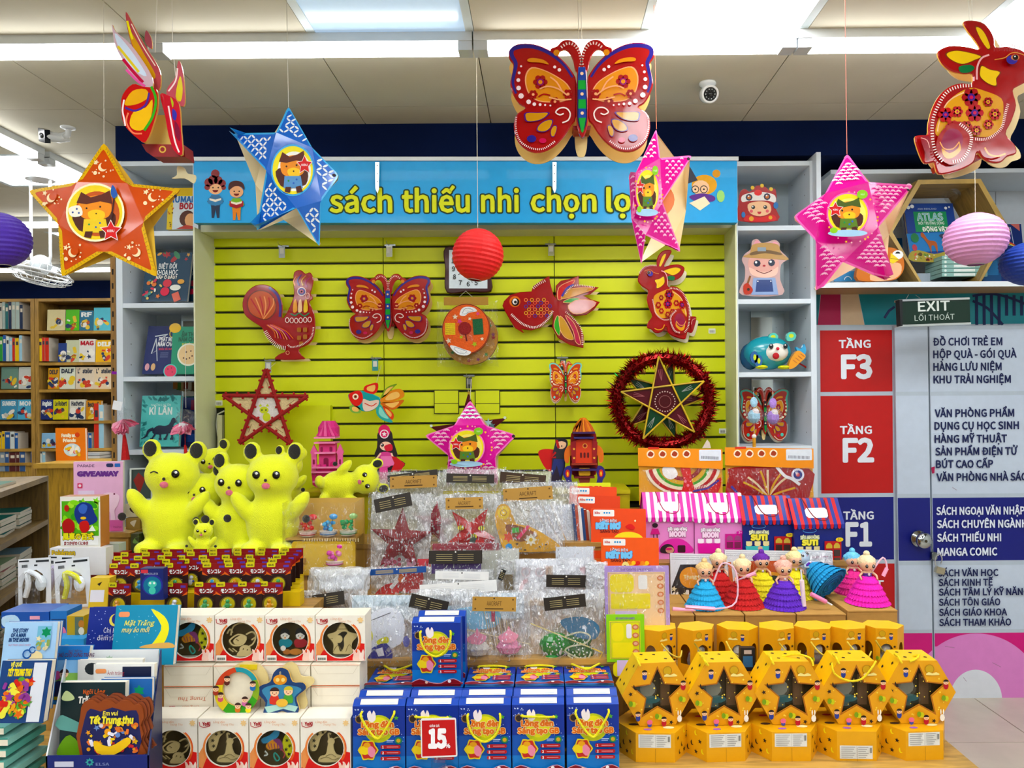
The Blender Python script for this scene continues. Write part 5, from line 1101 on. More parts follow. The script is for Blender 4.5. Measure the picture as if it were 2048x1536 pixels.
b.fl(sm([(1735,562),(1745,535),(1770,528),(1795,530),(1795,550),(1775,562)],3),'eab890'); b.fl(circ(1790,512,11,14,9),'f0f0ee'); b.fl(circ(1790,510,5,8,4, a0=pi, a1=2*pi),'16181c'); b.fl([(1776,508),(1793,522),(1780,530),(1774,526)],'ecd018'); b.st([(1775,519),(1792,522)],1,'8a6a10'); b.mk('printed_face', c_)
for lab, x, y, Y in (('clear plastic ball hanging in the hexagon shelf',1905,392,3.66),('clear plastic ball behind the magenta star tip',1800,370,3.75)):
    t = thing('clear_ball', lab,'ornament', P(x, y, Y)); b = B(); b.sph(0,0,0,.038,'e8ecf0', rz=.036, n=18, m='glass'); b.mk('shell', t, smooth=True); b = B(); b.tube([(0,0,.036),(0,0,.06)],.003,'2a2c30', n=5); b.mk('cap', t)
# ================= things in front of the slat wall
o = (938,540); Y = 3.60
t = thing('wall_clock','square wall clock with dark wood frame half hidden by the red lantern','clock', P(*o,3.69),(0,.01,0)); Y = 3.69
fr = sm([(892,498),(938,500),(984,497),(980,540),(983,583),(938,585),(895,586),(892,540)],4)
b = B(*o, Y); b.pr(fr,.035,'3a0d12', m='card', ch=.004, ) ; b.mk('case', t); y = b.y
b = B(*o, Y, y+.002); b.pr(rc(900,503,976,579),.003,'d9e4ea'); b.mk('dial', t); y = b.y
b = B(*o, Y, y)
for n in range(1,13):
    a = n*pi/6; b.tx(str(n),938+29*sin(a)*(1.08 if n % 3 else 1),545-30*cos(a)*(1.05 if n % 3 else 1),9,'1c2026', al='c', bold=.02)
b.mk('numeral', t, kind='stuff'); b = B(*o, Y, y-.001); b.st([(938,541),(946,568)],2,'202020', taper=lambda u: 1-.5*u); b.st([(938,541),(918,552)],2.6,'202020', taper=lambda u: 1-.5*u); b.mk('hand', t, kind='stuff')
# bag: crumpled clear film
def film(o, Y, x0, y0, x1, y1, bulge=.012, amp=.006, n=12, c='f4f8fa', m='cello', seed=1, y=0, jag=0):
    Q = random.Random(seed); b = B(*o, Y, y); v = []; nx = n; ny = max(4, int(n*(y1-y0)/max(1, x1-x0)))
    ny = min(ny,26)
    for j in range(ny+1):
        for i in range(nx+1):
            u, w_ = i/nx, j/ny; e = 1 if 0 < i < nx and 0 < j < ny else 0
            x = x0+(x1-x0)*u+Q.uniform(-1,1)*(2 if e else 1.5+jag); yy = y0+(y1-y0)*w_+Q.uniform(-1,1)*(2 if e else 1.5+jag)
            a, z = b.L((x, yy)); v.append((a, b.y-bulge*sin(pi*u)*sin(pi*w_)**.6-Q.uniform(0, amp) if e else b.y-Q.uniform(0, amp*.3), z))
    f = []
    for j in range(ny):
        for i in range(nx):
            a = j*(nx+1)+i; q = (a, a+1, a+nx+2, a+nx+1); f += [(q[3], q[2], q[1]),(q[3], q[1], q[0])] if (i+j) % 2 else [(q[3], q[2], q[0]),(q[2], q[1], q[0])]
    b.add(v, f, c, m); return b
o = (937,670); Y = 3.62
t = thing('felt_drum','orange felt drum lantern kit in clear bag under the wall clock','lantern', P(*o, Y))
b = B(*o, Y,.02); b.pr(circ(941,675,55,32,55),.03,'a97c3a', side='5a2c14', m='cloth');
for i in range(16): b.fl(star(941+46*cos(i*.41),676+46*sin(i*.41),5, rot=i),('8a2030','c8a060','3a8040','7a3a60')[i % 4],'cloth', keep=True)
b.step(); b.mk('drum_base', t)
b = B(*o, Y,-.02); b.pr(circ(934,660,47,32,50, rot=.2),.03,'e0641c', side='b84a14', m='cloth'); b.st(circ(934,660,46,32,49, rot=.2),1.4,'6a2410', closed=True)
for p in (sm([(922,632),(926,620),(936,616),(950,618),(956,625),(940,628),(932,634)],3), sm([(903,692),(914,694),(930,700),(944,705),(936,712),(918,710),(906,700)],3)): b.fl(p,'eef0f0','cloth'); b.st(inset(p,.6),1,'8a94a0')
b.fl(rc(893,648,913,671),'e8cc20','cloth')
for i in range(5): b.st([(894,651+i*4),(912,652+i*4)],.9,'b89410')
b.fl(tr(rc(948,640,968,671), rot=-.08, cx=958, cy=655),'145a34','cloth'); b.fl(circ(932,659,13,20),'8c1418','cloth'); b.st([(933,670),(936,684)],2.4,'5a1010')
for i,(x, y_) in enumerate(((913,636),(900,683),(951,690),(922,645),(942,640),(966,680),(925,676),(958,630))): b.fl(star(x, y_,6 if i < 4 else 4, rot=i),('f0dcc0','e8d8c0','a8c030','d84a90')[i % 4],'cloth')
b.mk('drum_face', t)
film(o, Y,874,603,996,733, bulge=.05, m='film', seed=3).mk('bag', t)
b = B(*o, Y,-.03); b.pr(rc(890,596,978,612),.004,'a8823c'); b.mk('header_card', t)
string(t, o, Y,[(915,598),(932,582),(950,598)])

# red tinsel star with pompoms
def tinsel(b, path, r, n, c, seed=1, m='tinsel', ln=1.0):
    Q = random.Random(seed); ps = [Vector(p) for p in path]; d = [0]
    for i in range(1, len(ps)): d.append(d[-1]+(ps[i]-ps[i-1]).length)
    for k in range(n):
        t = d[-1]*Q.random(); i = max(j for j in range(len(d)) if d[j] <= t); i = min(i, len(ps)-2); p = ps[i].lerp(ps[i+1],(t-d[i])/(d[i+1]-d[i]+1e-9))
        u = Vector((Q.gauss(0,1), Q.gauss(0,1), Q.gauss(0,1))).normalized()*r*Q.uniform(.5,1.3)*ln; w_ = Vector((Q.gauss(0,1), Q.gauss(0,1), Q.gauss(0,1))).normalized()*r*.15
        b.add([p-w_, p+w_, p+u],[(0,1,2)], Q.choice(c), m)
o = (535,820); Y = 3.58; t = thing('pompom_star','red pompom-trimmed bamboo star lantern with mesh panels and a printed kitten','lantern', P(*o, Y))
tp = [(536,738),(618,793),(583,888),(482,886),(449,790)]; inn = []
def lx(p1, p2, p3, p4):
    x1, y1, x2, y2, x3, y3, x4, y4 = *p1, *p2, *p3, *p4; d = (x1-x2)*(y3-y4)-(y1-y2)*(x3-x4)
    return (((x1*y2-y1*x2)*(x3-x4)-(x1-x2)*(x3*y4-y3*x4))/d,((x1*y2-y1*x2)*(y3-y4)-(y1-y2)*(x3*y4-y3*x4))/d)
inn = [lx(tp[i], tp[(i+2) % 5], tp[(i+1) % 5], tp[(i-1) % 5]) for i in range(5)]
for i in range(5):
    b = B(*o, Y,-.012); b.fl([tp[i], inn[i], inn[i-1]],'dfc99a','cloth'); q = inset([tp[i], inn[i], inn[i-1]],.3); b.st([q[0], q[1]],1,'7a5a30'); b.mk('mesh_panel', t)
b = B(*o, Y,-.0125); b.fl(inn,'e6e0dc','cloth'); b.fl(circ(530,820,9,14,7),'c8d048'); b.fl(circ(535,834,8,12,9),'c8d048'); b.fl(star(523,811,4),'c8d048'); b.fl(star(537,811,4),'c8d048'); b.dots([(526,820,1.6),(534,820,1.6)],1,'202418'); b.mk('center_panel', t)
for i in range(5):
    p, q = tp[i], tp[(i+2) % 5]; b = B(*o, Y,-.016-.003*(i % 2)); b.ptube([p, q],.009,'9a1018', n=8, m='cloth')
    for k in range(15):
        s_ = (k+.5)/15; x, y_ = p[0]+(q[0]-p[0])*s_, p[1]+(q[1]-p[1])*s_; dx, dz = b.L((x, y_)); nn = Vector((-(q[1]-p[1]),(q[0]-p[0]))).normalized()*5*(1 if k % 2 else -1); a, z = b.L((x+nn.x, y_+nn.y)); b.sph(a, b.y, z,.006,'b3141c', n=6, m='cloth')
    b.mk('trimmed_bar', t)
for p in inn: b = B(*o, Y,.05); b.ptube([(p[0], p[1],0),(p[0], p[1],.055)],.004,'c0a870', n=5); b.mk('spacer', t)
string(t, o, Y,[(536,740),(540,724,-.08)])

# bamboo star inside a tinsel ring
o = (1328,803); Y = 3.5; t = thing('ring_star_lantern','yellow bamboo star lantern inside a big red tinsel ring','lantern', P(*o, Y)); k = Y/F
for dy_, rot, nm in ((0.0,-.12,0),(.07,.28,1)):
    T_ = [(1328+88*sin(rot+2*pi*i/5),800-88*cos(rot+2*pi*i/5)) for i in range(5)]; I_ = [lx(T_[i], T_[(i+2) % 5], T_[(i+1) % 5], T_[(i-1) % 5]) for i in range(5)]
    for i in range(5):
        b = B(*o, Y, dy_); b.fl([T_[i], I_[i], I_[i-1]],('4a0c1a','0d3a22')[(i+nm) % 2],'gloss'); q = inset([T_[i], I_[i], I_[i-1]],.5)
        cx = sum(a[0] for a in q)/3; cy_ = sum(a[1] for a in q)/3; ax = atan2(T_[i][1]-cy_, T_[i][0]-cx)
        for w_ in (-.5,0,.5): b.st([(cx-8*cos(ax), cy_-8*sin(ax)),(cx+6*cos(ax+w_), cy_+6*sin(ax+w_)),(cx+15*cos(ax+w_*.5), cy_+15*sin(ax+w_*.5))],1,'8a8f8a' if (i+nm) % 2 else '8a4a50')
        b.mk('foil_panel', t)
        b = B(*o, Y, dy_-.006-.004*(i % 2)); b.ptube([T_[i], T_[(i+2) % 5]],.0042,'cfae28', n=7, m='wood'); b.mk('bamboo_stick', t)
    if not nm: b = B(*o, Y,.001); b.fl(I_,'3f0a12','gloss'); b.dots([(1330+20*cos(a_*.262),803+20*sin(a_*.262),1.3) for a_ in range(24)],1,'c8a8a0'); b.st(circ(1330,803,12,14),1,'8a5050', closed=True); b.mk('center_foil', t)
b = B(); ring = [(93*k*cos(a_),.03,88*k*sin(a_)) for a_ in [2*pi*i/48 for i in range(49)]]
b.tube(ring,.024,'6c0c14',8,'tinsel'); tinsel(b, ring,.05,6500,['9c101c','7a0a14','c01828','8a1030'],5); tinsel(b, ring[18:24],.05,110,['1a8a3a'],6); tinsel(b, ring[40:46],.05,110,['1a8a3a'],7); tinsel(b, ring,.062,240,['3a1c1a','7a1018'],8, ln=1)
b.mk('tinsel_ring', t)
# dark red star behind the pink one
o = (938,850); Y = 3.62; t = thing('foil_star','dark red foil star lantern with silver flowers behind the pink star','lantern', P(*o, Y))
T_ = [(938,784),(1015,836),(985,930),(893,930),(860,853)]; I_ = [lx(T_[i], T_[(i+2) % 5], T_[(i+1) % 5], T_[(i-1) % 5]) for i in range(5)]; pts = []
for i in range(5): pts += [T_[i], I_[i]]
b = B(*o, Y); b.pr(pts,.01,'4f0a14', m='gloss'); b.fl(star(977,846,10,.4,6),'a8c8d0'); b.fl(star(984,852,8,.4,6),'50707a'); b.dots([(863,851,3),(1010,836,3)],3,'d8e4d8'); b.mk('star_body', t); b = B(*o, Y,-.02); b.pr(star(939,786,5),.004,'c8a850', m='metal'); b.mk('top_ornament', t); string(t, o, Y,[(937,784),(935,758),(939,752,-.06)]); string(t, o, Y,[(941,784),(943,758)])

# pink castle rocket built of stacked layers
o = (662,975); Y = 3.5; t = thing('castle_lantern','tall pink layered paper castle lantern with pointed roof','lantern', P(*o, Y)); k = Y/F
lay = [(645,840,678,840,0)]
def lm(nm, p, y0, th, c, pr=()):
    b = B(*o, Y, y0); b.pr(p, th, c);
    for q, cc in pr: b.fl(q, cc)
    return b.mk(nm, t)
for i,(x0, x1) in enumerate(((630,650),(640,664),(652,676),(664,696))):
    pass
pk, pm, pl = 'd43a84','e86aa4','f08ab8'
for i in range(7):
    f = (i-3)/3; lm('roof_rib',[(655+f*3-1,842+abs(f)*5),(655+f*3+2,842+abs(f)*5),(656+f*20+3,872),(656+f*20-3,872)],-.03*(1-abs(f)),.006, pm if i % 2 else pk)
for yy, w_ in ((873,21),(883,21),(903,20),(932,25),(941,27),(960,24)): lm('ring_layer', rc(656-w_, yy,656+w_, yy+3),.03,.08, pl)
b = B(*o, Y,.03); b.lathe([(.03,0),(.049,-.03),(.049,-.072),(.0,-.072)][::-1], *[(b.L((655,842))[0]),.03, b.L((655,842))[1]], pk,18,'card'); b.mk('roof_core', t)
lm('tower_wall', rc(641,884,674,937),.01,.03,'d84888',((rr(650,915,660,935,4),'8a1c4a'),(rr(662,893,668,903,2),'8a1c4a'),(rr(644,893,649,903,2),'8a1c4a')))
for x in (631,683): lm('turret',[(x-5,950),(x-5,908),(x-7,904),(x,888),(x+7,904),(x+5,908),(x+5,950)],-.01,.012, pm,((rr(x-2,918, x+2,928,1.5),'8a1c4a'),))
lm('front_wall',[(639,937),(639,928),(644,928),(644,932),(650,932),(650,928),(656,928),(656,932),(662,932),(662,928),(668,928),(668,937),(690,960),(660,975),(632,960)],-.02,.01, pk,((rr(664,922,678,948,6),'c02068'),))
lm('base_fin',[(660,950),(684,935),(694,945),(698,968),(692,974),(680,962),(668,966)],-.035,.006,'b01848', tuple((star(672+i*8,952+i % 2*8,3),'f4d8e0') for i in range(3)))
lm('base_fin',[(628,945),(640,955),(640,974),(630,968)],-.03,.006,'c83070')
lm('tower_core', rc(645,955,668,982),.02,.05,'b8306c')

def standee(name, label, o, Y, outline, c, prints, cat='standee', th=.006, parts=(), m='card'):
    t = thing(name, label, cat, P(*o, Y)); b = B(*o, Y); b.pr(sm(outline,3), th, c, m=m); y_ = b.y; q = b.mk('cutout', t); b = B(*o, Y, y_); b.mat = m; prints(b); b.mk('cutout_print', q); return t
def pr_(b):
    b.fl(circ(770,862,12,16,13),'d41860'); b.fl(circ(770,868,9,14),'f0e4e8'); b.fl(circ(770,868,7,14),'d41860'); b.fl(star(770,868,5.5),'f0e4e8')
    b.fl(circ(773,892,12,16,9),'f4c8b0'); b.fl(circ(766,890,3.4,10),'2a2024'); b.fl(circ(765,889,1.2,6),'ffffff'); b.fl(sm([(770,892),(784,888),(786,900),(774,902)],3),'cc1c3c')
    b.fl(sm([(762,905),(782,905),(788,920),(780,934),(762,934),(760,918)],3),'d0468c'); b.fl([(763,912),(786,912),(792,930),(762,934)],'e878b0'); b.fl([(760,934),(776,934),(779,974),(759,974)],'e0509c'); b.st([(763,906),(752,920)],3.4,'f4c8b0'); b.st([(784,906),(790,922)],3.4,'f4c8b0')
t = standee('girl_standee','pink dressed girl paper lantern with black hair and red cape',(770,975),3.48,[(770,854),(784,864),(787,880),(792,896),(796,912),(790,915),(811,927),(800,940),(782,946),(780,975),(758,975),(757,945),(744,948),(742,925),(752,915),(750,908),(755,895),(756,880),(757,866)],'1f141a', pr_)
b = B(770,975,3.48,-.001); b.pr([(784,912),(793,914),(811,928),(802,942),(782,944),(790,926)],.009,'c4142c'); b.mk('cape', t); b = B(770,975,3.48,-.004); b.pr([(750,916),(762,914),(764,930),(757,946),(742,925)],.004,'1a0e14'); b.mk('cape_lining', t)
def pr_(b):
    b.fl(circ(1123,888,10,14,10),'f2c6a0'); b.fl(sm([(1112,885),(1116,877),(1130,877),(1135,886),(1124,882)],3),'171416'); b.dots([(1124,892,1.5)],1,'22181c'); b.fl([(1110,900),(1130,898),(1128,918),(1112,920)],'2a2a30'); b.fl([(1108,918),(1130,918),(1126,940),(1120,955),(1114,930),(1106,950),(1102,945)],'27306c'); b.st([(1112,904),(1102,916),(1112,914)],4,'b01824'); b.st([(1118,896),(1114,880)],5,'b01824')
t = standee('boy_standee','boy paper lantern in a flowing red cape beside the rocket',(1115,975),3.48,[(1114,878),(1120,877),(1134,880),(1136,890),(1132,900),(1131,920),(1130,938),(1124,958),(1130,966),(1128,975),(1100,975),(1097,962),(1102,950),(1104,930),(1106,908),(1110,890)],'2b2236', pr_)
b = B(1115,975,3.48,.008); b.pr(sm([(1110,900),(1090,898),(1077,904),(1084,925),(1098,942),(1126,946),(1120,910)],3),.006,'c2141c'); b.mk('cape', t); b = B(1115,975,3.48,-.01); b.pr(rr(1098,962,1132,968,2),.012,'20307a'); b.dots([(1103+i*5,965,1) for i in range(6)],1,'e8e8f0'); b.mk('base', t)
# rocket
o = (1168,975); Y = 3.46; t = thing('rocket_lantern','red and navy layered paper rocket lantern with orange nose','lantern', P(*o, Y))
for i in range(7):
    f = (i-3)/3; lm('nose_rib',[(1167+f*2-1,836+abs(f)*3),(1167+f*2+2,836+abs(f)*3),(1168+f*14,848),(1168+f*20+3,863),(1168+f*20-3,863)],-.03*(1-abs(f)),.006,'e88a3c' if i % 2 else 'c8642a')
b = B(*o, Y,.03); b.lathe([(.0,-.065),(.05,-.065),(.046,-.045),(.03,-.02),(.012,0),(0,.002)], b.L((1168,836))[0],.03, b.L((1168,836))[1],'d87a34',18,'card'); b.mk('nose_core', t)
lm('hull_back', sm([(1148,862),(1188,862),(1195,890),(1192,950),(1145,950),(1142,890)],3),.02,.006,'8c1a20')
for yy, w_, c in ((863,22,'3a1c50'),(873,20,'2a2462'),(925,25,'8c3020'),(936,24,'34205c'),(951,20,'6a1c20')): lm('ring_layer', rc(1168-w_, yy,1168+w_, yy+3.5),.03,.08, c)
lm('hull_front', sm([(1153,880),(1183,880),(1187,900),(1184,926),(1152,926),(1149,900)],3),-.02,.006,'c84018',((circ(1170,891,5,12),'e8a050'),(circ(1170,891,3.4,12),'8c1a20'),(rr(1160,904,1164,915,2),'5a0c10'),(rr(1167,904,1171,915,2),'5a0c10'),(rr(1174,904,1178,915,2),'5a0c10')))
for s in (-1,1): lm('side_rail',[(1168+s*16,880),(1168+s*27,884),(1168+s*24,925),(1168+s*17,925)],-.025,.006,'8c1220', tuple((star(1168+s*20, yy,3),'e8b050') for yy in (897,915)))
for s in (-1,1): lm('wing', sm([(1168+s*22,890),(1168+s*33,893),(1168+s*39,905),(1168+s*38,922),(1168+s*31,925),(1168+s*28,912),(1168+s*24,908)],3),-.01,.006,'d8702a')
lm('cargo_door', rr(1157,935,1180,950,3),-.025,.006,'d9a428')
for s in (-1,1): lm('leg_pod', sm([(1168+s*28,930),(1168+s*38,934),(1168+s*42,948),(1168+s*36,960),(1168+s*34,975),(1168+s*22,975),(1168+s*26,955),(1168+s*24,940)],3),-.03,.008,'2c2170',((circ(1168+s*33,945,4.5,8,8),'c8301c'),(circ(1168+s*33,946,2,6,5),'f0b030')))
lm('engine',[(1156,953),(1180,953),(1176,972),(1160,972)],-.01,.03,'7c3026'); lm('engine_flame',[(1160,965),(1176,965),(1168,980)],-.015,.01,'d87a30')
# ================= the display table and its stepped risers
WD = 'b98f52'
def zz(py, Y, px=1085): return P(px, py, Y).z
TZ = .40; xr = P(1958,1522,2.2).x
t = thing('display_table','low wooden display table carrying the boxes, edge visible by the floor','table',(0,2.2,0))
B().bx(-1.85, xr,0,1.34, TZ-.04, TZ,'c09a58','wood').mk('tabletop', t)
for x in (-1.8, xr-.12):
    for y in (.08,1.24): B().bx(x, x+.07, y, y+.07,0, TZ-.04,'b08a4c','wood').mk('leg', t)
B().bx(-1.0, xr-.1,.1,.12,.12, TZ-.04,'8a6a3a','wood').mk('apron', t)
def riser(label, xa, xb, Yf, Yb, z, z0=TZ, c=WD, m='wood', th=.018):
    X0, X1 = (P(xa,1200, Yf).x, P(xb,1200, Yf).x); t = thing('display_riser', label,'riser',(X0, Yf, z0)); h = z-z0; W = X1-X0; D = Yb-Yf
    B().bx(0, W,-.006, D, h-th, h, c, m).mk('top_board', t); B().bx(.01, W-.01,.002,.016,0, h-th, c, m).mk('front_board', t)
    for x in (0, W-.014): B().bx(x, x+.014,.017, D,0, h-th, c, m).mk('side_board', t)
    return t
t2 = thing('display_table','low side table under the story books and the white counter display box','table',(-1.9,1.72,0))
B().bx(-.5,.76,0,.475, TZ-.03, TZ,'a8854e','wood').mk('tabletop', t2)
for x, y in ((-.45,.03),(.68,.03),(-.45,.39),(.68,.39)): B().bx(x, x+.06, y, y+.06,0, TZ-.03,'96733f','wood').mk('leg', t2)
riser('long riser under the small capsule toy cards',20,612,2.5,2.96,.785)
riser('low riser at the front of the wrapped craft kits',700,1250,2.52,2.80,.62)
riser('middle riser under the wrapped craft kits',622,1230,2.81,3.09,.74)
riser('upper riser under the wrapped star kits',700,1262,3.10,3.34,.90)
riser('top riser carrying castle, star, rocket and figures',600,1262,3.35,3.60, zz(975,3.48,900)-.001, c='b9ae2a', m='paint')
riser('riser carrying the upright yellow lantern boxes',1272,1815,2.47,2.70,.55)
riser('riser under the striped playhouse boxes',1270,1700,3.11,3.34,.812)
riser('riser under the orange header bags',1268,1640,3.36,3.54,.98)
riser('riser under the yellow plush toys',262,612,2.97,3.25,.872)
riser('upper riser behind the yellow plush toys',380,696,3.26,3.34,1.03)
# cardboard cartons that the dolls stand on
for i,(xa, xb, dz) in enumerate(((1340,1388,0),(1389,1487,.0),(1488,1590,0),(1591,1690,0),(1691,1793,.012))):
    X0, X1 = P(xa,1200,2.75).x, P(xb,1200,2.75).x
    t = thing('cardboard_carton','flat brown cardboard carton under the dolls, %s from the purple activity sheets' % ['first','second','third','fourth','fifth'][i],'carton',((X0+X1)/2,2.74+.0*i, TZ)); w2 = (X1-X0)/2-.002
    B().bx(-w2, w2,0,.3,0,.70-TZ-.004+dz,'b1854a','matte').mk('box', t); B().bx(-w2, w2,-.003,.148,.70-TZ-.004+dz,.70-TZ+dz,'bb9052','matte').mk('flap', t); B().bx(-w2, w2,.152,.303,.70-TZ-.004+dz,.70-TZ+dz,'bb9052','matte').mk('flap', t)

# ================= white moon-lantern boxes
CR = 'efe7d4'
def design(b, k, X, Yc, r):       # wooden cut-outs behind the round window
    q = lambda x, y: (X+x*r/40, Yc+y*r/40); w_ = 'd8c48e'
    s = lambda p, c=w_, wd=3.4, cl=False: b.st([q(*a) for a in sm(p,3, cl)], wd*r/40, c, closed=cl)
    if k == 0:
        s([(-26,-6),(-20,-26),(0,-34),(22,-26),(30,-6),(22,14),(4,22)]); s([(-34,-10),(-28,-20),(-22,-12)]); s([(22,-26),(34,-22),(36,-8)]); s([(-26,2),(-10,-8),(8,-2),(0,14),(-20,16),(-28,8)], cl=True)
        b.fl([q(*a) for a in sm([(-20,4),(-4,-6),(8,0),(0,12),(-16,14)],3)], w_); s([(8,-8),(22,-14),(30,-4),(20,4)]); b.fl([q(*a) for a in circ(6,26,13,16,11)], w_); b.fl([q(*a) for a in sm([(-12,40),(-4,26),(16,26),(24,38)],3)], w_); b.dots([q(2,24), q(11,26)],1.4,'4a3a20'); s([(-14,2),(-8,6)],'5a4828',1.6)
        for a in (-16,-24): s([(a-6,22),(a+4,30)], w_,2.4)
    elif k == 1:
        p = [q(*a) for a in sm([(-38,10),(-38,-22),(-20,-36),(0,-32),(-14,-18),(-20,0),(-26,12)],3)]; b.fl(p, w_)
        for x, y in ((-22,-24),(-30,-10),(-10,-28),(-28,2)): b.fl([q(*a) for a in star(x, y,5, rot=x)],'2c2618')
        b.fl([q(*a) for a in sm([(-20,36),(-16,24),(-4,20),(0,2),(4,-8),(12,-4),(14,8),(20,20),(34,24),(32,34),(6,38)],3)], w_); b.fl([q(*a) for a in circ(8,-8,8,12)], w_); s([(4,-12),(2,-26),(8,-24)]); s([(14,-14),(26,-18),(34,-8)], w_,2.2); s([(-16,30),(-2,26),(12,32),(26,28)],'7a6a40',1.4); s([(-4,24),(8,20),(18,26)],'7a6a40',1.4)
    elif k == 2:
        p = [q(*a) for a in sm([(22,-26),(34,-8),(36,10),(26,30),(16,14),(12,-6)],3)]; b.fl(p,'d8d848')
        for x, y in ((22,-10),(28,2),(20,10),(26,20)): b.fl([q(*a) for a in star(x, y,5, rot=y)],'2a2c18')
        b.fl([q(*a) for a in sm([(-34,-14),(-16,-22),(-2,-34),(6,-30),(2,-18),(-14,-8),(-30,-4)],3)],'3f8fb8'); b.fl([q(*a) for a in sm([(-24,0),(-10,-12),(2,-10),(6,6),(-6,8),(-18,10)],3)],'d8923a')
        for i in range(4): s([(-20+i*7,-4),(-16+i*6,8)],'7a2c5a',1.8)
        b.fl([q(*a) for a in sm([(-8,-12),(6,-14),(14,2),(8,12),(4,0)],3)],'7c3a6a'); s([(-26,12),(-20,20),(-28,22)],'d8e0d8',2.4); s([(-4,16),(6,28),(0,34),(-6,24)],'3aa090',2.6, True); s([(10,8),(18,18),(14,28)],'b84a4a',2.4)
    elif k == 3:
        for x, hc, bc_, in ((-16,'e8e4da','16808e'),(18,'e8e4da','9c2a30')):
            b.fl([q(*a) for a in sm([(x-14,8),(x-8,2),(x+8,2),(x+16,10),(x+8,20),(x-10,20)],3)], bc_); b.fl([q(*a) for a in circ(x,-6,10,14,9)], hc); b.fl([q(*a) for a in sm([(x-11,-8),(x-6,-22),(x+8,-18),(x+10,-6),(x,-12)],3)],'1c1a1c'); b.dots([q(x-4,-5), q(x+4,-5)],1.2,'201810'); b.fl([q(*a) for a in circ(x,-1,2,8)],'e08a30')
        b.fl([q(*a) for a in circ(-12,30,9,12,6)],'b0703a'); b.fl([q(*a) for a in circ(8,30,14,14,7)],'c08040'); b.fl([q(*a) for a in circ(-20,22,6,10)],'e8e4da')
    else:
        b.fl([q(*a) for a in rnd([(0,-38),(12,-14),(38,-8),(20,12),(24,36),(-22,36),(-18,12),(-36,-8),(-12,-14)],8)], w_); s([(-12,-18),(0,-34),(12,-18)],'8a7848',1.4); s([(-10,-20),(10,-20)],'8a7848',1.6)
        b.fl([q(*a) for a in sm([(-16,0),(0,-14),(12,-12),(4,0),(4,18),(-4,30),(-10,12)],3)],'241e12'); b.fl([q(*a) for a in circ(-8,2,9,14)], w_); b.fl([q(*a) for a in circ(16,2,9,14)], w_); s([(-20,30),(-10,16),(0,30)],'8a7848',1.3); s([(8,30),(16,14),(26,30)],'8a7848',1.3); s([(-20,0),(-28,2)],'8a7848',1.2)
def white_box(label, x, y, Y, k, w_=100, h=92, dep=.085, code=True):
    o = (x+w_/2, y+h); t = thing('lantern_box', label,'box', P(*o, Y), group='white boxes with round windows'); X, Yc, r = x+w_/2, y+h*.54, w_*.36; kk = Y/F
    b = B(*o, Y, dep); b.pr(rc(x, y, x+w_, y+h),.004,'e8dcc0', m='card'); yb = b.y
    W, Hh = w_*kk, h*kk; b = B(); b.bx(-W/2, W/2,.004, dep,0,.003, CR,'card'); b.bx(-W/2, W/2,.004, dep, Hh-.003, Hh,'f3ecdc','card'); b.bx(-W/2,-W/2+.003,.004, dep,.003, Hh-.003, CR,'card'); b.bx(W/2-.003, W/2,.004, dep,.003, Hh-.003, CR,'card'); b.bx(-W/2+.003, W/2-.003,.045,.048,.003, Hh-.003,'57492c','card'); b.bx(-W/2+.003, W/2-.003, dep-.003, dep,.003, Hh-.003, CR,'card')
    b.mk('carton', t)
    b = B(*o, Y,.004); b.pr(rc(x, y, x+w_, y+h),.004,'efe8da', m='card', holes=[circ(X, Yc, r,28)]); yy = b.y; f = b.mk('front_panel', t)
    b = B(*o, Y, yy); A = lambda a0, a1, r0, r1: circ(X, Yc, r0,14, a0=a0, a1=a1)+circ(X, Yc, r1,14, a0=a0, a1=a1)[::-1]
    b.fl([(x+1, y+h-1)]+[(x+1, y+h*.62)]+[(X+(r+1)*cos(a), Yc+(r+1)*sin(a)) for a in [pi*(.95-.9*i/14) for i in range(15)]]+[(x+w_-1, y+h*.62),(x+w_-1, y+h-1)],'ce2c1c')
    b.fl([(x+1, y+h*.63)]+[(X+(r+1)*cos(a), Yc+(r+1)*sin(a)) for a in [pi*(1.12-.27*i/6) for i in range(7)]]+[(x+8, y+h-10),(x+1, y+h-14)],'e0925a')
    b.fl(A(pi*.83, pi*1.28, r+1.5, r+5),'e0844a'); b.fl(A(-pi*.28, pi*.2, r+1.5, r+6),'dd5a2c')
    b.st([(X+(r+3)*cos(a), Yc+(r+3)*sin(a)) for a in [pi*(-.3+i*.1) for i in range(5)]],2,'e8a060')
    for a, cc in ((w_-8,'f4dcd0'),(w_-17,'f0c8b8')): b.fl(sm([(x+a-8, y+h-2),(x+a-6, y+h-14),(x+a-8, y+h-24),(x+a-3, y+h-22),(x+a, y+h-16),(x+a+4, y+h-24),(x+a+6, y+h-18),(x+a+5, y+h-6),(x+a+6, y+h-2)],2), cc)
    b.fl(star(x+w_-9, y+9,7,.6,7),'ecc890'); b.tx('YoKi', x+9, y+13,6.5,'a81c28', w_=16, bold=.06); b.st([(x+3, y+6),(x+4, y+14),(x+12, y+17),(x+24, y+14)],1.4,'b01c2c'); b.tx('Lồng đèn', x+31, y+8,4,'d8905a', sl=.2); b.tx('Trung Thu', x+46, y+13,4,'dca070', sl=.2)
    if code: b.fl(rc(x+3, y+h-13, x+23, y+h-2),'eeeae0'); b.dash([(x+5, y+h-6),(x+21, y+h-6)],12,5,.9,'33302c')
    b.mk('panel_print', f)
    b = B(*o, Y,.022); design(b, k, X, Yc, r*1.02)
    if len(b.v): b.mk('wooden_cutout', t)
    b = B(*o, Y,.006); b.fl(circ(X, Yc, r+1,24),'d8dcd4','glass'); b.mk('window_film', t); return t
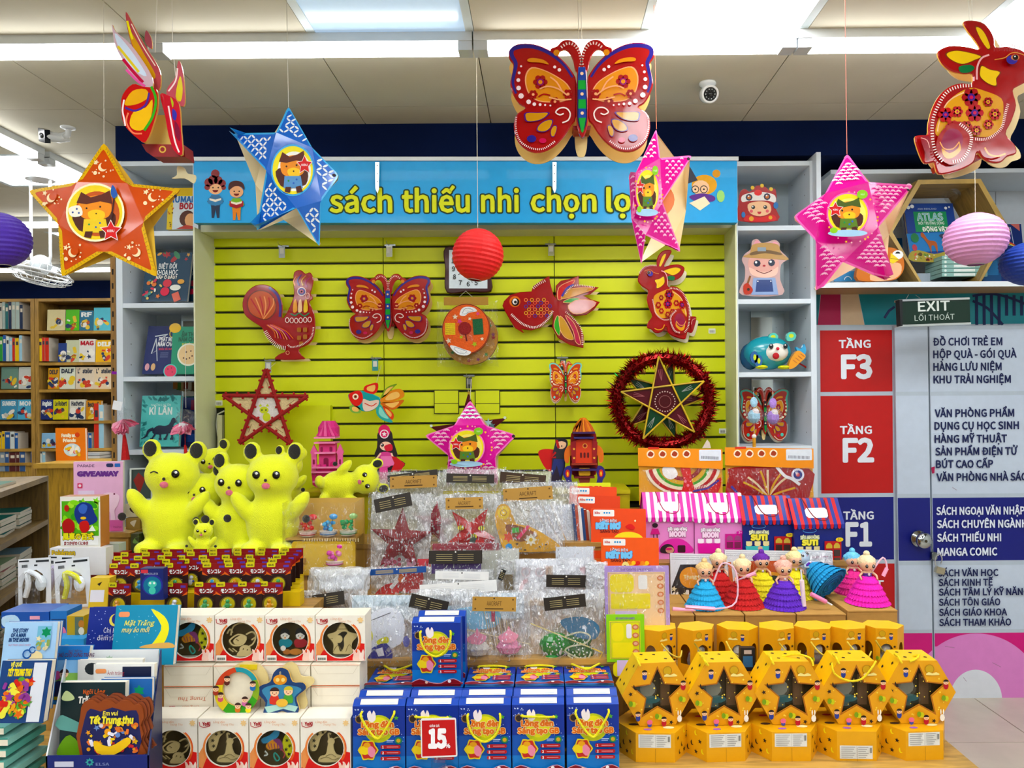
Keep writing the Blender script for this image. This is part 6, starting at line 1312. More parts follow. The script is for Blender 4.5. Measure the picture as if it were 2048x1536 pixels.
ds = ['rainbow swirl and crescent','curled cat','two little birds','star with children','rabbit on a swing']
Yw = 2.31
for i, k in enumerate((2,0,3,4)): white_box('white moon lantern box with %s cut-out, %s on the upper row' % ({2: ds[0],0: ds[1],3: ds[2],4: ds[3]}[k],['first','second','third','fourth'][i]),330+i*100.5,1231, Yw, k, w_=99, h=zz and (VY+(H-.690)*F/Yw-1231+3))
Yl = 2.20
for i, k in enumerate((0,1,2,1)): white_box('white moon lantern box with %s cut-out, %s on the lowest row' % ({0: ds[1],1: ds[4],2: ds[0]}[k],['first','second','third','fourth'][i]),295+i*102.2,1437, Yl, k, w_=100, h=VY+(H-TZ)*F/Yl-1437+4, code=False)
def flat_box(label, x0, x1, z0, z1, txt=None, tt='white box lying on its side'):
    Y = 2.293; a, c = P(x0,1360, Y).x, P(x1,1360, Y).x; t = thing('lantern_box', label,'box',((a+c)/2, Y, z0), group='white boxes lying between the rows'); W = (c-a)/2-.001; h = z1-z0
    B().bx(-W, W,0,.1,0, h-.0015,'efe6d2','card').mk('carton', t)
    o = P((x0+x1)/2,1360, Y); b = B(0,0, F,-.0005); q = lambda x, z: (x,-z)
    b.st([q(-W+.004, h-.004), q(-W+.02, h*.55)],.0008,'c8bca4'); b.st([q(W-.004, h-.004), q(W-.02, h*.55)],.0008,'c8bca4'); b.st([q(-W+.02, h*.55), q(W-.02, h*.55)],.0008,'d4c8b0'); b.st([q(-W,.001), q(W,.001)],.002,'dc7a50'); b.st([q(-W, h-.003), q(W, h-.003)],.0015,'e8a080')
    if txt: b.tx('Trung Thu', W*.75,-h*.72+.012,.011,'c8643a', w_=.085, rot=pi, sl=.2); b.tx('Lồng đèn', W*.45,-h*.3+.01,.007,'d88a60', w_=.05, rot=pi, sl=.2); b.tx('YoKi',-W*.5,-h*.3+.01,.007,'b82430', rot=pi, bold=.04)
    b.mk('carton_print', t); return t
n_ = ['first','second','third','fourth']
for i,(xa, xb) in enumerate(((327,426),(427,520),(521,621),(622,720))):
    zA = TZ+.155; flat_box('white lantern box lying on its side with upside-down lettering, %s of lower layer' % n_[i], xa, xb, zA, zA+.066, txt=(i == 0)); flat_box('plain white lantern box end with folded corners, %s of upper layer' % n_[i], xa, xb, zA+.067, zA+.133)
# two painted wooden lanterns leaning on the lying boxes
o = (470,1430); Y = 2.24; t = thing('wooden_lantern','round painted wooden lantern ring with playing children','lantern', P(*o, Y),(-.12,0,0))
b = B(*o, Y,.008); b.pr(circ(472,1384,45,32,46),.008,'3a8a2c', side='c8a860', m='card', holes=[circ(474,1380,31,24,33)]); y_ = b.y; c_ = b.mk('ring', t)
b = B(*o, Y,.030); b.pr(circ(485,1372,44,28,42),.006,'dcc890', m='wood'); b.pr(rc(470,1336,505,1346),.003,'d8c030'); b.mk('back_disc', t)
b = B(*o, Y,.012); b.fl(circ(474,1380,33,24,35),'e6dcc4'); b.mk('inner_disc', t)
b = B(*o, Y, y_); arc = lambda a0, a1, c: b.fl(circ(472,1384,45,12,46, a0=a0, a1=a1)+circ(474,1380,31,12,33, a0=a0, a1=a1)[::-1], c)
arc(-2.9,-1.7,'c04428'); arc(-1.7,-.5,'2f8f98'); arc(-.5,.5,'8aa838'); arc(.4,2.2,'3f962c'); arc(2.2,3.4,'d8c23a')
for x, y, c in ((440,1392,'c8506a'),(452,1360,'5a2018'),(476,1412,'c87028'),(490,1400,'c86a9c'),(505,1370,'2a6aa8'),(498,1412,'e8d040'),(432,1378,'a03a28')): b.fl(circ(x, y+7,6,8,6), c); face(b, x, y,6)
b.mk('ring_print', c_)
o = (566,1430); t = thing('wooden_lantern','star-shaped painted wooden lantern with two children reading','lantern', P(*o, Y),(-.12,0,0))
ps = sm([(558,1335),(575,1340),(585,1362),(606,1364),(612,1376),(594,1392),(600,1415),(590,1428),(566,1418),(545,1428),(528,1426),(532,1402),(517,1385),(520,1370),(540,1362),(546,1345)],3)
b = B(*o, Y,.008); b.pr(tr(ps,-2,4),.008,'1e3a66', side='c8a860', m='card'); y_ = b.y; c_ = b.mk('front_star', t); b = B(*o, Y,.032); b.pr(tr(ps,9,-3),.006,'dcc890', m='wood'); b.mk('back_star', t)
b = B(*o, Y, y_); b.fl(sm([(522,1382),(545,1372),(585,1374),(602,1382),(588,1396),(592,1420),(566,1416),(532,1424),(534,1402)],3),'3f7fa0'); b.fl([(528,1414),(566,1408),(596,1414),(590,1424),(566,1418),(536,1426)],'a8ccc0'); b.fl(circ(558,1362,14,14,10),'d8902c'); b.dots([(553,1362,4),(564,1362,4)],4,'f0d080'); b.tx('8',556,1352,6,'e8d8a0')
for x, y, c, h in ((548,1386,'c83c30','3a1c14'),(576,1384,'4f9a3a','c8b848')): b.fl(sm([(x-7, y+6),(x+7, y+6),(x+9, y+22),(x-9, y+22)],2), c); face(b, x, y,9, hair=h)
b.fl(circ(564,1406,12,12,8),'e0b050'); b.mk('star_print', c_)

# ================= blue lantern bags
def bag_print(b, x, y, w_, h):
    q = lambda a, c: (x+a*w_/100, y+c*h/130); s = w_/100
    b.fl(rc(x, y, x+w_, y+h*.45),'10308c'); b.fl(rc(x, y+h*.45, x+w_, y+h*.75),'1550a4'); b.fl(rc(x, y+h*.75, x+w_, y+h),'1c72bc')
    b.fl([q(*a) for a in circ(50,44,28,24,27)],'b8c030'); b.fl([q(*a) for a in circ(50,42,22,24,21)],'e2da20')
    Q = random.Random(4); b.dots([q(Q.uniform(1,22)**1.0*.9+1,4+Q.uniform(0,26))+(Q.uniform(.5,1.6)*s,) for _ in range(22)]+[q(Q.uniform(80,98), Q.uniform(30,70))+(.7*s,) for _ in range(12)],1,'c8d8f4')
    b.fl([q(*a) for a in sm([(30,26),(28,14),(34,8),(37,16),(40,8),(44,14),(44,26),(37,31)],2)],'efe4e4'); b.fl([q(*a) for a in circ(13,25,8,14)],'8a6a40'); b.fl([q(*a) for a in circ(13,25,6,12)],'2a1c18')
    b.tx('Lồng đèn', *q(17,40),10*s,'d8702c', w_=62*w_/100, bold=.07, out='f4dca0', ow=.06); b.tx('Sáng tạo GB', *q(10,54),10*s,'d8702c', w_=80*w_/100, bold=.07, out='f4dca0', ow=.06)
    b.fl([q(*a) for a in star(84,22,5)],'5aa83c'); b.dots([(*q(88,66),7*s)],6,'2a7a4a'); b.fl([q(*a) for a in circ(88,66,4,8)],'c8a030')
    fl_ = [a for i in range(12) for a in [(30+(20 if i % 2 == 0 else 16)*cos(i*pi/6),84+(22 if i % 2 == 0 else 18)*sin(i*pi/6))]]; b.fl([q(*a) for a in sm(fl_,2)],'d9c83c'); b.fl([q(*a) for a in sm([(30+(a-30)*.86,84+(c-84)*.86) for a, c in fl_],2)],'b8342c'); b.fl([q(*a) for a in circ(24,84,11,12,9)],'e8cc38'); b.fl([q(*a) for a in sm([(32,74),(44,84),(40,98),(30,92)],2)],'e088a0'); b.fl([q(*a) for a in circ(28,74,7,10,5)],'e0a030')
    for i in range(3): p = [q(54,74+i*11), q(92,74+i*11), q(92,81+i*11), q(54,81+i*11)]; b.fl(rr(p[0][0], p[0][1], p[2][0], p[2][1],3*s),'a81c24'); b.tx(str(i+1), *q(57,80+i*11),4.5*s,'f0e0e0', bold=.05); b.st([q(66,77.5+i*11), q(88,77.5+i*11)],1.6*s,'d88a90')
    b.st([q(66,64), q(80,64)],1.4*s,'c8d8f0'); b.st([q(66,67), q(78,67)],1.2*s,'a8c0e8')
    b.fl([q(0,130), q(0,122)]+[q(*a) for a in sm([(6,117),(16,115),(30,120),(45,124),(60,124),(72,118),(86,115),(96,118)],2, False)]+[q(100,122), q(100,130)],'7c1420'); b.st([q(*a) for a in sm([(0,121),(16,114),(32,119),(45,123),(60,123),(72,117),(86,114),(100,121)],2, False)],1.2*s,'d8a0a8'); b.fl([q(*a) for a in circ(30,121,3,8)],'e8c8b0'); b.fl([q(*a) for a in circ(77,119,3.5,8)],'f0e8e8')
def blue_bag(label, rope='u', th=.062):
    W, Hh = .153,.196; t = thing('gift_bag_box', label,'gift box',(0,0,0), group='blue creative lantern boxes')
    b = B(); b.add([(-W/2,0,0),(W/2,0,0),(W/2,0, Hh),(-W/2,0, Hh),(-W/2, th,0),(W/2, th,0),(W/2, th*.75, Hh+.008),(-W/2, th*.75, Hh+.008),(-W/2, th*.35, Hh+.012),(W/2, th*.35, Hh+.012)],
        [(0,1,2,3),(1,5,6,9,2),(4,7,6,5),(0,3,8,7,4),(3,2,9,8),(8,9,6,7),(0,4,5,1)],'1341a0','card'); bd = b.mk('carton', t)
    b = B(0,0, F,-.0006); b.mat = 'card'; bag_print(b,-W/2,-Hh, W, Hh); b.mk('carton_print', bd)
    b = B(); b.add([(-W*.36,.003, Hh+.0035),(W*.36,.003, Hh+.0035),(W*.36, th*.32, Hh+.0135),(-W*.36, th*.32, Hh+.0135)],[(0,1,2,3)],'eee6d4'); b.add([(-W*.24,.008, Hh+.0062),(W*.04,.008, Hh+.0062),(W*.04,.013, Hh+.0085),(-W*.24,.013, Hh+.0085)],[(0,1,2,3)],'d8907c'); b.add([(W*.12,.006, Hh+.0055),(W*.3,.006, Hh+.0055),(W*.3,.016, Hh+.0105),(W*.12,.016, Hh+.0105)],[(0,1,2,3)],'b8c4e0'); b.mk('seal_label', t)
    b = B(); z0 = Hh*.87
    pts = {'u': [(-.048,0, z0),(-.05,-.008, z0-.004),(-.046,-.012, z0-.03),(-.03,-.014, z0-.06),(0,-.015, z0-.075),(.028,-.014, z0-.06),(.044,-.012, z0-.03),(.046,-.008, z0-.004),(.044,0, z0)],
           's': [(-.045,0, z0-.004),(-.046,-.006, z0-.005),(0,-.009, z0-.006),(.044,-.006, z0-.008),(.044,0, z0-.008)],
           'v': [(-.048,0, z0+.01),(-.05,-.01, z0),(-.03,-.014, z0-.035),(-.005,-.016, z0-.062),(.01,-.016, z0-.055),(.03,-.014, z0-.025),(.046,-.01, z0+.004),(.046,0, z0+.01)]}[rope]
    b.tube(sm(pts,3, False),.0034,'e6dc20',7,'cloth'); b.mk('rope_handle', t); return t
Yg = 2.2; bags = {}
for r_ in 'uvs': bags[r_] = blue_bag({'u': 'blue creative lantern box with deep yellow rope, third in the front row','v': 'blue creative lantern box with yellow rope in a V, first in the front row','s': 'blue creative lantern box with taut yellow rope, second in the front row'}[r_], r_)
w5 = [758,865,970,1077,1186]; nn = ['first','second','third','fourth','fifth']
for i, r_ in enumerate('vsusv'):
    p = P(w5[i],1500, Yg); loc = (p.x, Yg, TZ)
    if i == 0: bags['v'].location = loc
    elif i == 1: bags['s'].location = loc
    elif i == 2: bags['u'].location = loc
    else: again(bags[r_],'blue creative lantern box, %s in the front row beside the yellow hexagon boxes' % nn[i], loc, group='blue creative lantern boxes')
    again(bags['s'],'blue creative lantern box pressed behind the %s one of the front row' % nn[i],(p.x+.002, Yg+.066, TZ), group='blue creative lantern boxes')
# second row: boxes lying on their backs in stacks
for i in (0,1,2,3,4):
    p = P([771,872,976,1079,1181][i],1360,2.3)
    for lv in range(3):
        z = TZ+.064*lv; o_ = again(bags['s' if lv < 2 else 'vussv'[i]],'blue lantern box lying face up, %s stack, %s layer' % (nn[i],['bottom','middle','top'][lv]),(p.x,2.345, z+.0655),(-pi/2,0,0), group='blue boxes lying in stacks')
for d, z in ((0,0),(.072,.006)): again(bags['u'],'blue lantern box standing upright on the lying stack, %s of two' % ('front' if d == 0 else 'rear'),(P(873+d*60,1300,2.36).x,2.36+d, TZ+.195), group='upright blue boxes on the stack')
b = B(772,1365,2.45); b.pr(rr(766,1358,776,1376,2),.01,'c01018', m='plastic'); b.mk('clothes_peg', loc=P(771,1368,2.42), label='tiny red plastic clip lying on the first blue box stack', cat='clip')
# price sign
o = (877,1516); Y = 2.14; t = thing('price_sign','red discount sign reading 15 percent in front of the blue boxes','sign', P(*o, Y),(-.06,.04,0))
b = B(*o, Y); b.pr(rnd([(838,1440),(909,1436),(915,1511),(843,1516)],4),.004,'e6e2e0', m='card'); y_ = b.y; c_ = b.mk('card', t); b = B(*o, Y, y_); b.fl([(841,1443),(907,1439),(912,1508),(845,1513)],'b8101c'); b.tx('GIẢM GIÁ',857,1455,4.2,'f0e0e0', w_=20, bold=.03, rot=-.05); b.tx('15',856,1494,33,'f6f2f2', w_=37, bold=.075, rot=-.04); b.tx('%',890,1494,8,'f6f2f2', bold=.04); b.mk('card_print', c_)
b = B(*o, Y); b.bx(-.02,.02,-.005,.03,(1516-1536)*Y/F-.02,0,'d8d8d8','glass'); b.mk('sign_foot', t)
# ================= yellow hexagon lantern boxes
YW = 'dfa012'; YE = 'edc018'
def hexp(R_, a0=0): return [(R_*cos(a0+i*pi/3), R_*sin(a0+i*pi/3)) for i in range(6)]
def tots(b, q, lst, s=1):      # little printed characters: plain children, moons, clouds, rabbits
    for x, y, k in lst:
        X, Yc = q(x, y)
        if k == 'k': b.fl(circ(X, Yc+5*s,3.4*s,8,5*s),'2a3c8c'); face(b, X, Yc,3.6*s, hair='2a1812')
        elif k == 'r': b.fl(circ(X, Yc+5*s,3.6*s,8,5*s),'b02030'); face(b, X, Yc,3.6*s, hair='1c1014')
        elif k == 'w': b.fl(circ(X, Yc+4*s,3.4*s,8,5*s),'f0e8d8', keep=True); b.fl(circ(X-2*s, Yc-4*s,1*s,6,4*s),'f0e8d8', keep=True); b.fl(circ(X+1.5*s, Yc-4*s,1*s,6,4*s),'f0e8d8')
        elif k == 'm': b.fl(circ(X, Yc,6*s,14),'c8a030'); b.st(circ(X, Yc,6*s,14),.8*s,'a87818', closed=True)
        elif k == 'c': b.fl(sm([(X-9*s, Yc+2*s),(X-5*s, Yc-2*s),(X, Yc),(X+5*s, Yc-2*s),(X+9*s, Yc+2*s)],2),'f0dc90')
        elif k == 's': b.fl(star(X, Yc,3.4*s, rot=x),'2a1a10')
        elif k == 'n': b.fl(sm([(X-2*s, Yc-4*s),(X-3*s, Yc),(X, Yc+4*s),(X+3*s, Yc+2*s),(X, Yc+1*s),(X-1*s, Yc-2*s)],2),'2a1a10')
        elif k == 'p': b.fl(circ(X, Yc+3*s,3*s,8,3*s),'3a4aa0'); b.fl(circ(X, Yc-1*s,4*s,10,3.4*s),'e0708c')
        elif k == 'y': b.fl(circ(X, Yc,3*s,8,4*s),'c8c838'); b.fl(circ(X-4*s, Yc-1*s,3*s,8,4*s),'7a9a30')
Rh, th_ = .111,.10
def hex_star():
    t = thing('lantern_box','yellow hexagon lantern box with star window, first of the standing row','box',(0,0,0), group='standing yellow hexagon boxes')
    o_ = hexp(Rh); r2 = Rh*.97; hole = [(x,-y) for x, y in star(0,0, Rh*.70,.47)]
    b = B(0,0, F); b.v = []; n = 6; back = [(x, z) for x, z in hexp(Rh)]
    b.add([(x,0, z) for x, z in o_]+[(x, th_, z) for x, z in back],[(i, n+i, n+(i+1) % n,(i+1) % n) for i in range(n)]+[[n+i for i in range(n)]], YE,'card'); sh = b.mk('carton', t)
    b = B(0,0, F,.001); b.pr([(x,-z) for x, z in o_],.002, YW, m='card', holes=[star(0,0, Rh*.70,.47)]); y_ = b.y; f = b.mk('front_panel', t)
    b = B(0,0, F, y_); q = lambda x, y: (x*Rh/50, y*Rh/50); s = Rh/50
    st_ = star(0,0, Rh*.70,.47); st2 = star(0,0, Rh*.78,.47)
    for i in range(10): b.fl([st_[i], st_[(i+1) % 10], st2[(i+1) % 10], st2[i]],'a8651a', keep=True)
    b.step(); Q = random.Random(2)
    b.dots([(Q.uniform(-.95,.95)*Rh*.7, Q.uniform(-.8,.8)*Rh, Q.uniform(.6,1.3)*s) for _ in range(30) for __ in (0,)],1,'f0d060')
    tots(b, q,[(-18,-30,'k'),(14,-32,'m'),(18,-26,'c'),(36,-14,'r'),(-38,-2,'s'),(-28,26,'k'),(-34,12,'y'),(36,8,'y'),(30,30,'w'),(-12,38,'p'),(8,34,'r'),(2,30,'y'),(18,38,'s'),(-32,-12,'n')], s)
    b.mk('panel_print', f)
    b = B(0,0, F)
    for fi, lst in ((0,0),(1,1),(2,2)):
        a = hexp(Rh*1.003)[fi], hexp(Rh*1.003)[(fi+1) % 6]
        for u, v, k in ((.2,.3,'s'),(.45,.7,'n'),(.75,.3,'s'),(.8,.75,'n')):
            x, z = a[0][0]+(a[1][0]-a[0][0])*u, a[0][1]+(a[1][1]-a[0][1])*u; w_ = Vector((a[1][0]-a[0][0],0, a[1][1]-a[0][1])).normalized()*.006; d = Vector((0,.006,0)); p = Vector((x, v*th_, z)); nn = Vector((x,0, z)).normalized()*.0006
            b.add([p-w_*.4-d+nn, p+w_-d*.2+nn, p+w_*.3+d+nn, p-w_+d*.4+nn],[(0,1,2,3)],'3a2412' if k == 's' else '1c1020')
    b.mk('side_print', sh)
    b = B(0,0, F,.05); b.fl([(x*.96, y*.96) for x, y in hexp(Rh)],'4a3c22','card'); b.y = .045; b.fl(rc(-.06,-.01,-.005,.06),'6a7a70'); b.fl(rc(.02,-.04,.05,.055),'8a6a4a'); b.fl(circ(-.02,-.0,.025,12),'a8a898'); b.fl(circ(-.01,.035,.03,12,.012),'4f7f80'); b.mk('packed_lantern', t)
    b = B(0,0, F,.004); b.fl(star(0,0, Rh*.72,.47),'d8dcd8','glass'); b.mk('window_film', t)
    return t
proto = hex_star()
Ym = 2.30; zt_ = TZ+.0895
xs = [1315,1448,1582,1713,1838]
for i, x in enumerate(xs):
    p = P(x,1400, Ym); loc = (p.x, Ym, zt_+Rh*.866); rot = (0,0,(.09,.05,0,-.02,-.03)[i]); lab = 'yellow hexagon lantern box with star window, %s of the standing row %s' % (nn[i],('by the blue boxes','with grey toy','in the middle','rope over face','by the door')[i])
    if i == 0: T_ = proto; proto.location = loc; proto.rotation_euler = rot; proto['label'] = lab
    else: T_ = again(proto, lab, loc, rot, group='standing yellow hexagon boxes')
    b = B(); z = Rh*.866; sg = ([(-.05,.03, z),(-.06,.03, z+.01),(-.062,-.0, z+.012),(-.055,-.01, z-.005)],[(-.055,.05, z),(-.065,.03, z+.014),(-.06,-.005, z+.008),(-.05,-.01, z-.006)],[(-.01,.05, z),(.03,.03, z+.012),(.06,.0, z+.01),(.065,-.01, z-.01)],
        [(-.075,.0, z-.005),(-.07,-.012, z-.035),(-.03,-.014, z-.055),(.01,-.014, z-.05),(.04,-.012, z-.02),(.06,0, z)],[(.0,.04, z),(.01,.02, z+.01),(-.01,.0, z+.004),(-.03,-.008, z+.0)])[i]
    b.tube(sm(sg,3, False),.0032,'ecd23a',7,'cloth'); b.mk('rope_handle', T_)
# lower row, boxes lying flat
def hex_flat(k):
    t = thing('lantern_box','yellow hexagon lantern box','box',(0,0,0), group='lying yellow hexagon boxes'); h = .088; hp = [(x*1.05, y*.92) for x, y in hexp(Rh)]
    b = B(); b.add([(x, y,0) for x, y in hp]+[(x, y, h) for x, y in hp],[(i,(i+1) % 6,6+(i+1) % 6,6+i) for i in range(6)]+[[6+i for i in range(6)],[5-i for i in range(6)]],'e0a416','card'); c_ = b.mk('carton', t)
    yf = -Rh*.92*.866-.0006; b = B(0,0, F, yf); Wf = Rh*1.05/2
    y0 = (0,0,0,-.038,0)[k]; b.fl(rc(-Wf*.86,-h*.95-y0, Wf*.8,-h*.5-y0),'e4e2da'); b.st([(0,-h*.94-y0),(0,-h*.52-y0)],.0006,'9a9488')
    for j in range(6):
        for x0, x1 in ((-Wf*.8,-Wf*.08),(Wf*.06, Wf*.58)): b.st([(x0,-h*.9-y0+j*.0058),(x1-(j % 3)*.004,-h*.9-y0+j*.0058)],.0022,'a8a6a0')
    b.fl(rc(Wf*.64,-h*.9-y0, Wf*.74,-h*.72-y0),'8a8880'); b.st([(0,-h*.48),(0,0)],.0007,'7a4a10'); b.mk('label_sticker', c_)
    b = B();
    for sd, base in ((-1,2),(1,1)):
        p0, p1 = (hp[3], hp[4]) if sd < 0 else (hp[5], hp[0])
        nx = Vector(((p0[0]+p1[0]),(p0[1]+p1[1]),0)).normalized()*.0008
        for u, v, kk in ((.2,.75,'s'),(.45,.45,'n'),(.75,.6,'s'),(.3,.25,'n'),(.6,.2,'s'),(.85,.3,'c'),(.6,.85,'c')):
            c = Vector((p0[0]+(p1[0]-p0[0])*u, p0[1]+(p1[1]-p0[1])*u, h*v))+nx; ux = Vector((p1[0]-p0[0], p1[1]-p0[1],0)).normalized(); uz = Vector((0,0,1))
            pts = [(x*.008, y*.008) for x, y in (star(0,0,1,.42) if kk == 's' else sm([(-.2,-1),(-.7,0),(-.2,1),(.8,.7),(.1,.5),(-.1,-.3)],2))]
            b.add([c+ux*x-uz*y for x, y in pts],[range(len(pts))],'2a1a10' if kk != 'c' else 'f0e050')
    for x, y, cc, r in ((-.05,.03,'b03048',.009),(.0,-.02,'3a2030',.012),(.045,-.05,'f0e6b0',.011),(-.02,-.065,'9a60b0',.008),(.04,.04,'5a3a20',.01),(-.06,-.03,'3a2418',.01)): b.add([(x+r*1.6*cos(a*.63), y+r*.8*sin(a*.63), h+.0006) for a in range(10)],[range(10)], cc)
    b.mk('side_print', c_); return t
Yo = 2.25+Rh*.8; hf = [hex_flat(0), hex_flat(3)]
for i, x in enumerate((1313,1449,1583,1716,1846)):
    loc = (P(x,1500,2.25).x-.0, Yo, TZ); lab = 'hexagon box lying flat with white label, %s of the lowest row%s' % (nn[i],', label upside down' if i == 3 else '')
    o_ = hf[0] if i == 0 else hf[1] if i == 3 else None
    if o_: o_.location = loc; o_['label'] = lab; o_.rotation_euler = (0,0,-.04)
    else: again(hf[0], lab, loc,(0,0,(-.02,.05,.0,0,.06)[i]), group='lying yellow hexagon boxes')
# back row: upright hexagonal boxes with arched windows
def hex_up():
    t = thing('lantern_box','upright','box',(0,0,0), group='upright yellow lantern boxes'); r, h = .069,.165; rot = pi/2
    hp = [(r*cos(rot+i*pi/3+pi/6), r*.8*sin(rot+i*pi/3+pi/6)) for i in range(6)]
    b = B(); b.add([(x, y, h) for x, y in hp]+[(x*.98, y*.98, h-.002) for x, y in hp],[range(6)], YE,'card'); b.add([(x, y,0) for x, y in hp],[range(6)][::-1], YE,'card')
    arch = [(-.6,0),(.6,0),(.6,.45)]+[(.6*cos(a*pi/8),.45+.25*sin(a*pi/8)) for a in range(1,8)]+[(-.6,.45)]
    for i in range(6):
        p, q = Vector(hp[i]), Vector(hp[(i+1) % 6]); L_ = (q-p).length;
        fl_ = [(0,0),(L_,0),(L_, h),(0, h)]; ho_ = [(L_/2+x*L_*.5,.048+y*.095) for x, y in arch] if (p.y+q.y) < 0 else None
        al = [fl_]+([ho_] if ho_ else []); tri = tessellate_polygon([[Vector((x, z,0)) for x, z in l] for l in al]); pts = [a for l in al for a in l]; u = (q-p)/L_
        b.add([(p.x+u.x*x, p.y+u.y*x, z) for x, z in pts],[list(a) for a in tri], YW,'card')
    c_ = b.mk('carton', t); yf = min(y for x, y in hp)-.0006; b = B(0,0, F, yf); s = r/40; q = lambda x, y: (x*s,-h+.0+y*s)
    tots(b, q,[(-8,10,'m'),(-10,18,'c'),(8,12,'k'),(-14,58,'y'),(14,62,'r'),(14,34,'s')], s); Q = random.Random(3); b.dots([(Q.uniform(-.03,.03),-Q.uniform(.0, h),.0012) for _ in range(16)],1,'f0d060'); b.mk('carton_print', c_)
    return t
hu = hex_up()
ins = ('c8c8c0','b83020','3a6ab0','3f8a3c','a82838','c03050','2a8a9a')
for i,(x, dz, rz) in enumerate(((1318,0,.5),(1392,.006,.28),(1475,.0,-.2),(1553,.006,.35),(1627,.004,.1),(1695,.006,.15),(1765,.01,-.15))):
    loc = (P(x,1300,2.56).x,2.56,.55+.0); lab = 'small upright yellow lantern box with arched windows, %s of seven' % ['first','second','third','fourth','fifth','sixth','seventh'][i]
    if i == 0: T_ = hu; hu.location = loc; hu['label'] = lab; hu.rotation_euler = (0,0, rz)
    else: T_ = again(hu, lab, loc,(0,0, rz), group='upright yellow lantern boxes')
    b = B(); b.sph(0,0,.05,.034, ins[i], rz=.042, n=10, m='plastic'); b.sph(.0,-.02,.09,.022,'e8e4da', n=8, m='plastic'); b.mk('packed_toy', T_)
    if i in (0,1,3,6): b = B(); b.tube(sm([(-.04,-.065,.13),(-.02,-.085,.10),(.02,-.085,.08),(.05,-.06,.09)],3, False),.0026,'e6cc60',6,'cloth'); b.mk('rope_handle', T_)
o = (1490,1385); t = thing('phone_box','small black boxed gadget with blue label leaning among the upright boxes','box', P(1490,1338,2.46)); b = B(1490,1338,2.46); b.pr(rc(1478,1292,1507,1338),.02,'1c1c20', m='card'); b.fl(rc(1483,1308,1502,1330),'2f5f8a'); b.fl(rc(1485,1296,1500,1304),'b8a8a0'); b.mk('box', t)

# ================= dolls in ruffled skirts
def doll(label, x, yb, Y, c, hair, sc=1, rot=(0,0,0), group=None, top=None, hc='e8b898', zf=.70, wand=None):
    p = P(x, yb, Y); t = thing('doll_lantern', label,'doll',(p.x, Y, zf), rot)
    b = B(); n = 36; R0, H0 = .074*sc,.105*sc; prof = []
    for k in range(5):
        r0 = .022*sc+(R0-.022*sc)*(k/5)**.8; r1 = .022*sc+(R0-.022*sc)*((k+1)/5)**.8+.006*sc; z0 = H0*(1-k/5); z1 = H0*(1-(k+1)/5)
        v = []
        for j in range(n*2):
            a = pi*j/n; w1 = 1+(.07 if j % 2 else -.02); v.append((r0*cos(a)*1.0, r0*sin(a), z0)); v.append((r1*w1*cos(a), r1*w1*sin(a), max(.002, z1-.004*(j % 2)*sc)))
        m_ = n*2; b.add(v,[(2*j,2*((j+1) % m_),2*((j+1) % m_)+1,2*j+1) for j in range(m_)], c,'cloth')
    b.lathe([(.02,.004),(R0*.94,.003)],0,0,0, c,24,'cloth'); b.mk('ruffled_skirt', t)
    b = B(); b.lathe([(.001,.098*sc),(.019*sc,.1*sc),(.014*sc,.107*sc),(.018*sc,.117*sc),(.016*sc,.122*sc),(.007*sc,.126*sc),(.0065*sc,.132*sc)],0,0,0, hc,14,'plastic', sy=.75)
    b.sph(0,-.002,.150*sc,.031*sc, hc, ry=.028*sc, rz=.029*sc, n=18, m='plastic'); b.mk('torso_and_head', t, smooth=True)
    b = B(); b.lathe([(.0195*sc,.1*sc),(.015*sc,.107*sc),(.0195*sc,.116*sc)],0,0,0, top or c,14,'cloth', sy=.78); b.sph(0,-.017*sc,.112*sc,.005,'e8e0e8', n=6); b.mk('bodice', t)
    for s in (-1,1):
        b = B(); b.tube([(s*.017*sc,0,.119*sc),(s*.032*sc,-.008,.106*sc),(s*.03*sc,-.022*sc,.094*sc)],.0052*sc, hc,7,'plastic', taper=lambda u: 1-.3*u); b.mk('arm', t, smooth=True)
    b = B()
    for s in (-1,1): b.sph(s*.0125*sc,-.0275*sc,.146*sc,.0062*sc,'1c1214', ry=.003, rz=.0075*sc, n=8, m='plastic'); b.sph(s*.0125*sc-.001,-.0305*sc,.148*sc,.0018*sc,'ffffff', n=6)
    b.sph(0,-.0305*sc,.135*sc,.003*sc,'c83850', ry=.001, rz=.0014, n=6); b.mk('face_detail', t, kind='stuff')
    b = B(); b.sph(0,.004,.157*sc,.033*sc, hair, rz=.029*sc, n=14, m='cloth')
    for q in ((0,.005,.188,.013),(-.026,.008,.162,.011),(.026,.008,.162,.011)): b.sph(q[0]*sc, q[1], q[2]*sc, q[3]*sc, hair, n=8, m='cloth')
    b.mk('hair', t, smooth=True)
    if wand: b = B(); b.tube(sm(wand,4, False),.0035,'e8c0d0',6,'plastic'); b.tube([wand[-2], wand[-1]],.0075,'f2a8c4',8,'plastic'); b.mk('wand', t)
    return t
doll('doll lantern in sky blue ruffled skirt with a looping pale wand',1410,1222,2.85,'38a8dc','e8c890',.92, wand=[(.03,-.02,.1),(.06,-.03,.17),(.11,-.03,.14),(.105,-.05,.03),(.02,-.075,.012),(-.09,-.08,.022)])
doll('doll lantern in red skirt tucked behind the sky blue doll',1438,1195,2.97,'c81420','f0e0b0',.98)
doll('doll lantern in large red ruffled skirt holding a pink lamp',1486,1225,2.86,'c01018','f2dcb0',.98, wand=[(-.03,-.02,.1),(-.0,-.06,.125),(.03,-.07,.14)])
doll('doll lantern in yellow skirt with purple hair bun',1524,1200,2.98,'f0e010','6a2a9c',.95)
doll('doll lantern in violet layered skirt with pink bodice',1568,1228,2.84,'5c24b4','f2b8a8',.97, top='f0b0a8')
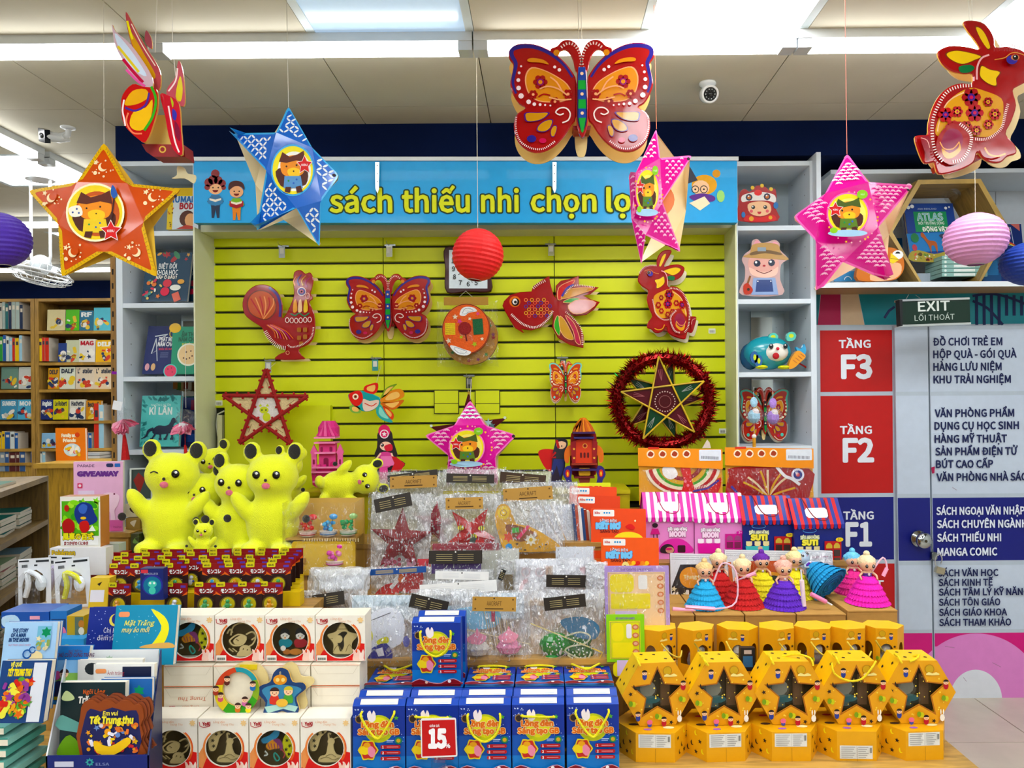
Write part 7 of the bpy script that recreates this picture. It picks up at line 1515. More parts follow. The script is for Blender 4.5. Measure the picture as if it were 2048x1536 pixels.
doll('doll lantern in yellow skirt behind the violet doll',1590,1200,2.99,'f2e010','f0e0a8',.98)
t = doll('fallen doll lantern in sky blue skirt showing its round base',1678,1215,2.86,'2a9cd4','8ad0e0',1.0, rot=(-.95,-.25,.5), top='5a28a8', hc='a8b8c8'); t.location.z = .765; t.location.x -= .015; t.location.y = 2.90
b = B()
for r_ in (.02,.038,.056): b.tube([(r_*cos(a*.35), r_*sin(a*.35),-.001) for a in range(19)],.0022,'1a6ea4',5,'cloth')
b.mk('base_ring', t, kind='stuff')
doll('doll lantern in magenta ruffled skirt at the end of the row',1735,1222,2.84,'f01cb0','f2e0b8',.98, top='6a3aa8', zf=.713, wand=[(.02,.0,.12),(.06,.0,.17),(.075,.0,.13),(.06,0,.1)])
doll('small doll lantern with blue hair bow behind the fallen doll',1706,1195,2.99,'e83a90','7cc8e8',.95, zf=.70)
for lab, x0, y0, x1, y1, Y, c in (('pale pink battery wand lying before the sky blue doll',1345,1218,1412,1226,2.80,'f4b0c8'),('white wand handle standing beside the violet doll',1608,1212,1604,1160,2.80,'f0dce4'),('pink wand lying beneath the fallen doll',1622,1188,1652,1204,2.79,'f090b8')):
    t = thing('wand_handle', lab,'wand', P(x0, y0, Y)); b = B(x0, y0, Y); b.ptube([(x0, y0),(x1, y1)],.0085, c, n=10, m='plastic'); b.mk('handle', t, smooth=False); b = B(x0, y0, Y); b.ptube([(x1, y1),(x1+(x1-x0)*.4, y1+(y1-y0)*.4)],.003,'e4e4ec', n=6, m='plastic'); b.mk('stem', t)

# ================= striped playhouse boxes
def playhouse(label, x0, x1, yr, ye, yb, Y, pink, variant, rot=.0):
    xc = (x0+x1)/2; o = (xc, yb); k = Y/F; t = thing('playhouse_box', label,'box', P(*o, Y),(0,0, rot)); W = (x1-x0)*k/2; he = (yb-ye)*k; hr = (yb-yr)*k; D = .13; zf = .813-P(*o, Y).z
    body, st1, st2 = ('e28cc8','d4249c','f4eef4') if pink else ('142070','c4182c','26348c')
    b = B(); b.bx(-W, W,0, D, zf, he, body,'card'); c_ = b.mk('house_body', t)
    b = B(); n = 14
    for i in range(n):
        u0, u1 = -W-.006+(2*W+.012)*i/n,-W-.006+(2*W+.012)*(i+1)/n; c = st1 if i % 2 == 0 else st2
        b.add([(u0,-.012, he-.008),(u1,-.012, he-.008),(u1, D*.42, hr),(u0, D*.42, hr),(u0, D*.58, hr),(u1, D*.58, hr),(u1, D+.01, he),(u0, D+.01, he)],[(0,1,2,3),(3,2,5,4),(4,5,6,7)], c,'card')
        b.add([(u0,-.0125, he-.008),(u1,-.0125, he-.008),(u1-.002,-.0125, he-.024),((u0+u1)/2,-.0125, he-.028),(u0+.002,-.0125, he-.024)],[(0,4,3,2,1)], c,'card')
    b.add([(-W,0, he),(-W, D*.5, hr-.003),(-W, D, he)],[(0,1,2)], body,'card'); b.add([(W,0, he),(W, D*.5, hr-.003),(W, D, he)],[(0,2,1)], body,'card'); b.mk('striped_roof', t)
    b = B(); dx = D*.42+.012; f_ = lambda u, w_: (u,-.0135+(w_)*dx, he-.008+w_*(hr-he+.008)+.0006)
    pl_ = [(-.45,.3),(-.36,.18),(.36,.18),(.45,.3),(.45,.6),(.36,.72),(-.36,.72),(-.45,.6)]; b.add([f_(W*1.05*a,.12+c*.7) for a, c in pl_],[range(8)][::1],'f4f0f4'); b.mk('name_plate', t)
    b = B(); hh = hr+.004; b.tube(sm([(-W*.5, D*.4, hh),(-W*.3,-.02, he+.03),(W*.05,-.035, he+.012),(W*.35,-.02, he+.025),(W*.42, D*.3, hh-.01)],4, False),.002,'b01c50' if pink else '7c0c18',6,'cloth'); b.mk('cord_handle', t)
    b = B(*o, Y,-.0006); b.mat = 'card'; q = lambda x, y: (x0+(x1-x0)*x/100, ye+8+(yb-ye-8)*y/100); nm = 'MOON' if pink else 'SUTI'; s = (x1-x0)/100
    tcx = 66 if variant == 0 else 32
    b.fl([q(*a) for a in circ(tcx,12,14,16,6)],'d4249c' if pink else '142070'); b.st([q(*a) for a in circ(tcx,12,14,16,6)],1,'f0a8d0' if pink else '5a9ad8', closed=True)
    b.tx('SIÊU ANH HÙNG', *q(tcx,36),7*s,'f6eef4' if pink else 'e8e8c0', w_=40*s, bold=.08, al='c', out='8a1060' if pink else '1a3a5a', ow=.07); b.tx(nm, *q(tcx,52),10*s,'f6d8ec' if pink else 'f0e060', w_=34*s, bold=.1, al='c', out='8a1060' if pink else '3a4a20', ow=.07)
    if variant == 0:
        b.fl([q(*a) for a in sm([(30,100),(30,80),(45,62),(70,58),(90,75),(96,100)],3)],'d43a9c'); b.fl([q(*a) for a in sm([(32,100),(32,84),(44,74),(56,80),(58,100)],3)],'2a1820'); b.fl([q(*a) for a in circ(50,92,9,12,10)],'c89078'); b.fl([q(*a) for a in circ(48,89,7,10,4)],'c8246c'); b.fl([q(*a) for a in rr(66,78,82,100,3)],'3a1420'); b.fl([q(*a) for a in circ(20,18,6,12,7)],'2a1420'); b.fl([q(*a) for a in ((14,28),(26,28),(30,45),(10,45))],'c81c7c'); b.st([q(17,45), q(17,58)],2,'3a2030'); b.st([q(24,45), q(24,58)],2,'3a2030')
    else:
        dc, pc = ('c41484','9a4a78') if pink else ('b01820','c8a84a')
        for i in range(3): b.fl([q(6+i*17,56), q(18+i*17,56), q(18+i*17,68), q(12+i*17,72), q(6+i*17,68)],'f6e8f0' if pink else 'e8d8a0')
        b.fl([q(5,70), q(52,70), q(50,100), q(7,100)],'d42a94' if pink else '4fb8b8')
        if not pink: b.fl([q(*a) for a in circ(34,76,5,10,6)],'e0b090'); b.st([q(30,84), q(42,92)],4,'3f5aa8'); b.st([q(34,82), q(38,98)],3,'b82830')
        b.fl([q(*a) for a in ((62,100),(62,42),(97,42),(97,100))], dc)
        for u in (65,81):
            b.fl([q(u,62), q(u,54), q(u+4,47), q(u+9,47), q(u+13,54), q(u+13,62)], pc,'gloss'); b.fl([q(u,66), q(u+13,66), q(u+13,84), q(u,84)],'3c2a28' if not pink else '7c2a50','gloss'); b.fl([q(u,88), q(u+13,88), q(u+13,100), q(u,100)],'4a3a34' if not pink else '7c2a50','gloss')
        b.fl([q(*a) for a in circ(93,38,8,14,6)],'e8c820' if not pink else 'd4249c'); b.tx('3+', *q(89,41),5*s,'2a2a2a' if not pink else 'f4d0e4')
    b.mk('body_print', c_); return t
playhouse('pink striped playhouse box with masked girl print',1291,1388,988,1030,1105,3.17, True,0)
playhouse('pink striped playhouse box with magenta doors',1390,1487,990,1032,1106,3.16, True,1)
playhouse('navy playhouse box with red and blue striped roof, half hidden',1486,1586,995,1036,1112,3.15, False,1)
playhouse('navy playhouse box with red striped roof before the floor guide',1588,1686,1000,1044,1124,3.13, False,1, rot=.06)

# ================= orange header bags with folded lanterns inside
for i,(x0, x1, y0) in enumerate(((1277,1446,893),(1451,1628,892))):
    Y = 3.40; o = ((x0+x1)/2,1010); t = thing('lantern_kit',('orange header bag holding a folded red fish lantern','orange header bag holding a folded red rooster lantern')[i],'toy pack', P(*o, Y),(-.03,0,0))
    b = B(*o, Y); b.pr([(x0, y0+2),(x1, y0+6),(x1, y0+46),(x0, y0+38)],.006,'e8920e', side='f4c870', m='card'); y_ = b.y; h_ = b.mk('header_card', t)
    b = B(*o, Y, y_); [b.fl(circ(x0+25+j*24, y0+15,8,14),'f4e4c8', keep=True) for j in range(4)]; b.step(); [b.fl(sm([(x0+19+j*24, y0+17),(x0+24+j*24, y0+9),(x0+31+j*24, y0+14),(x0+27+j*24, y0+20)],2),'9c3a20', keep=True) for j in range(4)]; b.step()
    b.fl(rr(x0+122, y0+7, x1-3, y0+29,2),'dce2ea'); b.dash([(x0+126, y0+22),(x1-8, y0+24)],16,6,1.2,'6a7078'); b.fl(rc(x0+20, y0+1, x0+42, y0+5),'d03a28'); b.mk('header_print', h_)
    b = B(*o, Y,.012); b.pr([(x0+2, y0+38),(x1, y0+46),(x1+1,1010),(x0+2,1010)],.004,'e0a028', side='d89020', m='card'); b.mk('backing_card', t)
    b = B(*o, Y,.002); b.mat = 'gloss'; cx = (x0+x1)/2+5; Q = random.Random(i)
    if i == 0:
        for rr_, c in ((72,'f0e2c8'),(66,'b4101c'),(58,'f0e0c0'),(50,'4a9a30'),(44,'d8a828'),(34,'8c1a20')): b.st([(cx+rr_*cos(a), y0+38+rr_*.78*sin(a)) for a in [pi*(.05+.9*j/16) for j in range(17)]],8, c)
        b.fl(sm([(cx-5, y0+40),(cx+14, y0+40),(cx+18, y0+70),(cx+26, y0+96),(cx-4, y0+100),(cx+2, y0+70)],3),'d0142c'); b.dots([(cx+5, y0+70,3),(cx+10, y0+78,3)],3,'e87a8a'); b.fl(sm([(cx+20, y0+90),(cx+50, y0+80),(cx+76, y0+62),(cx+70, y0+92),(cx+40, y0+104)],3),'c81420'); b.dash([(cx+22, y0+84),(cx+46, y0+80),(cx+64, y0+68)],14,5,1.3,'f4e4dc'); b.st([(cx+20, y0+90),(cx+50, y0+84),(cx+72, y0+68)],4,'38288a')
        b.fl(sm([(cx-40, y0+42),(cx-20, y0+40),(cx-10, y0+56),(cx-24, y0+66),(cx-38, y0+58)],3),'f4f0ec')
    else:
        b.fl(sm([(x0+8, y0+60),(x0+20, y0+42),(x1-10, y0+44),(x1-6, y0+90),(x1-30, y0+112),(x0+12, y0+108)],3),'a01420')
        for j in range(11): a = pi*(.1+.8*j/10); b.st(sm([(cx-8, y0+102),(cx-8+30*cos(a), y0+102-34*sin(a)),(cx-8+58*cos(a), y0+100-52*sin(a))],3, False),4,('d8a030','8c1020','e8c8a0')[j % 3])
        b.st([(x0+12, y0+80),(x0+30, y0+100),(cx-10, y0+104)],5,'3a2a8c'); b.st(sm([(cx+10, y0+42),(cx+26, y0+60),(cx+40, y0+66),(cx+56, y0+78)],3, False),6,'f0ecec'); b.fl(circ(cx+52, y0+58,13,14),'e8e4f0'); b.fl(circ(cx+52, y0+58,9,14),'28307c'); b.fl(circ(cx+52, y0+58,4,10),'c83040')
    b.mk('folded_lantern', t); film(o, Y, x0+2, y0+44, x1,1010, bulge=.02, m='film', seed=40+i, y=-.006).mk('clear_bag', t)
    if i == 0: b = B(1445,893,3.48,.0); b.pr([(1405,895),(1415,878),(1420,884),(1422,895)],.004,'d8c8b8'); b.mk('folded_tip', t, P(1445,893,3.48)-t.location)
# ================= white plastic packs behind the dolls
def art_moon(b): pass
for lab, x0, y0, x1, y1, Y, kind in (('white flat craft pack stack with dark autumn print',1342,1118,1452,1205,3.03,0),('white craft packs with orange moon print in the middle',1452,1112,1592,1200,3.04,1),('white plastic pack with pink print at the end of the stack',1590,1112,1668,1190,3.05,2)):
    o = ((x0+x1)/2, y1); t = thing('craft_pack', lab,'toy pack',(P(*o, Y).x, Y,.7),(-.06,0,0)); o = (o[0], Yat and VY+(H-.70)*F/Y)
    b = B(*o, Y,.02); b.pr([(x0, y0-8),(x1, y0-4),(x1, o[1]),(x0, o[1])],.018,'e8e8ea', side='c8c8ce', m='card'); y_ = b.y; c_ = b.mk('pack', t); b = B(*o, Y, y_)
    for j in range(3): b.st([(x0+2, y0-5+j*4),(x1-4, y0-2+j*4)],.9,'a8a8b0')
    if kind == 0: b.fl([(1362, y0+14),(1450, y0+14),(1450,1205),(1344,1205),(1344, y0+58)],'241c1c'); b.fl(circ(1382,1158,22,20,21),'e89a20'); b.tx('Trung thu',1368,1160,7,'f0e0a0', bold=.04); icons(b,1346,1180,1380,1200,9,['c03828','e8d8b0','f0e8e0'],3,5)
    if kind == 1: b.fl(rc(1484, y0+14,1588, y0+34),'c8561c'); b.fl(rc(1484, y0+34,1588, y0+80),'b84818'); b.fl(circ(1545, y0+62,30,24,26),'e8a028'); b.fl(circ(1548, y0+60,20,20,17),'24302a'); b.st([(1460, y0+16),(1466, y0+80)],7,'d8703a'); b.fl(rc(1514, y0+48,1530, y0+62),'4f9fb8')
    if kind == 2: icons(b, x0+4, y0+30, x1-8, y1-8,14,['e090b0','d8c8d8','c84878','e8d8e0'],7,6); b.st([(x0+5, y0+10),(x1-10, y0+6)],2,'c8508c')
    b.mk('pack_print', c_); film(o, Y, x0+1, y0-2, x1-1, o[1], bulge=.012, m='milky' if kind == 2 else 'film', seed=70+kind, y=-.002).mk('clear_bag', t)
# ================= clear-wrapped craft kits
def kit(label, box, Y, head=None, inner=None, m='cello', seed=0, lean=.14, inm='cloth', name='craft_kit', back=None, bul=.03, hc2=None):
    x0, y0, x1, y1 = box; o = ((x0+x1)/2, y1); t = thing(name, label,'craft kit', P(*o, Y),(-lean,0,0))
    if back: b = B(*o, Y,.012); b.pr(rc(x0+2, y0+3, x1-2, y1-1),.002, back, m='card'); b.mk('backing_sheet', t)
    film(o, Y, x0+3, y0+3, x1-3, y1-1, bulge=-.006, amp=.01, n=8, m='milky', seed=seed+90, y=.02).mk('rear_film', t)
    if inner: b = B(*o, Y,.004); b.mat = inm; inner(b); b.mk('wrapped_lantern', t)
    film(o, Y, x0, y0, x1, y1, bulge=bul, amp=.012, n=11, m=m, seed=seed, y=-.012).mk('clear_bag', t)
    if head:
        hx0, hy0, hx1, hy1, rot, c, tx = head; cx, cy_ = (hx0+hx1)/2,(hy0+hy1)/2; b = B(*o, Y,-.027-bul); p = tr(rc(hx0, hy0, hx1, hy1), rot=rot, cx=cx, cy=cy_); b.pr(p,.002, c, m='card'); y_ = b.y; q = b.mk('header_card', t)
        b = B(*o, Y, y_); b.fl(circ(cx, hy0+3,1.6,8),'e8e4dc' if c[0] < '8' else '2a2018')
        if tx: b.tx(tx, cx, cy_+3,(hy1-hy0)*.3,'4a3212', al='c', w_=(hx1-hx0)*.34, rot=rot); b.fl(tr(rc(cx-18, hy1-6, cx+18, hy1-4), rot=rot, cx=cx, cy=cy_),'4a3212'); [b.fl(circ(*tr([(a, c2)], rot=rot, cx=cx, cy=cy_)[0],2,6),'6a4a1c', keep=True) for a in (hx0+6, hx1-6) for c2 in (hy0+5, hy1-5)]
        else:
            for u in (.14,.54):
                for j in range(4): b.st(tr([(hx0+(hx1-hx0)*u, hy0+(hy1-hy0)*(.3+j*.15)),(hx0+(hx1-hx0)*(u+.3), hy0+(hy1-hy0)*(.3+j*.15))], rot=rot, cx=cx, cy=cy_),.9,'b8a878' if c != 'ecebe8' else 'dddddd')
        b.mk('header_print', q)
    return t
K, DK, WT = 'b48a48','2c2620','ecebe8'
def rstar(cx, cy_, r, rot, c, c2, th=.02):
    def f(b):
        k = b.k; v = [(*(lambda q: (q[0], b.y, q[1]))(b.L(p)),) for p in star(cx, cy_, r,.4, rot=rot)]; c0 = b.L((cx, cy_)); v.append((c0[0], b.y-th, c0[1])); b.add(v,[(i,10,(i+1) % 10)[::-1] for i in range(10)], c,'gloss'); b.y -= th+.001
    return f
kit('wrapped pack with tilted black header at the top of the pile',(745,940,900,1010),3.36,(778,946,878,960,-.12, DK, None), seed=1, bul=.02)
kit('wrapped pack with long kraft header below the girl lantern',(738,955,886,1040),3.30,(783,953,876,977,-.03, K,'AACRAFT'), seed=2, bul=.02)
kit('wrapped pack with black header and two white stickers under the pink star',(880,935,1012,1020),3.32,(895,949,990,967,.03, DK, None), lambda b: b.dots([(905,965,7),(985,968,7)],7,'e4ecf0', n=4), seed=3, bul=.02)
kit('wrapped pack with dark brown header under the boy lantern',(1000,940,1105,1010),3.34,(1001,948,1092,970,.09,'3a2614', None), seed=4, bul=.02)
kit('wrapped white pack with wide kraft header by the rocket',(1005,962,1160,1100),3.14,(1008,976,1106,1002,-.06, K,'AACRAFT'), lambda b: (b.fl(rc(1060,1010,1150,1095),'dde2ec'), b.fl(circ(1095,1060,24,14),'cdd2e6'),[b.st([(1030+i*9,1008),(1080+i*7,1090)],2,('c8a878','e8ecf2')[i % 2]) for i in range(9)]), seed=5)
kit('wrapped dark red fabric star kit with tilted black header',(735,985,862,1142),3.02,(752,993,826,1020,-.2, DK, None), lambda b: (rstar(800,1082,66,.05,'7a0c1c',0)(b),[b.fl(circ(R.uniform(750,830), R.uniform(1118,1138),4,6), R.choice(['a0485a','c890a0','8a2030']), keep=True) for _ in range(40)], b.fl(rc(836,1118,862,1134),'d8404c')), seed=6, inm='gloss')
kit('second wrapped dark red fabric star, mostly hidden behind the first',(830,990,905,1100),3.12,(771,990,820,1000,-.1, K, None), rstar(868,1050,48,.1,'9a2438',0), seed=16)
def f(b):
    rstar(943,1070,62,.55,'b01020',0,.016)(b)
    for i,(x, y) in enumerate(((922,1056),(963,1057),(948,1073),(934,1092),(918,1096),(906,1094))): b.fl(circ(x, y,6.5,10,5),'e0d428'); b.st([(x-2, y-5),(x-2, y+5)],1.6,'2a2410'); b.st([(x+2, y-5),(x+2, y+5)],1.6,'2a2410')
    b.fl(circ(948,1082,8,10),'3a4a40'); b.fl(star(915,1092,8),'e8c0cc'); b.fl(star(982,1090,9,.5),'dcc8e4'); b.fl(circ(960,1085,9,10),'c81428')
kit('wrapped red felt starfish kit decorated with small bees',(876,985,1004,1102),3.03,(894,996,968,1019,-.02, K,'AACRAFT'), f, seed=7)
def f(b):
    b.fl(sm([(990,1040),(994,1016),(1006,1008),(1018,1014),(1026,1032),(1034,1048),(1060,1054),(1090,1070),(1118,1090),(1116,1102),(1040,1104),(1010,1100),(1000,1080)],3),'dca51c'); b.fl(circ(1007,1026,12,16,14),'ecc83c'); b.st(circ(1007,1026,6,12),1.6,'a87a18', closed=True); b.dots([(1007,1026,2)],2,'f4ecc8')
    b.fl(sm([(1012,1050),(1044,1054),(1076,1072),(1040,1084),(1018,1070)],3),'8c4a1c'); b.fl(tr(rc(1024,1056,1038,1066), rot=-.1, cx=1030, cy=1060),'4fb04a'); b.fl([(1032,1076),(1056,1050),(1060,1054),(1038,1080)],'e0406c'); b.fl(star(1017,1074,11,.6,6),'e0502c'); b.fl(star(1062,1080,13,.6,8),'f4ead0'); b.dots([(1062,1080,4)],4,'e0b82c'); b.fl(circ(1018,1094,7,12),'2f8fd0'); b.dots([(1034,1088,3),(1080,1094,3),(1092,1090,3),(1050,1100,3)],3,'3a2410', ry=1.5)
kit('wrapped yellow wooden giraffe-shaped lantern kit with flower and ribbon',(985,1000,1130,1108),2.99, None, f, seed=8, inm='wood')
def f(b): b.fl(rc(862,1128,962,1148),'42206e');
kit('purple paper lantern pack with wide black header card',(858,1100,1012,1190),2.93,(860,1101,966,1127,.0, DK, None), f, seed=9, inm='card', back='b8b8ac', bul=.015)
def f(b):
    b.fl(sm([(744,1195),(770,1170),(800,1172),(786,1200),(748,1204)],3),'c01420'); b.fl(sm([(805,1150),(840,1142),(846,1170),(836,1186),(800,1184),(792,1166)],3),'a8141c'); b.st([(780,1178),(804,1150)],7,'e8e4e4'); b.fl(circ(800,1158,6,10,9),'c8642c'); b.fl(star(752,1200,9),'b01020'); icons(b,742,1205,840,1218,24,['3a8ad0','a8d8ec','d04040','4aa04a','e8e8f0'],4,4)
kit('clear bag of red fabric lantern with curved blue and green header strip',(736,1133,862,1222),2.90,(740,1135,856,1147,-.05,'1f4a8c', None), f, seed=10, m='cello')
kit('wrapped pack with plain white header strip, rear one',(868,1138,990,1190),2.86,(873,1142,979,1158,.03, WT, None), seed=11, bul=.012)
kit('wrapped pack with plain white header strip, nearer one',(840,1160,1010,1230),2.80,(842,1164,995,1186,-.06, WT, None), lambda b: b.fl(rc(850,1190,1000,1225),'c8d8e4'), seed=12, bul=.012)
kit('small black triangular tag pack beside the white header strips',(990,1120,1030,1190),2.84,(1000,1138,1010,1160,.4,'141414', None), lambda b: b.fl(rc(998,1150,1026,1188),'6a5a3a'), seed=13, bul=.01)
def f(b): b.fl(sm([(735,1236),(780,1218),(806,1240),(800,1290),(740,1300)],3),'e6e8f0','card'); b.fl(sm([(734,1268),(742,1264),(744,1280),(736,1286)],3),'e0dc30','card'); b.fl(sm([(752,1284),(772,1275),(776,1286),(760,1294)],3),'e0dc30','card'); b.fl(sm([(738,1302),(772,1288),(784,1320),(742,1330)],3),'33348c','card'); b.fl([(750,1300),(764,1296),(768,1312),(756,1314)],'eceaf2','card'); b.st([(738,1244),(780,1228)],1.4,'2a2c3a'); b.fl(circ(812,1285,7,12,11),'6a6cb4','card'); b.fl(rc(770,1318,796,1323),'e8dc60')
kit('clear bag with white and indigo folded mask lantern beside the upright blue box',(728,1214,842,1333),2.53, None, f, seed=14, lean=.1)
kit('clear bag with tilted black header above the upright blue box',(815,1180,960,1330),2.60,(824,1192,900,1219,.23, DK, None), lambda b: (b.fl(circ(905,1240,40,16,26),'b8d0e0'), b.fl(rc(845,1228,880,1290),'d8a0b0')), seed=15, lean=.1)
def f(b):
    b.fl(sm([(905,1225),(960,1215),(1000,1228),(990,1256),(930,1258)],3),'8cc0dc','gloss');
    for i in range(12): b.st([(968+i*5,1225+i*2),(985+i*4,1300)],1.8,('c8b890','8a7a5c','e4e0d8')[i % 3])
    for x, y, r, c in ((955,1298,27,'cfcac2'),(1018,1295,26,'d88ca8')):
        z0 = b.y; X, Z = b.L((x, y)); b.lathe([(.003,.026),(.028,.02),(.042,0),(.028,-.02),(.003,-.026)], X, z0-.0, Z, c,24,'cloth', sy=.5, rf=lambda a, h: 1+.05*cos(a*12)); b.y = z0-.024
        b.fl(sm([(x-20, y-24),(x-4, y-34),(x, y-44),(x+6, y-34),(x+20, y-26),(x+8, y-12),(x-14, y-14)],3),'f09aae','gloss'); b.y = z0
    b.st([(905,1254),(1060,1290)],2.4,'dcd0b0'); b.fl(rc(983,1220,990,1245),'c84a60')
kit('clear bag with grey and pink pleated paper lanterns and kraft header',(900,1183,1062,1333),2.54,(948,1190,1034,1218,.02, K,'AACRAFT'), f, seed=17, lean=.08)
def f(b):
    b.fl(rc(1040,1132,1172,1205),'e4e4ec','card')
    for x, y in ((1052,1146),(1080,1146)): b.st(circ(x, y,8,16),1.6,'d88c98', closed=True); b.dots([(x, y,3)],3,'a8a0b0')
    b.st(circ(1062,1180,20,14,20, a0=1.9, a1=4.4),8,'e0848c'); b.fl(rc(1092,1134,1098,1154),'d8a078'); b.fl(rc(1099,1134,1106,1154),'e0b890'); b.fl(sm([(1160,1140),(1172,1136),(1170,1150)],2),'d87888')
kit('flat white craft sheet pack with pink prints and black header',(1030,1118,1180,1240),2.83,(1093,1149,1173,1173,.02, DK, None), f, seed=18, lean=.1, m='milky', bul=.01, back='dcdee6')
def f(b):
    for x, y, r, c, w_ in ((1112,1290,.056,'1f7a24',.06),(1160,1278,.045,'2c6a28',.04),(1160,1306,.05,'2f5a22',.03)):
        X, Z = b.L((x, y)); b.sph(X, b.y, Z, r, c, ry=.028, rz=r*.72, n=14, m='gloss')
        for j in range(12): a = j*2.4; b.sph(X+r*.62*cos(a)*(.4+.05*j), b.y-.026, Z+r*.45*sin(a)*(.4+.05*j),.003,'e8f0e0', n=5)
    X, Z = b.L((1105,1318)); b.sph(X, b.y-.01, Z,.03,'1f8a34', ry=.02, rz=.018, n=12, m='gloss')
    b.y -= .03; b.fl(sm([(1120,1240),(1165,1232),(1198,1250),(1190,1276),(1150,1270)],3),'3d6a88','gloss')
    for p in ([(1130,1270),(1160,1262),(1180,1270),(1170,1284),(1140,1290),(1132,1300),(1170,1316),(1182,1300)],[(1135,1306),(1160,1322),(1180,1318)]): b.st(sm(p,4, False),3.2,'c8c8a8')
    b.st([(1062,1244),(1200,1300)],2.4,'d8cc90'); b.st([(1180,1292),(1204,1302),(1198,1314)],2.4,'d8b850')
kit('clear bag with shiny green dotted turtle lanterns and tilted black header',(1035,1180,1212,1338),2.55,(1089,1187,1171,1212,-.1, DK, None), f, seed=19, lean=.06)
kit('clear bag with tilted black header beside the capsule toy cards',(615,1140,735,1222),2.75,(620,1186,696,1212,-.14, DK, None), lambda b: b.fl(rc(625,1142,725,1180),'dde2ea'), seed=20, lean=.2, m='milky')
kit('stack of white plastic packs above the black header bag',(622,1135,740,1180),2.82,(634,1140,728,1152,-.1, WT, None), seed=21, lean=.2, m='milky')

for i,(x0, y0, x1, y1, Y, c) in enumerate(((1110,1092,1190,1150,2.95,'d4d8e0'),(1172,1125,1216,1215,2.80,'d8dce2'),(1000,1096,1040,1185,2.90,'c8c8c0'),(600,1180,640,1222,2.72,'d0d4da'),(955,1185,1050,1240,2.72,'b8d0e0'),(700,1190,830,1240,2.68,'a8c8d8'),(862,1084,1000,1104,2.98,'8a2030'))):
    kit('small clear craft pack filling the gap %s' % ('below the wooden giraffe','under the orange kits','beside the purple pack','by the capsule cards','behind the kraft header bag','above the folded mask bag','under the felt starfish')[i],(x0, y0, x1, y1), Y, seed=60+i, back=c, bul=.012, m='milky' if i % 2 else 'cello')
# ================= orange lantern kits and activity sheets
def opack(label, x0, y0, x1, y1, Y, rot, kind, c='e2531a'):
    o = ((x0+x1)/2, y1); t = thing('lantern_kit', label,'toy pack', P(*o, Y),(-.12,0,0)); T = lambda p: tr(p, rot=rot, cx=o[0], cy=o[1]); b = B(*o, Y); b.pr(T(rnd(rc(x0, y0, x1, y1),3)),.004, c, m='card'); y_ = b.y; q_ = b.mk('card', t)
    b = B(*o, Y, y_); b.mat = 'card'; A = b.A = lambda x, y: T([(x, y)])[0]; w_ = x1-x0
    b.fl(rr(x0+4, y0+3, x0+w_*.42, y0+16,2),'f0ece6'); b.dots([(x0+w_*.24+i*5, y0+9,2) for i in range(3)],2,'2f8fc8'); b.tx('kibu', x0+7, y0+11,4,'c83a3a', bold=.04)
    if kind:
        b.tx('LỒNG ĐÈN', x0+w_*.16, y0+27,5,'b8dcec', w_=w_*.3, bold=.03); b.tx('KẾT NƠ', x0+w_*.08, y0+40,10,'7cc4ec', w_=w_*.46, bold=.12, out='2a6aa8', ow=.05); b.tx('SÁNG TẠO', x0+w_*.16, y0+48,5,'6a1c10', w_=w_*.34, bold=.04)
        if kind == 1: b.fl(circ(x0+w_*.68, y0+62,30,16,16, a0=pi, a1=2*pi),'f0dc50'); b.fl(sm([(x0+w_*.62, y0+36),(x0+w_*.72, y0+30),(x0+w_*.8, y0+38),(x0+w_*.72, y0+42)],3),'d01c20'); b.dots([(x0+w_*.8, y0+24,2)],2,'f4e8c0')
        else:
            for i in range(5):
                for j in range(3): b.fl(circ(x0+w_*.48+i*9+(j % 2)*4, y0+50+j*7,4.6,8),('e8842c','f0c040','d83420')[(i+j) % 3], keep=True)
            b.step(); b.fl(circ(x0+w_*.42, y0+58,8,12,11),'f0dc90'); b.dots([(x0+w_*.41, y0+56,2)],2,'20140c')
    b.mk('card_print', q_); return t
book('yellow craft book with red lettering behind the orange kits',1150,966,1222,1000,3.3,'d8e04c', lambda b: b.tx('DIY',1178,984,10,'c8202a', w_=26, bold=.12))
opack('orange lantern kit card, rearmost of the orange kits',1137,974,1232,1110,3.26,.03,0); opack('orange lantern kit card, second from the back',1150,992,1238,1110,3.22,.04,0,'d84a18')
for i, c in enumerate(('1c3a6e','b84a24','e8e4e0','2a4a7a','8a3420','c8b8a8')): book('thin book edge wedged among the orange kits, %s one' % ['first','second','third','fourth','fifth','sixth'][i],1152+i*6,1008+i*3,1158+i*6,1112,3.14, c, th=.06, lean=.05, skew=-8)
opack('upper orange bow lantern kit with pineapple-yellow print',1182,1018,1292,1125,3.1,.02,1); opack('lower orange bow lantern kit with patchwork fish print',1202,1077,1318,1200,2.96,.02,2,'e8601c')
opack('narrow orange craft card between the white pack and orange kits',1180,1118,1206,1180,2.98,.05,0,'e06a24')
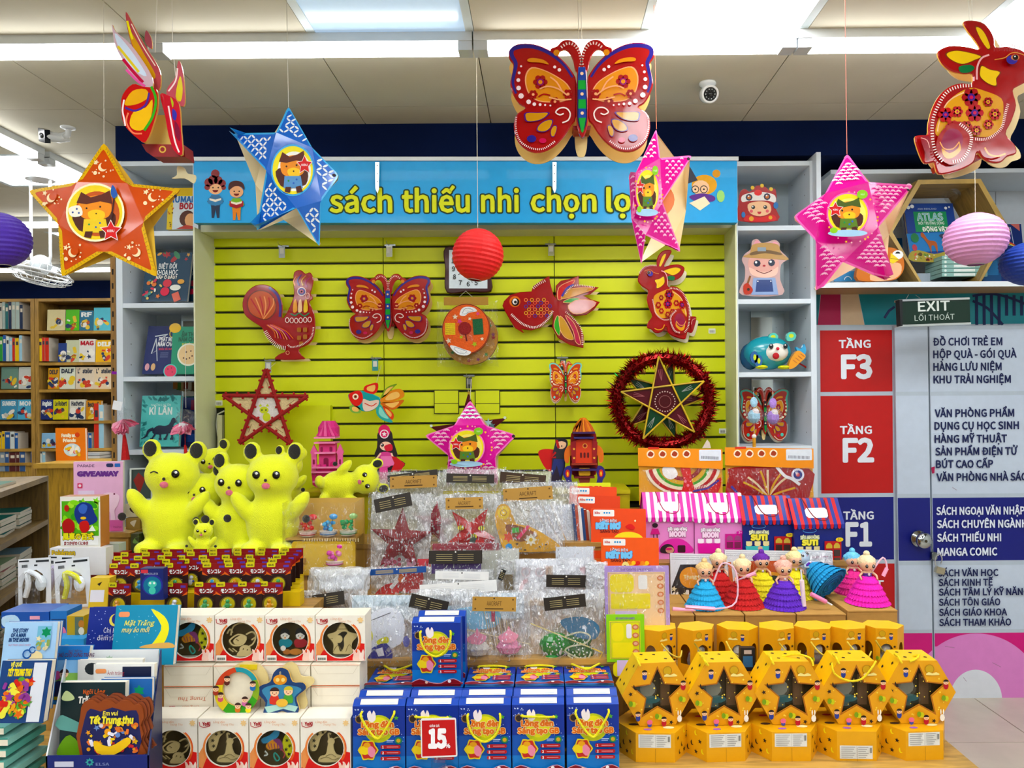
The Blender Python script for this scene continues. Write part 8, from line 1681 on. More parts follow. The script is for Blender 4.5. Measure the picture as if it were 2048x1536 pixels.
def sheet(label, x0, y0, x1, y1, Y, c, c2, c3):
    def a(b):
        b.fl(rc(x0+6, y0+12, x1-8, y1-6), c2); b.tx('DIY CARTOON GAMES',(x0+x1)/2, y0+9,4,'7a5a9a', al='c', w_=(x1-x0)*.5, bold=.03); b.fl(rr(x0+10, y0+16, x0+(x1-x0)*.45, y0+52,10), c3); b.fl(rr(x0+12, y0+54, x0+(x1-x0)*.7, y0+84,3), c3); b.fl(rr(x0+12, y0+92, x0+(x1-x0)*.6, y0+120,8), c3)
        b.fl(rr(x0+(x1-x0)*.52, y0+18, x0+(x1-x0)*.66, y0+46,4),'e4e0dc'); b.dots([(x1-18, y0+24+i*16,7) for i in range(5)],7,'c8784c', ry=5.5); b.dots([(x1-18, y0+24+i*16,4) for i in range(5)],4,'d8a890', ry=3); b.fl(rc(x0+20, y0+88, x0+64, y0+118),'d8c0e0'); b.st([(x0+8, y0+14),(x1-10, y0+14),(x1-10, y1-8),(x0+8, y1-8)],1,'6a5a6a', closed=True)
    return book(label, x0, y0, x1, y1, Y, c, a, th=.008, name='activity_sheet', cat='activity sheet', lean=.1)
t = sheet('purple framed activity sheet pack with peach panels and circles',1212,1136,1342,1322,2.56,'a98cc8','e8c49c','e4d038'); film((1277,1322),2.56,1212,1136,1342,1322, bulge=.012, m='film', seed=50, y=-.004).mk('clear_bag', t)
sheet('lime green activity sheet in front of the purple one',1214,1232,1290,1324,2.51,'8cc83c','dcd840','ecdc2c')

# ================= yellow plush toys: plain round-eared bears
def plush(label, x, yb, Y, h, rot=(0,0,0), wink=0, arms=.6, zb=None):
    p = P(x, yb, Y); t = thing('plush_toy', label,'plush toy',(p.x, Y, zb if zb is not None else p.z), rot); b = B(); E = lambda x, y, z, r, ry=None, rz=None, ro=None: b.sph(x*h, y*h, z*h, r*h,'dfe400',(ry or r)*h,(rz or r)*h,14,'plushy', ro)
    E(0,0,.27,.235,.19,.27); E(0,-.02,.68,.23,.19,.2); E(0,0,.5,.16,.14,.12)
    for s in (-1,1):
        E(s*.19,.01,.89,.085,.05,.1); E(s*.235,-.08,.42,.07,.08,.17, Matrix.Rotation(s*arms,3,'Y')); E(s*.13,-.15,.06,.1,.13,.07)
    bd = b.mk('body', t, smooth=True); r_ = bd.modifiers.new('r','REMESH'); r_.mode = 'VOXEL'; r_.voxel_size = h*.022; r_.use_smooth_shade = True; s_ = bd.modifiers.new('s','SMOOTH'); s_.iterations = 4
    for s in (-1,1):
        b = B(); b.sph(s*.19*h,-.035*h,.9*h,.055*h,'14120c', ry=.012*h, rz=.068*h, n=12, m='plush'); b.mk('ear_patch', t, smooth=True)
        b = B(); X, Yv, Z = s*.085*h,-.2*h,.71*h
        if wink and s < 0: b.tube(sm([(X-.03*h, Yv, Z),(X, Yv-.006*h, Z+.014*h),(X+.03*h, Yv, Z)],3, False),.004*h+.0008,'18140c',6,'plush')
        else: b.sph(X, Yv, Z,.034*h,'15110c', ry=.016*h, rz=.036*h, n=12, m='gloss'); b.sph(X+.008*h, Yv-.014*h, Z+.014*h,.012*h,'ffffff', ry=.006*h, n=8)
        b.mk('eye', t, smooth=True)
        b = B(); b.sph(s*.235*h+s*.1*h,-.165*h,.33*h,.035*h,'1a1610', ry=.012*h, n=10, m='plush'); b.mk('paw_pad', t, smooth=True)
    b = B(); b.sph(0,-.215*h,.665*h,.014*h,'2a1c10', ry=.01*h, n=8, m='plush'); b.mk('nose', t)
    b = B(); b.sph(0,-.205*h,.615*h,.036*h,'e8788c', ry=.014*h, rz=.028*h, n=10, m='plush'); b.mk('mouth', t); return t
plush('largest yellow plush bear, winking, at the outer end of the plush pile',338,1106,3.06,.47, rot=(0,.06,.12), wink=1)
plush('yellow plush bear with open mouth squeezed beside the winking one',412,1106,3.12,.38, rot=(0,-.04,0))
plush('yellow plush bear in the middle of the pile leaning on its neighbour',474,1106,3.08,.42, rot=(0,.04,-.05))
plush('yellow plush bear beside the flower pot display case',545,1106,3.05,.46, rot=(0,.02,.04))
plush('smallest yellow plush bear seated above the capsule toy cards',405,1130,2.975,.16, rot=(0,.05,.15), zb=.873)
plush('yellow plush bear with tilted head on the back ledge',448,1010,3.31,.30, rot=(0,-.2,.1), zb=1.031)
plush('yellow plush bear peeking over the back ledge below the kitten star',570,1010,3.31,.27, rot=(0,.12,-.08), zb=1.031)
plush('yellow plush bear toppled sideways behind the display case',640,1005,3.30,.30, rot=(0,1.35,.1), zb=1.10)
# ================= flower pot display case
o = (642,1152); Y = 2.98; t = thing('display_case','clear fronted kraft display case for toy flower pots','display case', P(*o, Y)); zc = .787-P(*o, Y).z
k = Y/F; W = 73*k; Hc = 148*k
b = B(); b.bx(-W, W,.12,.126, zc, Hc,'d0a860','card'); b.mk('back_panel', t); [B().bx(a, a+.004,-.02,.12, zc, Hc,'d8bc60','glass').mk('side_wall', t) for a in (-W, W-.004)]
b = B(); b.bx(-W+.004, W-.004,0,.12,72*k,75*k,'c09858','card'); b.mk('middle_shelf', t); b = B(*o, Y,-.0); b.pr(rnd([(584,1082),(712,1082),(712,1150),(584,1150)],8),.004,'d8b040', m='card'); b.fl(rnd([(592,1088),(706,1088),(706,1146),(592,1146)],6),'e0bc58'); b.mk('lower_card', t)
b = B();
for i in range(22): b.bx(-W*.45+i*W*.07,-W*.45+i*W*.07+.003,-.004,0,68*k,75*k,'ecd8a8','card')
b.mk('shelf_edge', t, kind='stuff'); b = B(*o, Y,-.022); b.fl(rc(570,1004,714,1150),'e8dca0','film'); b.mk('front_film', t)
for lab, x, y, c, c2, sg, dY in (('toy flower pot with red plants and a red cap on the case shelf',616,1074,'b82818','c8301c','d82c20',0),('toy flower pot with blue coral plants on the case shelf',657,1073,'2878b8','58b0d8','58a0d8',0),('toy flower pot with green cactus on the case shelf',697,1072,'1c8c50','28a060','a8d888',0),('toy flower pot with pink blossoms at the bottom of the case',670,1133,'c850a0','e890c0','e030a8',-.03)):
    Yp = Y+.03+dY; p = P(x, y, Yp); t2_ = thing('toy_flower_pot', lab,'toy', p); b = B(); b.lathe([(.012,0),(.026,.004),(.034,.02),(.036,.024),(.001,.024)],0,0,0,'ece4dc',20,'plastic'); b.lathe([(.0345,.011),(.0365,.014)],0,0,0, c,20,'plastic'); b.mk('pot', t2_)
    b = B(); Q = random.Random(x)
    for i in range(12): b.sph(Q.uniform(-.024,.024), Q.uniform(-.02,.01),.03+Q.uniform(0,.03), Q.uniform(.006,.011),(c, c2)[i % 2], n=7, m='plastic')
    b.mk('plants', t2_, kind='stuff'); b = B(); b.tube([(.012,0,.03),(.018,0,.075)],.0016,'3a6a30',5); b.mk('stem', t2_); b = B(); b.sph(.02,0,.08,.017, sg, ry=.006, rz=.012, n=12, m='plastic'); b.mk('pot_sign', t2_)
# ================= capsule toy cards
def toy_card(fc):
    t = thing('toy_card','x','toy pack',(0,0,0), group='capsule toy cards'); W, Hh = .041,.096
    b = B(); b.bx(-W, W,0,.0015,0, Hh,'2a1412','card'); c_ = b.mk('card', t); b = B(0,0, F,-.0004); b.mat = 'card'; b.fl(rc(-W,-Hh, W,-Hh*.62),'86101a'); b.fl([(-W,-Hh*.62),(-W,-Hh*.72),(-W*.5,-Hh*.56)],'d8652c'); b.fl([(W,-Hh*.62),(W,-Hh*.72),(W*.5,-Hh*.56)],'d8652c')
    b.tx('モンコレ',0,-Hh*.66,.0125,'f0eeea', w_=W*1.15, bold=.05, al='c', out='1c1010', ow=.03); b.fl(rc(W*.4,-Hh*.93, W*.85,-Hh*.85),'5a3a9c'); b.fl(rr(-W*.95,-Hh*1.04,-W*.25,-Hh*.87,.003),'d2c61c'); b.tx('MS-01',-W*.82,-Hh*.92,.005,'2a2414', w_=W*.45, bold=.05); b.fl(circ(0,-Hh*.27,.026,18),'3c2c20'); b.fl(circ(0,-Hh*.27,.022,18),'d2c030'); b.mk('card_print', c_)
    b = B(); x = fc[1]; b.sph(0,-.012,.022,.009, fc[0], ry=.008, rz=.012, n=8, m='plastic'); b.sph(.002*x,-.014,.037,.007, fc[0], n=8, m='plastic'); b.sph(-.01,-.012,.02,.004, fc[2], n=6, m='plastic'); b.sph(.011,-.012,.024,.004, fc[2], n=6, m='plastic'); b.mk('toy_figure', t)
    b = B(); b.lathe([(.027,0),(.026,.012),(.019,.021),(.008,.025),(.001,.026)],0,0,.026,'e8e8e0',16,'glass','y'); b.mk('clear_dome', t, smooth=True); return t
TC = [('brown','7a3a20','a05028'),('blue','3f9ad0','70c0e8'),('golden','d8982c','e8c060'),('green','4aa060','a0d890'),('white','d8dce4','3050a0')]; tc = [toy_card((c[1], i-2, c[2])) for i, c in enumerate(TC)]; used = set()
rows = [('front',2.53,[(238,2),(351,4),(412,3),(456,3),(499,3),(541,2)]),('second',2.60,[(241,0),(283,1),(352,3),(428,1),(472,2),(515,4),(557,3)]),('third',2.65,[(262,2),(300,0),(345,1),(384,4),(425,0),(470,3),(515,2),(560,3)]),
    ('fourth',2.70,[(250,4),(290,3),(335,2),(376,1),(420,2),(465,4),(512,1),(568,0)]),('fifth',2.75,[(262,0),(305,1),(350,4),(395,3),(440,1),(488,0),(535,3),(578,2)]),('rear',2.80,[(300,2),(345,0),(392,2),(440,4),(488,3),(536,1),(584,4)])]
od = ['first','second','third','fourth','fifth','sixth','seventh','eighth']
for r_,(nm, Y, l) in enumerate(rows):
    for i,(x, k) in enumerate(l):
        z = .785 if nm == 'front' else .832+.003*r_; loc = (P(x,1200, Y).x, Y, z); lab = 'red capsule toy card with %s figure, %s from the aisle in the %s row' % (TC[k][0], od[i], nm); rot = (-.06,0, R.uniform(-.12,.12))
        if k not in used: used.add(k); tc[k].location = loc; tc[k].rotation_euler = rot; tc[k]['label'] = lab
        else: again(tc[k], lab, loc, rot, group='capsule toy cards')
for i, Y in enumerate((2.585,2.635,2.685,2.735,2.785)): b = B(); b.bx(0, P(600,1200, Y).x-P(222,1200, Y).x,0,.046,0,.0485+.003*i,'d8b82c','card'); b.mk('card_tray', loc=(P(222,1200, Y).x, Y,.786), label='yellow stepped tray under the capsule toy cards, %s step' % od[i], cat='tray')
def tb_(lab, x0, y0, x1, y1, Y, c, art=None, th=.05, side=None, name='toy_box', cat='toy box', lean=0, rot=0, m='card', skew=0, yaw=0, win=None):       # a boxed item
    o = ((x0+x1)/2, y1); t = thing(name, lab, cat, P(*o, Y),(-lean,0, yaw)); b = B(*o, Y, th); b.A = lambda x, y: (x+skew*(y1-y)/(y1-y0), y); b.pr(rc(x0, y0, x1, y1), th, c, side=side or c, m=m); y_ = b.y; c_ = b.mk('carton', t)
    if art: b = B(*o, Y, y_); b.mat = m; b.A = lambda x, y: (x+skew*(y1-y)/(y1-y0), y); art(b); b.mk('carton_print', c_)
    return t
def a(b): b.fl(circ(305,1170,21,24),'2c2c8c'); b.fl(circ(305,1171,18,24),'147090'); b.fl(circ(305,1168,9,14,7),'58c8b0'); b.fl(circ(305,1181,7,10,8),'58c8b0'); b.dots([(301,1166,2.4),(309,1166,2.4)],2,'e8f8f0'); b.tx('MONCOLLE EX',289,1149,3.5,'d0d8f0', w_=28); b.fl(rc(283,1139,297,1146),'d0404a')
tb_('navy blue blister box with glowing teal figure among the red cards',281,1137,327,1200,2.50,'1c2566', a, th=.03)
def clear_pack(lab, x0, y0, x1, y1, Y, tilt, fc):
    o = ((x0+x1)/2, y1); t = thing('blister_pack', lab,'toy pack', P(*o, Y),(-.08, tilt,0)); w_ = x1-x0; q = lambda u, v: (x0+w_*u, y0+(y1-y0)*v); ho = [q(.12,.86), q(.12,.5), q(.2,.34), q(.36,.24), q(.56,.22), q(.74,.3), q(.84,.44), q(.86,.86)]
    b = B(*o, Y,.004); b.pr(rc(x0, y0, x1, y1),.002,'dde0e4', m='card', holes=[ho]); y_ = b.y; c_ = b.mk('card', t); b = B(*o, Y, y_); b.fl(rc(*q(.04,.03), *q(.34,.06)),'202428'); b.fl(rc(*q(.55,.04), *q(.95,.08)),'202428'); b.fl(rc(*q(.5,.12), *q(.6,.15)),'202428'); b.dash([q(.12,.14), q(.3,.14)],8,6,1,'404448'); b.st([q(.16,.93), q(.8,.95)],1.6,'9aa0a4'); b.mk('card_print', c_)
    b = B(*o, Y,-.03); b.pr(ho,.002,'d0dcd8', m='film'); b.mk('clear_window', t); b = B(*o, Y); X, Z = b.L(q(.62,.42)); b.tube(sm([(X-.045,.0, Z-.055),(X-.03,-.005, Z-.01),(X-.035,-.005, Z+.03),(X,-.008, Z+.02),(X+.02,-.005, Z-.01)],4, False),.009, fc[0],8,'plastic'); b.sph(X+.012,-.004, Z-.01,.02, fc[1], ry=.01, rz=.028, n=10, m='plastic'); b.mk('white_toy', t); return t
clear_pack('clear fronted white blister pack with black and white toy on the aisle side',36,1118,102,1222,2.62,-.06,('e8ecf0','d4dce0')); clear_pack('second clear white blister pack with yellow striped toy',112,1118,184,1226,2.60,-.1,('d8d840','e8ecf0')); clear_pack('third white blister pack mostly behind the other two',90,1112,140,1210,2.72,.02,('c8c0e0','a8a8c8'))
tb_('yellow boxed toy with white price label beside the red cards',176,1156,214,1216,2.56,'e0c050', lambda b: (b.fl(rc(178,1180,206,1204),'eceaf2'), b.fl([(190,1168),(200,1163),(195,1172)],'2a2010')), th=.04, skew=6)
def a(b):
    b.fl(rc(124,1002,198,1072),'5cae2c'); icons(b,126,1002,196,1070,26,['8cd838','3f9a28','a8e050'],9,7); b.fl(sm([(150,1030),(154,1012),(168,1004),(184,1010),(190,1026),(196,1040),(182,1050),(162,1052)],3),'16307c'); b.fl(sm([(158,1016),(166,1008),(176,1012),(172,1026),(162,1026)],3),'3a62b8'); b.fl(sm([(162,1044),(176,1042),(180,1058),(168,1066),(160,1056)],3),'c02820'); b.fl(sm([(126,1046),(138,1036),(150,1046),(148,1064),(130,1066)],3),'a81c20'); b.fl(circ(168,1036,6,8,3),'e8c040'); b.fl(circ(135,1016,5,10,7),'b02c1c'); b.fl([(178,1062),(186,1050),(193,1062)],'f0f4e8'); b.fl(rc(124,1074,198,1090),'ecece8')
    b.tx('風車の百式',127,1078,11,'e8e040', w_=62, bold=.05, out='5a2a18', ow=.05); b.tx('まつかぜのくにゆき',130,1089,6,'8c1820', w_=48, bold=.04)
tb_('green model kit box with blue and red armoured art and Japanese lettering',121,993,201,1094,2.86,'ece8dc', a, th=.06, side='b87848')
def a(b): b.tx('PARADE',156,934,5,'5a3a60', w_=34, bold=.02); b.tx('GIVEAWAY',155,952,9,'6a3488', w_=84, bold=.1, out='f0dcec', ow=.03); b.fl(rr(156,966,166,976,1),'d04468'); b.fl(circ(161,971,3,8),'f4d8e4'); b.fl(rr(214,927,228,934,3),'28305a'); b.fl(rr(231,927,242,934,1),'2f68b8'); b.fl(sm([(206,990),(222,985),(240,992),(236,1012),(230,1020),(232,1044),(224,1046),(222,1026),(216,1024),(214,1042),(206,1040),(208,1016)],3),'f0cfe0'); b.fl(rc(158,981,190,990),'e4d0e8'); b.dots([(230,988,2)],2,'7a3050'); b.fl(rc(148,1040,246,1062),'d868a8'); b.tx('Pokémon',228,1056,4,'8a3c5c', w_=16)
tb_('tall pink giveaway poster board standing behind the green kit box',148,923,247,1064,3.12,'e6b4d4', a, th=.012, name='poster_board', cat='poster', side='f0ecf0')
riser('shelf block under the pink poster board',140,262,3.10,3.25, P(200,1064.5,3.12).z, c='c49a54')
riser('low block under the green model kit box',112,216,2.965,3.09,.86)
for lab, x0, y0, x1, y1, Y, c, tx, cc in (('white monster toy box with yellow lettering beneath the green kit',100,1096,212,1150,2.84,'e4e4e6','Pokémon','d8b820'),('pale green slim box lying beside the model kit',200,1088,238,1108,2.95,'c4d4c0','LUCARIO','e8f0e8'),('long red toy box behind the capsule cards',165,1106,250,1122,2.93,'9c1824','モンコレ','f0ece8'),('second red toy box with battle pictures',182,1119,262,1160,2.88,'8c1a20','モンコレ','f0ece8'),
    ('brown creature figure box beside the pink poster, upper',251,1008,298,1034,3.2,'d8d0b8','','3a2414'),('brown creature figure box beside the pink poster, lower',252,1036,280,1058,3.19,'a88c50','','e8e0d0'),('dark picture card box beside the largest plush bear',262,1068,278,1106,3.0,'3a4028','','6a8a4a')):
    tb_(lab, x0, y0, x1, y1, Y, c, lambda b: (b.tx(tx, x0+4, y0+14,9, cc, w_=(x1-x0)*.42, bold=.06, out='28345c' if c[0] == 'e' else None) if tx else b.fl(sm([(x0+8, y0+9),(x0+20, y0+4),(x1-8, y0+8),(x1-12, y0+18),(x0+16, y0+18)],3), cc)), th=.05)
def a(b): b.tx('THE STORY',8,1270,7,'2a4a7c', w_=32, bold=.06, sl=.1); b.tx('OF A MAN',6,1279,7,'2a4a7c', w_=30, bold=.06, sl=.1); b.tx('IN THE MOON',3,1288,7,'2a4a7c', w_=40, bold=.06, sl=.1); b.tx('SỰ TÍCH CHÚ CUỘI',4,1296,3,'d05070', w_=44); b.fl(rc(60,1258,88,1300),'7ab8d0'); b.fl(star(78,1270,11,.6,6),'1f8a5a'); icons(b,62,1282,88,1302,10,['c8b078','e8dcb0','90a860'],3,5); b.fl(circ(62,1318,14,14,12),'f0dca8'); b.st(circ(44,1312,8,12),3,'2a5a9c'); b.st(circ(54,1304,6,12),2.4,'2a5a9c')
book('blue and white moon story book standing at the picture edge',-8,1250,98,1420,2.06,'a8ccec', a, th=.015, spine='2f6fb8', skew=6, m='gloss'); book('blue picture book directly behind the moon story book',60,1249,103,1410,2.12,'2a72b8', th=.02, skew=4)
tb_('long blue and white toy box lying behind the moon story book',3,1224,98,1256,2.40,'1f4fa0', lambda b: (b.fl(sm([(5,1234),(30,1230),(40,1244),(24,1254),(6,1252)],3),'b8d8f0'), b.fl(rc(60,1232,80,1239),'e0a0b0'), b.tx('Sylvanian',6,1238,5,'e8f0f8', w_=22)), th=.1); tb_('blue windowed toy box with pink pig toy inside',101,1222,134,1278,2.40,'2a6cb0', lambda b: (b.fl(rc(103,1238,132,1276),'1c3c6c'), b.fl(sm([(106,1272),(112,1260),(128,1254),(132,1272)],3),'e07898')), th=.08); tb_('yellow windowed toy box with small brown bear inside',134,1232,168,1278,2.38,'b8982c', lambda b: (b.fl(rc(150,1234,167,1276),'5a6a58'), b.fl(circ(163,1248,6,10,8),'b87838'), b.fl(circ(163,1262,6,10,8),'e0d4b8')), th=.08)
tb_('flat light blue box with yellow moon corner under the toy boxes',100,1278,168,1320,2.34,'3a9ad8', lambda b: b.fl(circ(134,1298,11,14,9, a0=pi, a1=2*pi),'dce040'), th=.08)
def a(b): b.tx('SỰ TÍCH',118,1312,5,'5a4a6c', w_=28, bold=.02); b.tx('CHÚ CUỘI CUNG TRĂNG',96,1320,7,'5a3a5c', w_=76, bold=.03); b.fl(rc(84,1326,160,1400),'8ab85c'); b.fl(rc(84,1326,160,1350),'88b8e0'); b.fl(circ(103,1355,9,12),'e06098'); b.fl(sm([(88,1398),(96,1372),(116,1366),(132,1398)],3),'2a2850'); face(b,118,1352,9); b.fl(rc(84,1394,150,1400),'c8b030')
book('blue bordered moon tree story book beside the white display box',74,1299,160,1409,2.12,'2f74b8', a, th=.02, skew=8, lean=.2)
def a(b): b.tx('VỀ QUÊ',4,1337,7,'e8e060', w_=22, bold=.06, sl=.1); b.tx('TẾT TRUNG THU',0,1355,12,'ecd83c', w_=48, bold=.08, sl=.1); b.fl(rc(52,1330,78,1444),'d8dce4'); icons(b,0,1366,52,1430,60,['e0a030','c83028','5aa03c','e8e060','d8682c','8a3a8c'],5,8)
book('dark blue festival book with white band at the picture edge',-14,1326,86,1446,1.96,'1c3f74', a, th=.02, skew=10, spine='16305c')
def a(b): b.fl(circ(222,1245,12,16),'ecd868'); b.fl(circ(226,1243,11,16),'182a80'); b.tx('Chị Hằng',201,1269,9,'e4e0e8', w_=44); b.tx('đêm rằm',190,1283,9,'e4e0e8', w_=44); b.dots([(R.uniform(172,218), R.uniform(1222,1295),.9) for _ in range(20)],1,'c8d0f0', n=5)
book('deep blue night sky book half covered by the teal moon book',168,1220,236,1325,2.27,'182a80', a, th=.02, lean=.2)
def a(b): b.fl(sm([(292,1224),(320,1238),(332,1262),(322,1292),(296,1298),(308,1280),(316,1256)],3),'ece23c'); b.fl(sm([(278,1298),(290,1292),(334,1288),(344,1298)],3),'d8a860'); b.fl(rr(228,1229,250,1239,4),'e89468'); b.tx('Mặt Trăng',241,1255,9,'e4e070', w_=60, sl=.25, bold=.02); b.tx('may áo mới',237,1268,9,'e4dc8c', w_=55, sl=.25, bold=.02); b.dots([(R.uniform(224,310), R.uniform(1222,1290),.7) for _ in range(16)],1,'c8e4ec', n=5)
book('teal moon picture book with big yellow crescent',221,1217,346,1330,2.23,'2787a8', a, th=.02, lean=.2)
# counter display box with its books
Y = 1.98; o = (195,1550); t = thing('counter_display_box','white counter display box with navy front lip holding story books','display box', P(*o, Y)); T0 = P(*o, Y); k = Y/F; Wd = .252/2
b = B(); b.bx(-Wd-.01, Wd+.01,0,.004, TZ-T0.z, P(210,1511, Y).z-T0.z,'14246c','card'); c_ = b.mk('front_lip', t); b = B(*o, Y,-.0006); b.tx('ELSA',192,1531,5.5,'7a88b8', w_=27, bold=.02); b.fl(star(180,1524,9,.62,8),'3f9a98'); b.fl(star(180,1524,4,.6,8),'14246c'); b.fl(rc(110,1522,148,1533),'c8cce0'); b.mk('lip_print', c_)
zb_ = P(235,1300,2.16).z-T0.z; b = B(); b.bx(-Wd-.065, Wd-.055,.18,.184, TZ-T0.z, zb_,'dcdfe0','card'); c_ = b.mk('back_panel', t); b = B(250,1320,2.16); b.tx('ELSA',234,1324,7,'8a9090', w_=32); b.fl(star(219,1319,9,.6,8),'a8c0a8'); b.mk('back_print', c_, P(250,1320,2.159)-T0)
for x in (-Wd-.01, Wd+.006): b = B(); zf = P(210,1511, Y).z-T0.z; b.add([(x,0, TZ-T0.z),(x+.004,0, TZ-T0.z),(x-.052,.18, TZ-T0.z),(x-.056,.18, TZ-T0.z),(x,0, zf),(x+.004,0, zf),(x-.052,.18, zb_),(x-.056,.18, zb_)],[(0,4,7,3),(1,2,6,5),(4,5,6,7),(0,1,5,4)],'e4e6ea' if x < 0 else '1a2450','card'); b.mk('side_panel', t)
for lab, x0, y0, x1, Y_, c, tx in (('white covered book at the back of the display box',152,1322,282,2.12,'e6e4de', None),('dark night book with white stripe in the display box',184,1331,306,2.09,'e8e6e0','Ánh trăng'),('blue book with green gem in the display box',200,1360,302,2.06,'2c64a8','')):
    book(lab, x0, y0, x1,1500, Y_, c, lambda b: ((b.fl(rc(242,1336,300,1362),'141c3a'), b.tx(tx,212,1352,7,'a82c3c', w_=34), b.fl(rr(188,1340,210,1349,4),'e89460')) if tx else b.fl(star(276,1384,12,.6,6),'1f9a6a') if tx == '' else b.fl(circ(180,1340,14,12,12),'2a3034')), th=.015, lean=.05)
def a(b): b.fl(sm([(120,1400),(128,1384),(140,1390),(146,1400),(132,1404)],3),'c8d8a0'); b.tx('Ngôi Làng',163,1390,8,'d8682c', w_=44, bold=.02, sl=.1); b.tx('Trăng Mếu',153,1408,12,'e8e4dc', w_=66, bold=.06, sl=.1); b.fl(sm([(119,1432),(140,1438),(170,1450),(200,1440),(245,1446),(245,1470),(119,1460)],3),'6aa8a0'); b.fl(sm([(119,1490),(140,1470),(170,1500),(180,1512),(119,1512)],3),'6a9a2c')
book('dark green night village book in the display box',118,1368,247,1512,2.02,'14282c', a, th=.02, lean=.06, spine='d8dcd8')
sc = sm([(163,1412),(170,1403),(184,1402),(194,1409),(204,1402),(220,1403),(230,1410),(242,1403),(256,1404),(266,1412),(276,1410),(284,1420),(286,1440),(280,1452),(286,1470),(280,1486),(288,1500),(282,1512),(160,1512),(160,1430)],2)
o = (224,1512); t = thing('board_book','scalloped brown festival board book at the front of the display box','book', P(*o,2.0),(-.03,0,0))
for i in (3,2,1): b = B(*o,2.0,.006+i*.006); b.pr(tr(sc,4*i,-3*i),.004,'8c4a30', side='5a2a20', m='card'); b.mk('page_board', t)
b = B(*o,2.0,.004); b.pr(sc,.004,'8a4424', m='card'); y_ = b.y; c_ = b.mk('cover', t); b = B(*o,2.0, y_); b.fl(sm([(168,1440),(180,1418),(200,1424),(224,1416),(250,1424),(272,1422),(278,1450),(274,1512),(166,1512)],2),'1c1f54'); icons(b,176,1446,272,1508,70,['ecc83c','e8a030','c83838','e8e4f0','6a8ac8','e07840'],11,5); b.fl(sm([(190,1480),(220,1492),(256,1474),(262,1486),(230,1508),(196,1504)],3),'ecc030')
b.tx('Em vui',207,1430,8,'e8d860', w_=30, bold=.04, sl=.1); b.tx('Tết Trung thu',180,1446,13,'ecdf58', w_=88, bold=.07, sl=.1, rot=-.0); b.mk('cover_print', c_)
for i in range(7): z = 1545-i*21; b = B(45, z,1.97); b.pr([(-40, z-10),(88-i, z-14),(96-i*2, z-12),(96-i*2, z),(-40, z)],.0,'e8e4d4') if 0 else b.pr(rc(-40, z-13,92+(i % 3)*4, z),.16,'ece6d4', side=('78b8ac','5aa898','8cc4b8')[i % 3], m='card'); b.fl(rc(-40, z-15,92+(i % 3)*4, z-12),('5aa898','78b8ac','3f8f80')[i % 3]); b.mk('book', loc=P(45, z,2.13), label='thick teal board book lying in the low stack, %s from the top' % od[::-1][i+1], cat='book', group='teal books in the low stack')

# ================= far bookcases along the back room and the magazine rack
def far_case(label, xa, xb, ys, Y, ytop=597):
    X0, X1 = P(xa,700, Y).x, P(xb,700, Y).x; t = thing('wooden_bookcase', label,'bookcase',(X0, Y,0)); W = X1-X0; top = P(100, ytop, Y).z
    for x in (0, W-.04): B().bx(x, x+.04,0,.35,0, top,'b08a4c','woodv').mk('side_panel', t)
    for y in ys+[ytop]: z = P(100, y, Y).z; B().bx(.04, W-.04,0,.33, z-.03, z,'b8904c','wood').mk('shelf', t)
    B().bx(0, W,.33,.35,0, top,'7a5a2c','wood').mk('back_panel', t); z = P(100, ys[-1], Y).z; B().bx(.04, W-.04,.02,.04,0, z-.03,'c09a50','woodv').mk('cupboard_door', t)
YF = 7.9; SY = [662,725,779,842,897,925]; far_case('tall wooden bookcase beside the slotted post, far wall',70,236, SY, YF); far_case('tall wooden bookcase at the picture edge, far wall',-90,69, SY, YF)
pal_ = {'f': ['8a1c24','1c2c4a','2a6a6c','c8c4b8','3c3c40','a8b8b0'],'g': ['d8e0dc','3f9a4a','e8c040','2a5a9c','c83c30','a0c8d8'],'h': ['1c2a44','8a9aa8','3a5a8c','d8d4c8','5a2a2c','2c4c40']}; cn = {'a8b8b0': 'pale grey','8a1c24': 'dark red','1c2c4a': 'navy','2a6a6c': 'teal','c8c4b8': 'cream','3c3c40': 'charcoal','d8e0dc': 'white','3f9a4a': 'green','e8c040': 'yellow','2a5a9c': 'blue','c83c30': 'red','a0c8d8': 'light blue','1c2a44': 'dark navy','8a9aa8': 'steel grey','3a5a8c': 'mid blue','d8d4c8': 'ivory','5a2a2c': 'maroon','2c4c40': 'dark green'}
def spines(case, row, yb, x0, x1, hmin, hmax, pal, w0=5.5):
    x = x0; i = 0; Q = random.Random(yb*7+int(x0))
    while x < x1-3:
        w_ = Q.uniform(w0*.8, w0*1.5); h = Q.uniform(hmin, hmax); c = Q.choice(pal_[pal]); o = (x+w_/2, yb); b = B(*o, YF+.03); b.pr(rc(x, yb-h, x+w_-.6, yb),.16, c, side='d8d0c0', m='card'); b.fl(rc(x+w_*.2, yb-h*.85, x+w_*.8, yb-h*.7),'e4dcc8' if c[0] < 'c' else '3a3a40'); b.mk('book', loc=P(*o, YF+.17), label='%s book spine on the %s shelf of the %s, %s in line' % (cn[c], row, case,(od+['ninth','tenth','eleventh','twelfth','thirteenth','fourteenth'])[min(i,13)]), cat='book', group='far bookcase spines'); x += w_; i += 1
ca, cb = 'edge bookcase','post-side bookcase'
spines(ca,'top',661,0,66,48,56,'f',7); spines(ca,'second',724,0,66,46,54,'g',6); spines(ca,'fifth',896,0,60,28,36,'g',7); spines(ca,'lowest',940,0,64,34,42,'h',9)
spines(cb,'second',724,82,115,44,52,'g',6); spines(cb,'third',778,82,96,38,44,'g',6); spines(cb,'fifth',896,170,204,30,38,'g',5); spines(cb,'lowest',924,82,112,24,28,'g',5); spines(cb,'fourth',896,206,228,88,95,'g',7)
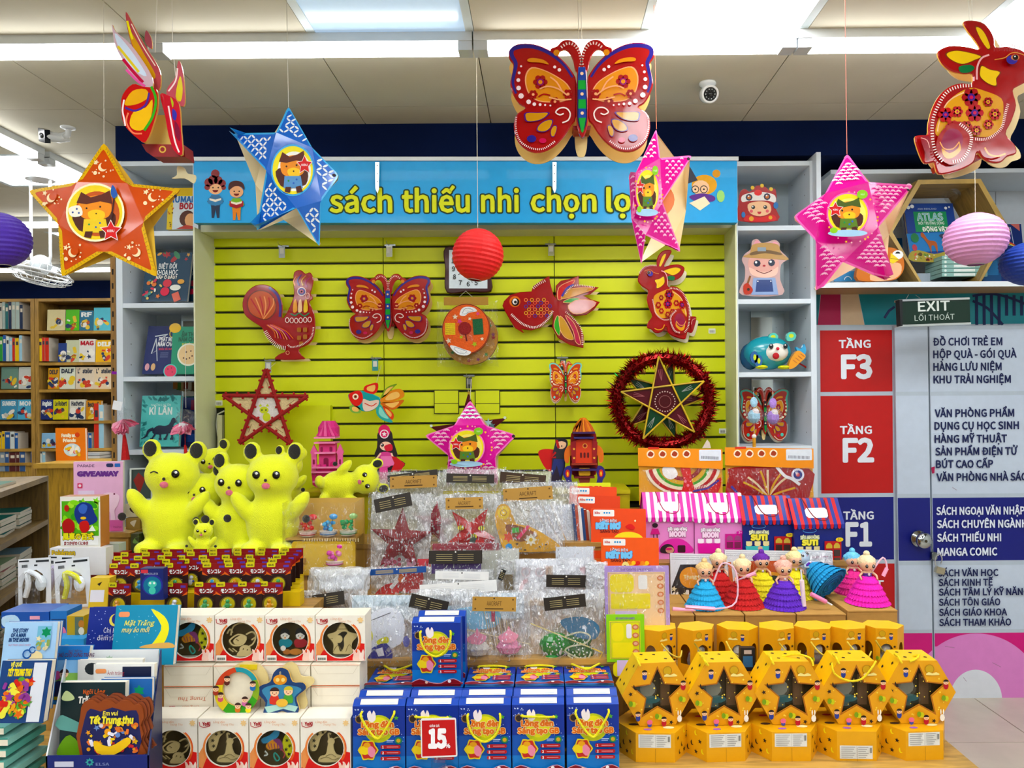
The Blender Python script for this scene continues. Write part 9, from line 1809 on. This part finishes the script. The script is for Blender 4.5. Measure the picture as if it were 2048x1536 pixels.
for x0, x1, yb, h, c, tx in ((94,130,661,42,'d8cc9c',''),(131,158,661,42,'5cb82c',''),(159,186,661,40,'2a6c88','RF'),(187,225,661,46,'5cb8c8',''),(116,133,724,38,'28407c',''),(131,158,724,44,'c4c8a8',''),(157,190,724,46,'dcd8d0','MAG'),(191,226,724,44,'e0b02c','DELF'),(96,118,778,42,'d0982c','DELF'),(119,150,778,44,'d8dcc8','DALF'),(151,188,778,44,'d8c8b0','L’atelier'),(188,226,778,44,'dcc8a8','L’atelier'),(2,36,778,44,'6a8a7c',''),(37,66,778,44,'c8ccc4',''),
    (0,34,839,40,'4a90b0','SUMMER'),(35,68,839,40,'58a8c8','MON'),(81,105,839,40,'1f2f6c','Anglais'),(106,136,839,40,'d0c83c','Le Robert'),(139,170,839,40,'d8d4c4','Hachette'),(172,202,839,38,'c8872c','Bescherelle'),(83,112,896,30,'8cb8d8','')):
    book('%s front-facing magazine%s, %s' % ({'d': 'cream','5': 'bright green','2': 'blue','c': 'tan','e': 'yellow','6': 'grey green','4': 'sky blue','1': 'navy','8': 'pale blue'}[c[0]],' titled '+tx if tx else '','%s shelf of the %s, %s along' % ({661: 'top',724: 'second',778: 'third',839: 'fourth',896: 'fifth'}[yb], ca if x0 < 70 else cb, od[int((x0 if x0 < 70 else x0-80)//34)])), x0, yb-h, x1, yb, YF+.02, c, lambda b: ((b.tx(tx,(x0+x1)/2, yb-h+12,8,'b02030' if tx == 'MAG' else '1f2a3c' if c[0] in 'dc' else 'e8ece8', w_=(x1-x0)*.8, bold=.06, al='c') if tx else None), icons(b, x0+4, yb-h*.55, x1-4, yb-4,8,['e8e4d8','c84838','2a3a5c','e0c050'], x0,5)), th=.03, name='magazine', cat='magazine', lean=.05)
def a(b): b.tx('Family and',124,874,6,'f4ecd0', w_=32, bold=.08); b.tx('Friends',127,884,6,'f4ecd0', w_=26, bold=.08); b.fl(circ(156,870,5,12),'c84820'); b.fl(circ(145,900,17,14,13),'c8dce0'); icons(b,132,892,158,910,12,['2a3a5c','d04030','e8c040','f0ece0'],2,5)
book('orange English course book on the wooden cupboard top',112,856,172,922,6.6,'e07c1c', a, th=.03, skew=-6)
for i in range(3): b = B(205,920,7.7); y0 = 902+i*6; b.pr(rc(176+i*2, y0,228, y0+5),.25,('c8ccd0','e0dcd4','b03050')[i], side='d8d4cc', m='card'); b.mk('book', loc=P(205,920,7.98), label='book lying flat on the cupboard edge, %s of the small pile' % ['top','middle','bottom'][i], cat='book')
# slotted wooden post and the low table for the orange book
t = thing('slotted_post','slotted wooden shelf post beside the white bookcase','post',(P(234,800,4.0).x,3.99,0)); B().bx(-.025,.0,0,.05,0,2.28,'a87c40','woodv').mk('post', t); b = B()
for i in range(26): b.bx(-.016,-.008,-.001,.002,.3+i*.075,.33+i*.075,'1c140c')
b.mk('slot', t, kind='stuff')
t = thing('wooden_cupboard','low wooden cupboard with pale top under the orange course book','cupboard',(P(74,930,6.3).x,6.3,0)); zt2 = P(110,924,6.45).z; W = P(232,930,6.3).x-P(74,930,6.3).x; B().bx(0, W,0,.5,0, zt2-.04,'b8903c','woodv').mk('body', t); B().bx(-.02, W+.02,-.02,.52, zt2-.04, zt2,'c8a050','wood').mk('top_board', t)
t = thing('magazine_rack','stepped wooden magazine rack slanting along the aisle','rack',(-2.31,3.2,0),(0,0, atan2(.72,-.27)))
for i, z in enumerate((1.117,.893,.66,.40)): B().bx(-.9,.75,0,.34+.06*i, z-.025, z,'8f7344','wood').mk('shelf', t)
for x in (-.9,.73): B().bx(x, x+.02,0,.5,0,1.09,'7c6236','woodv').mk('side_panel', t)
MR = Matrix.Translation((-2.31,3.2,0)) @ Matrix.Rotation(atan2(.72,-.27),4,'Z'); Q = random.Random(9); cc_ = [('teal','2f8f86'),('pale green','a8c8a0'),('white','dcdcd4'),('light blue','8cb8d0'),('dark green','1f6a50'),('rose','c88a8a')]
for s_,(z, n, h) in enumerate(((1.118,5,1),(.894,6,5),(.661,6,7),(.401,5,6))):
    for i in range(n):
        for j in range(h): nm, c = Q.choice(cc_); th2 = .012+.004*(j % 2); b = B(); b.bx(-.1,.1,-.12,.12,0, th2, c,'card', cs=['dcd6c4','dcd6c4','dcd6c4','dcd6c4', c, c]); b.mk('magazine', loc=MR @ Vector((-.76+i*.26,.17, z+j*.0165)), rot=(0,0, atan2(.72,-.27)+Q.uniform(-.06,.06)), label='%s magazine lying %s up in pile %s of the %s rack shelf' % (nm, od[j], od[i], od[s_]), cat='magazine', group='magazines lying on the slanting rack')
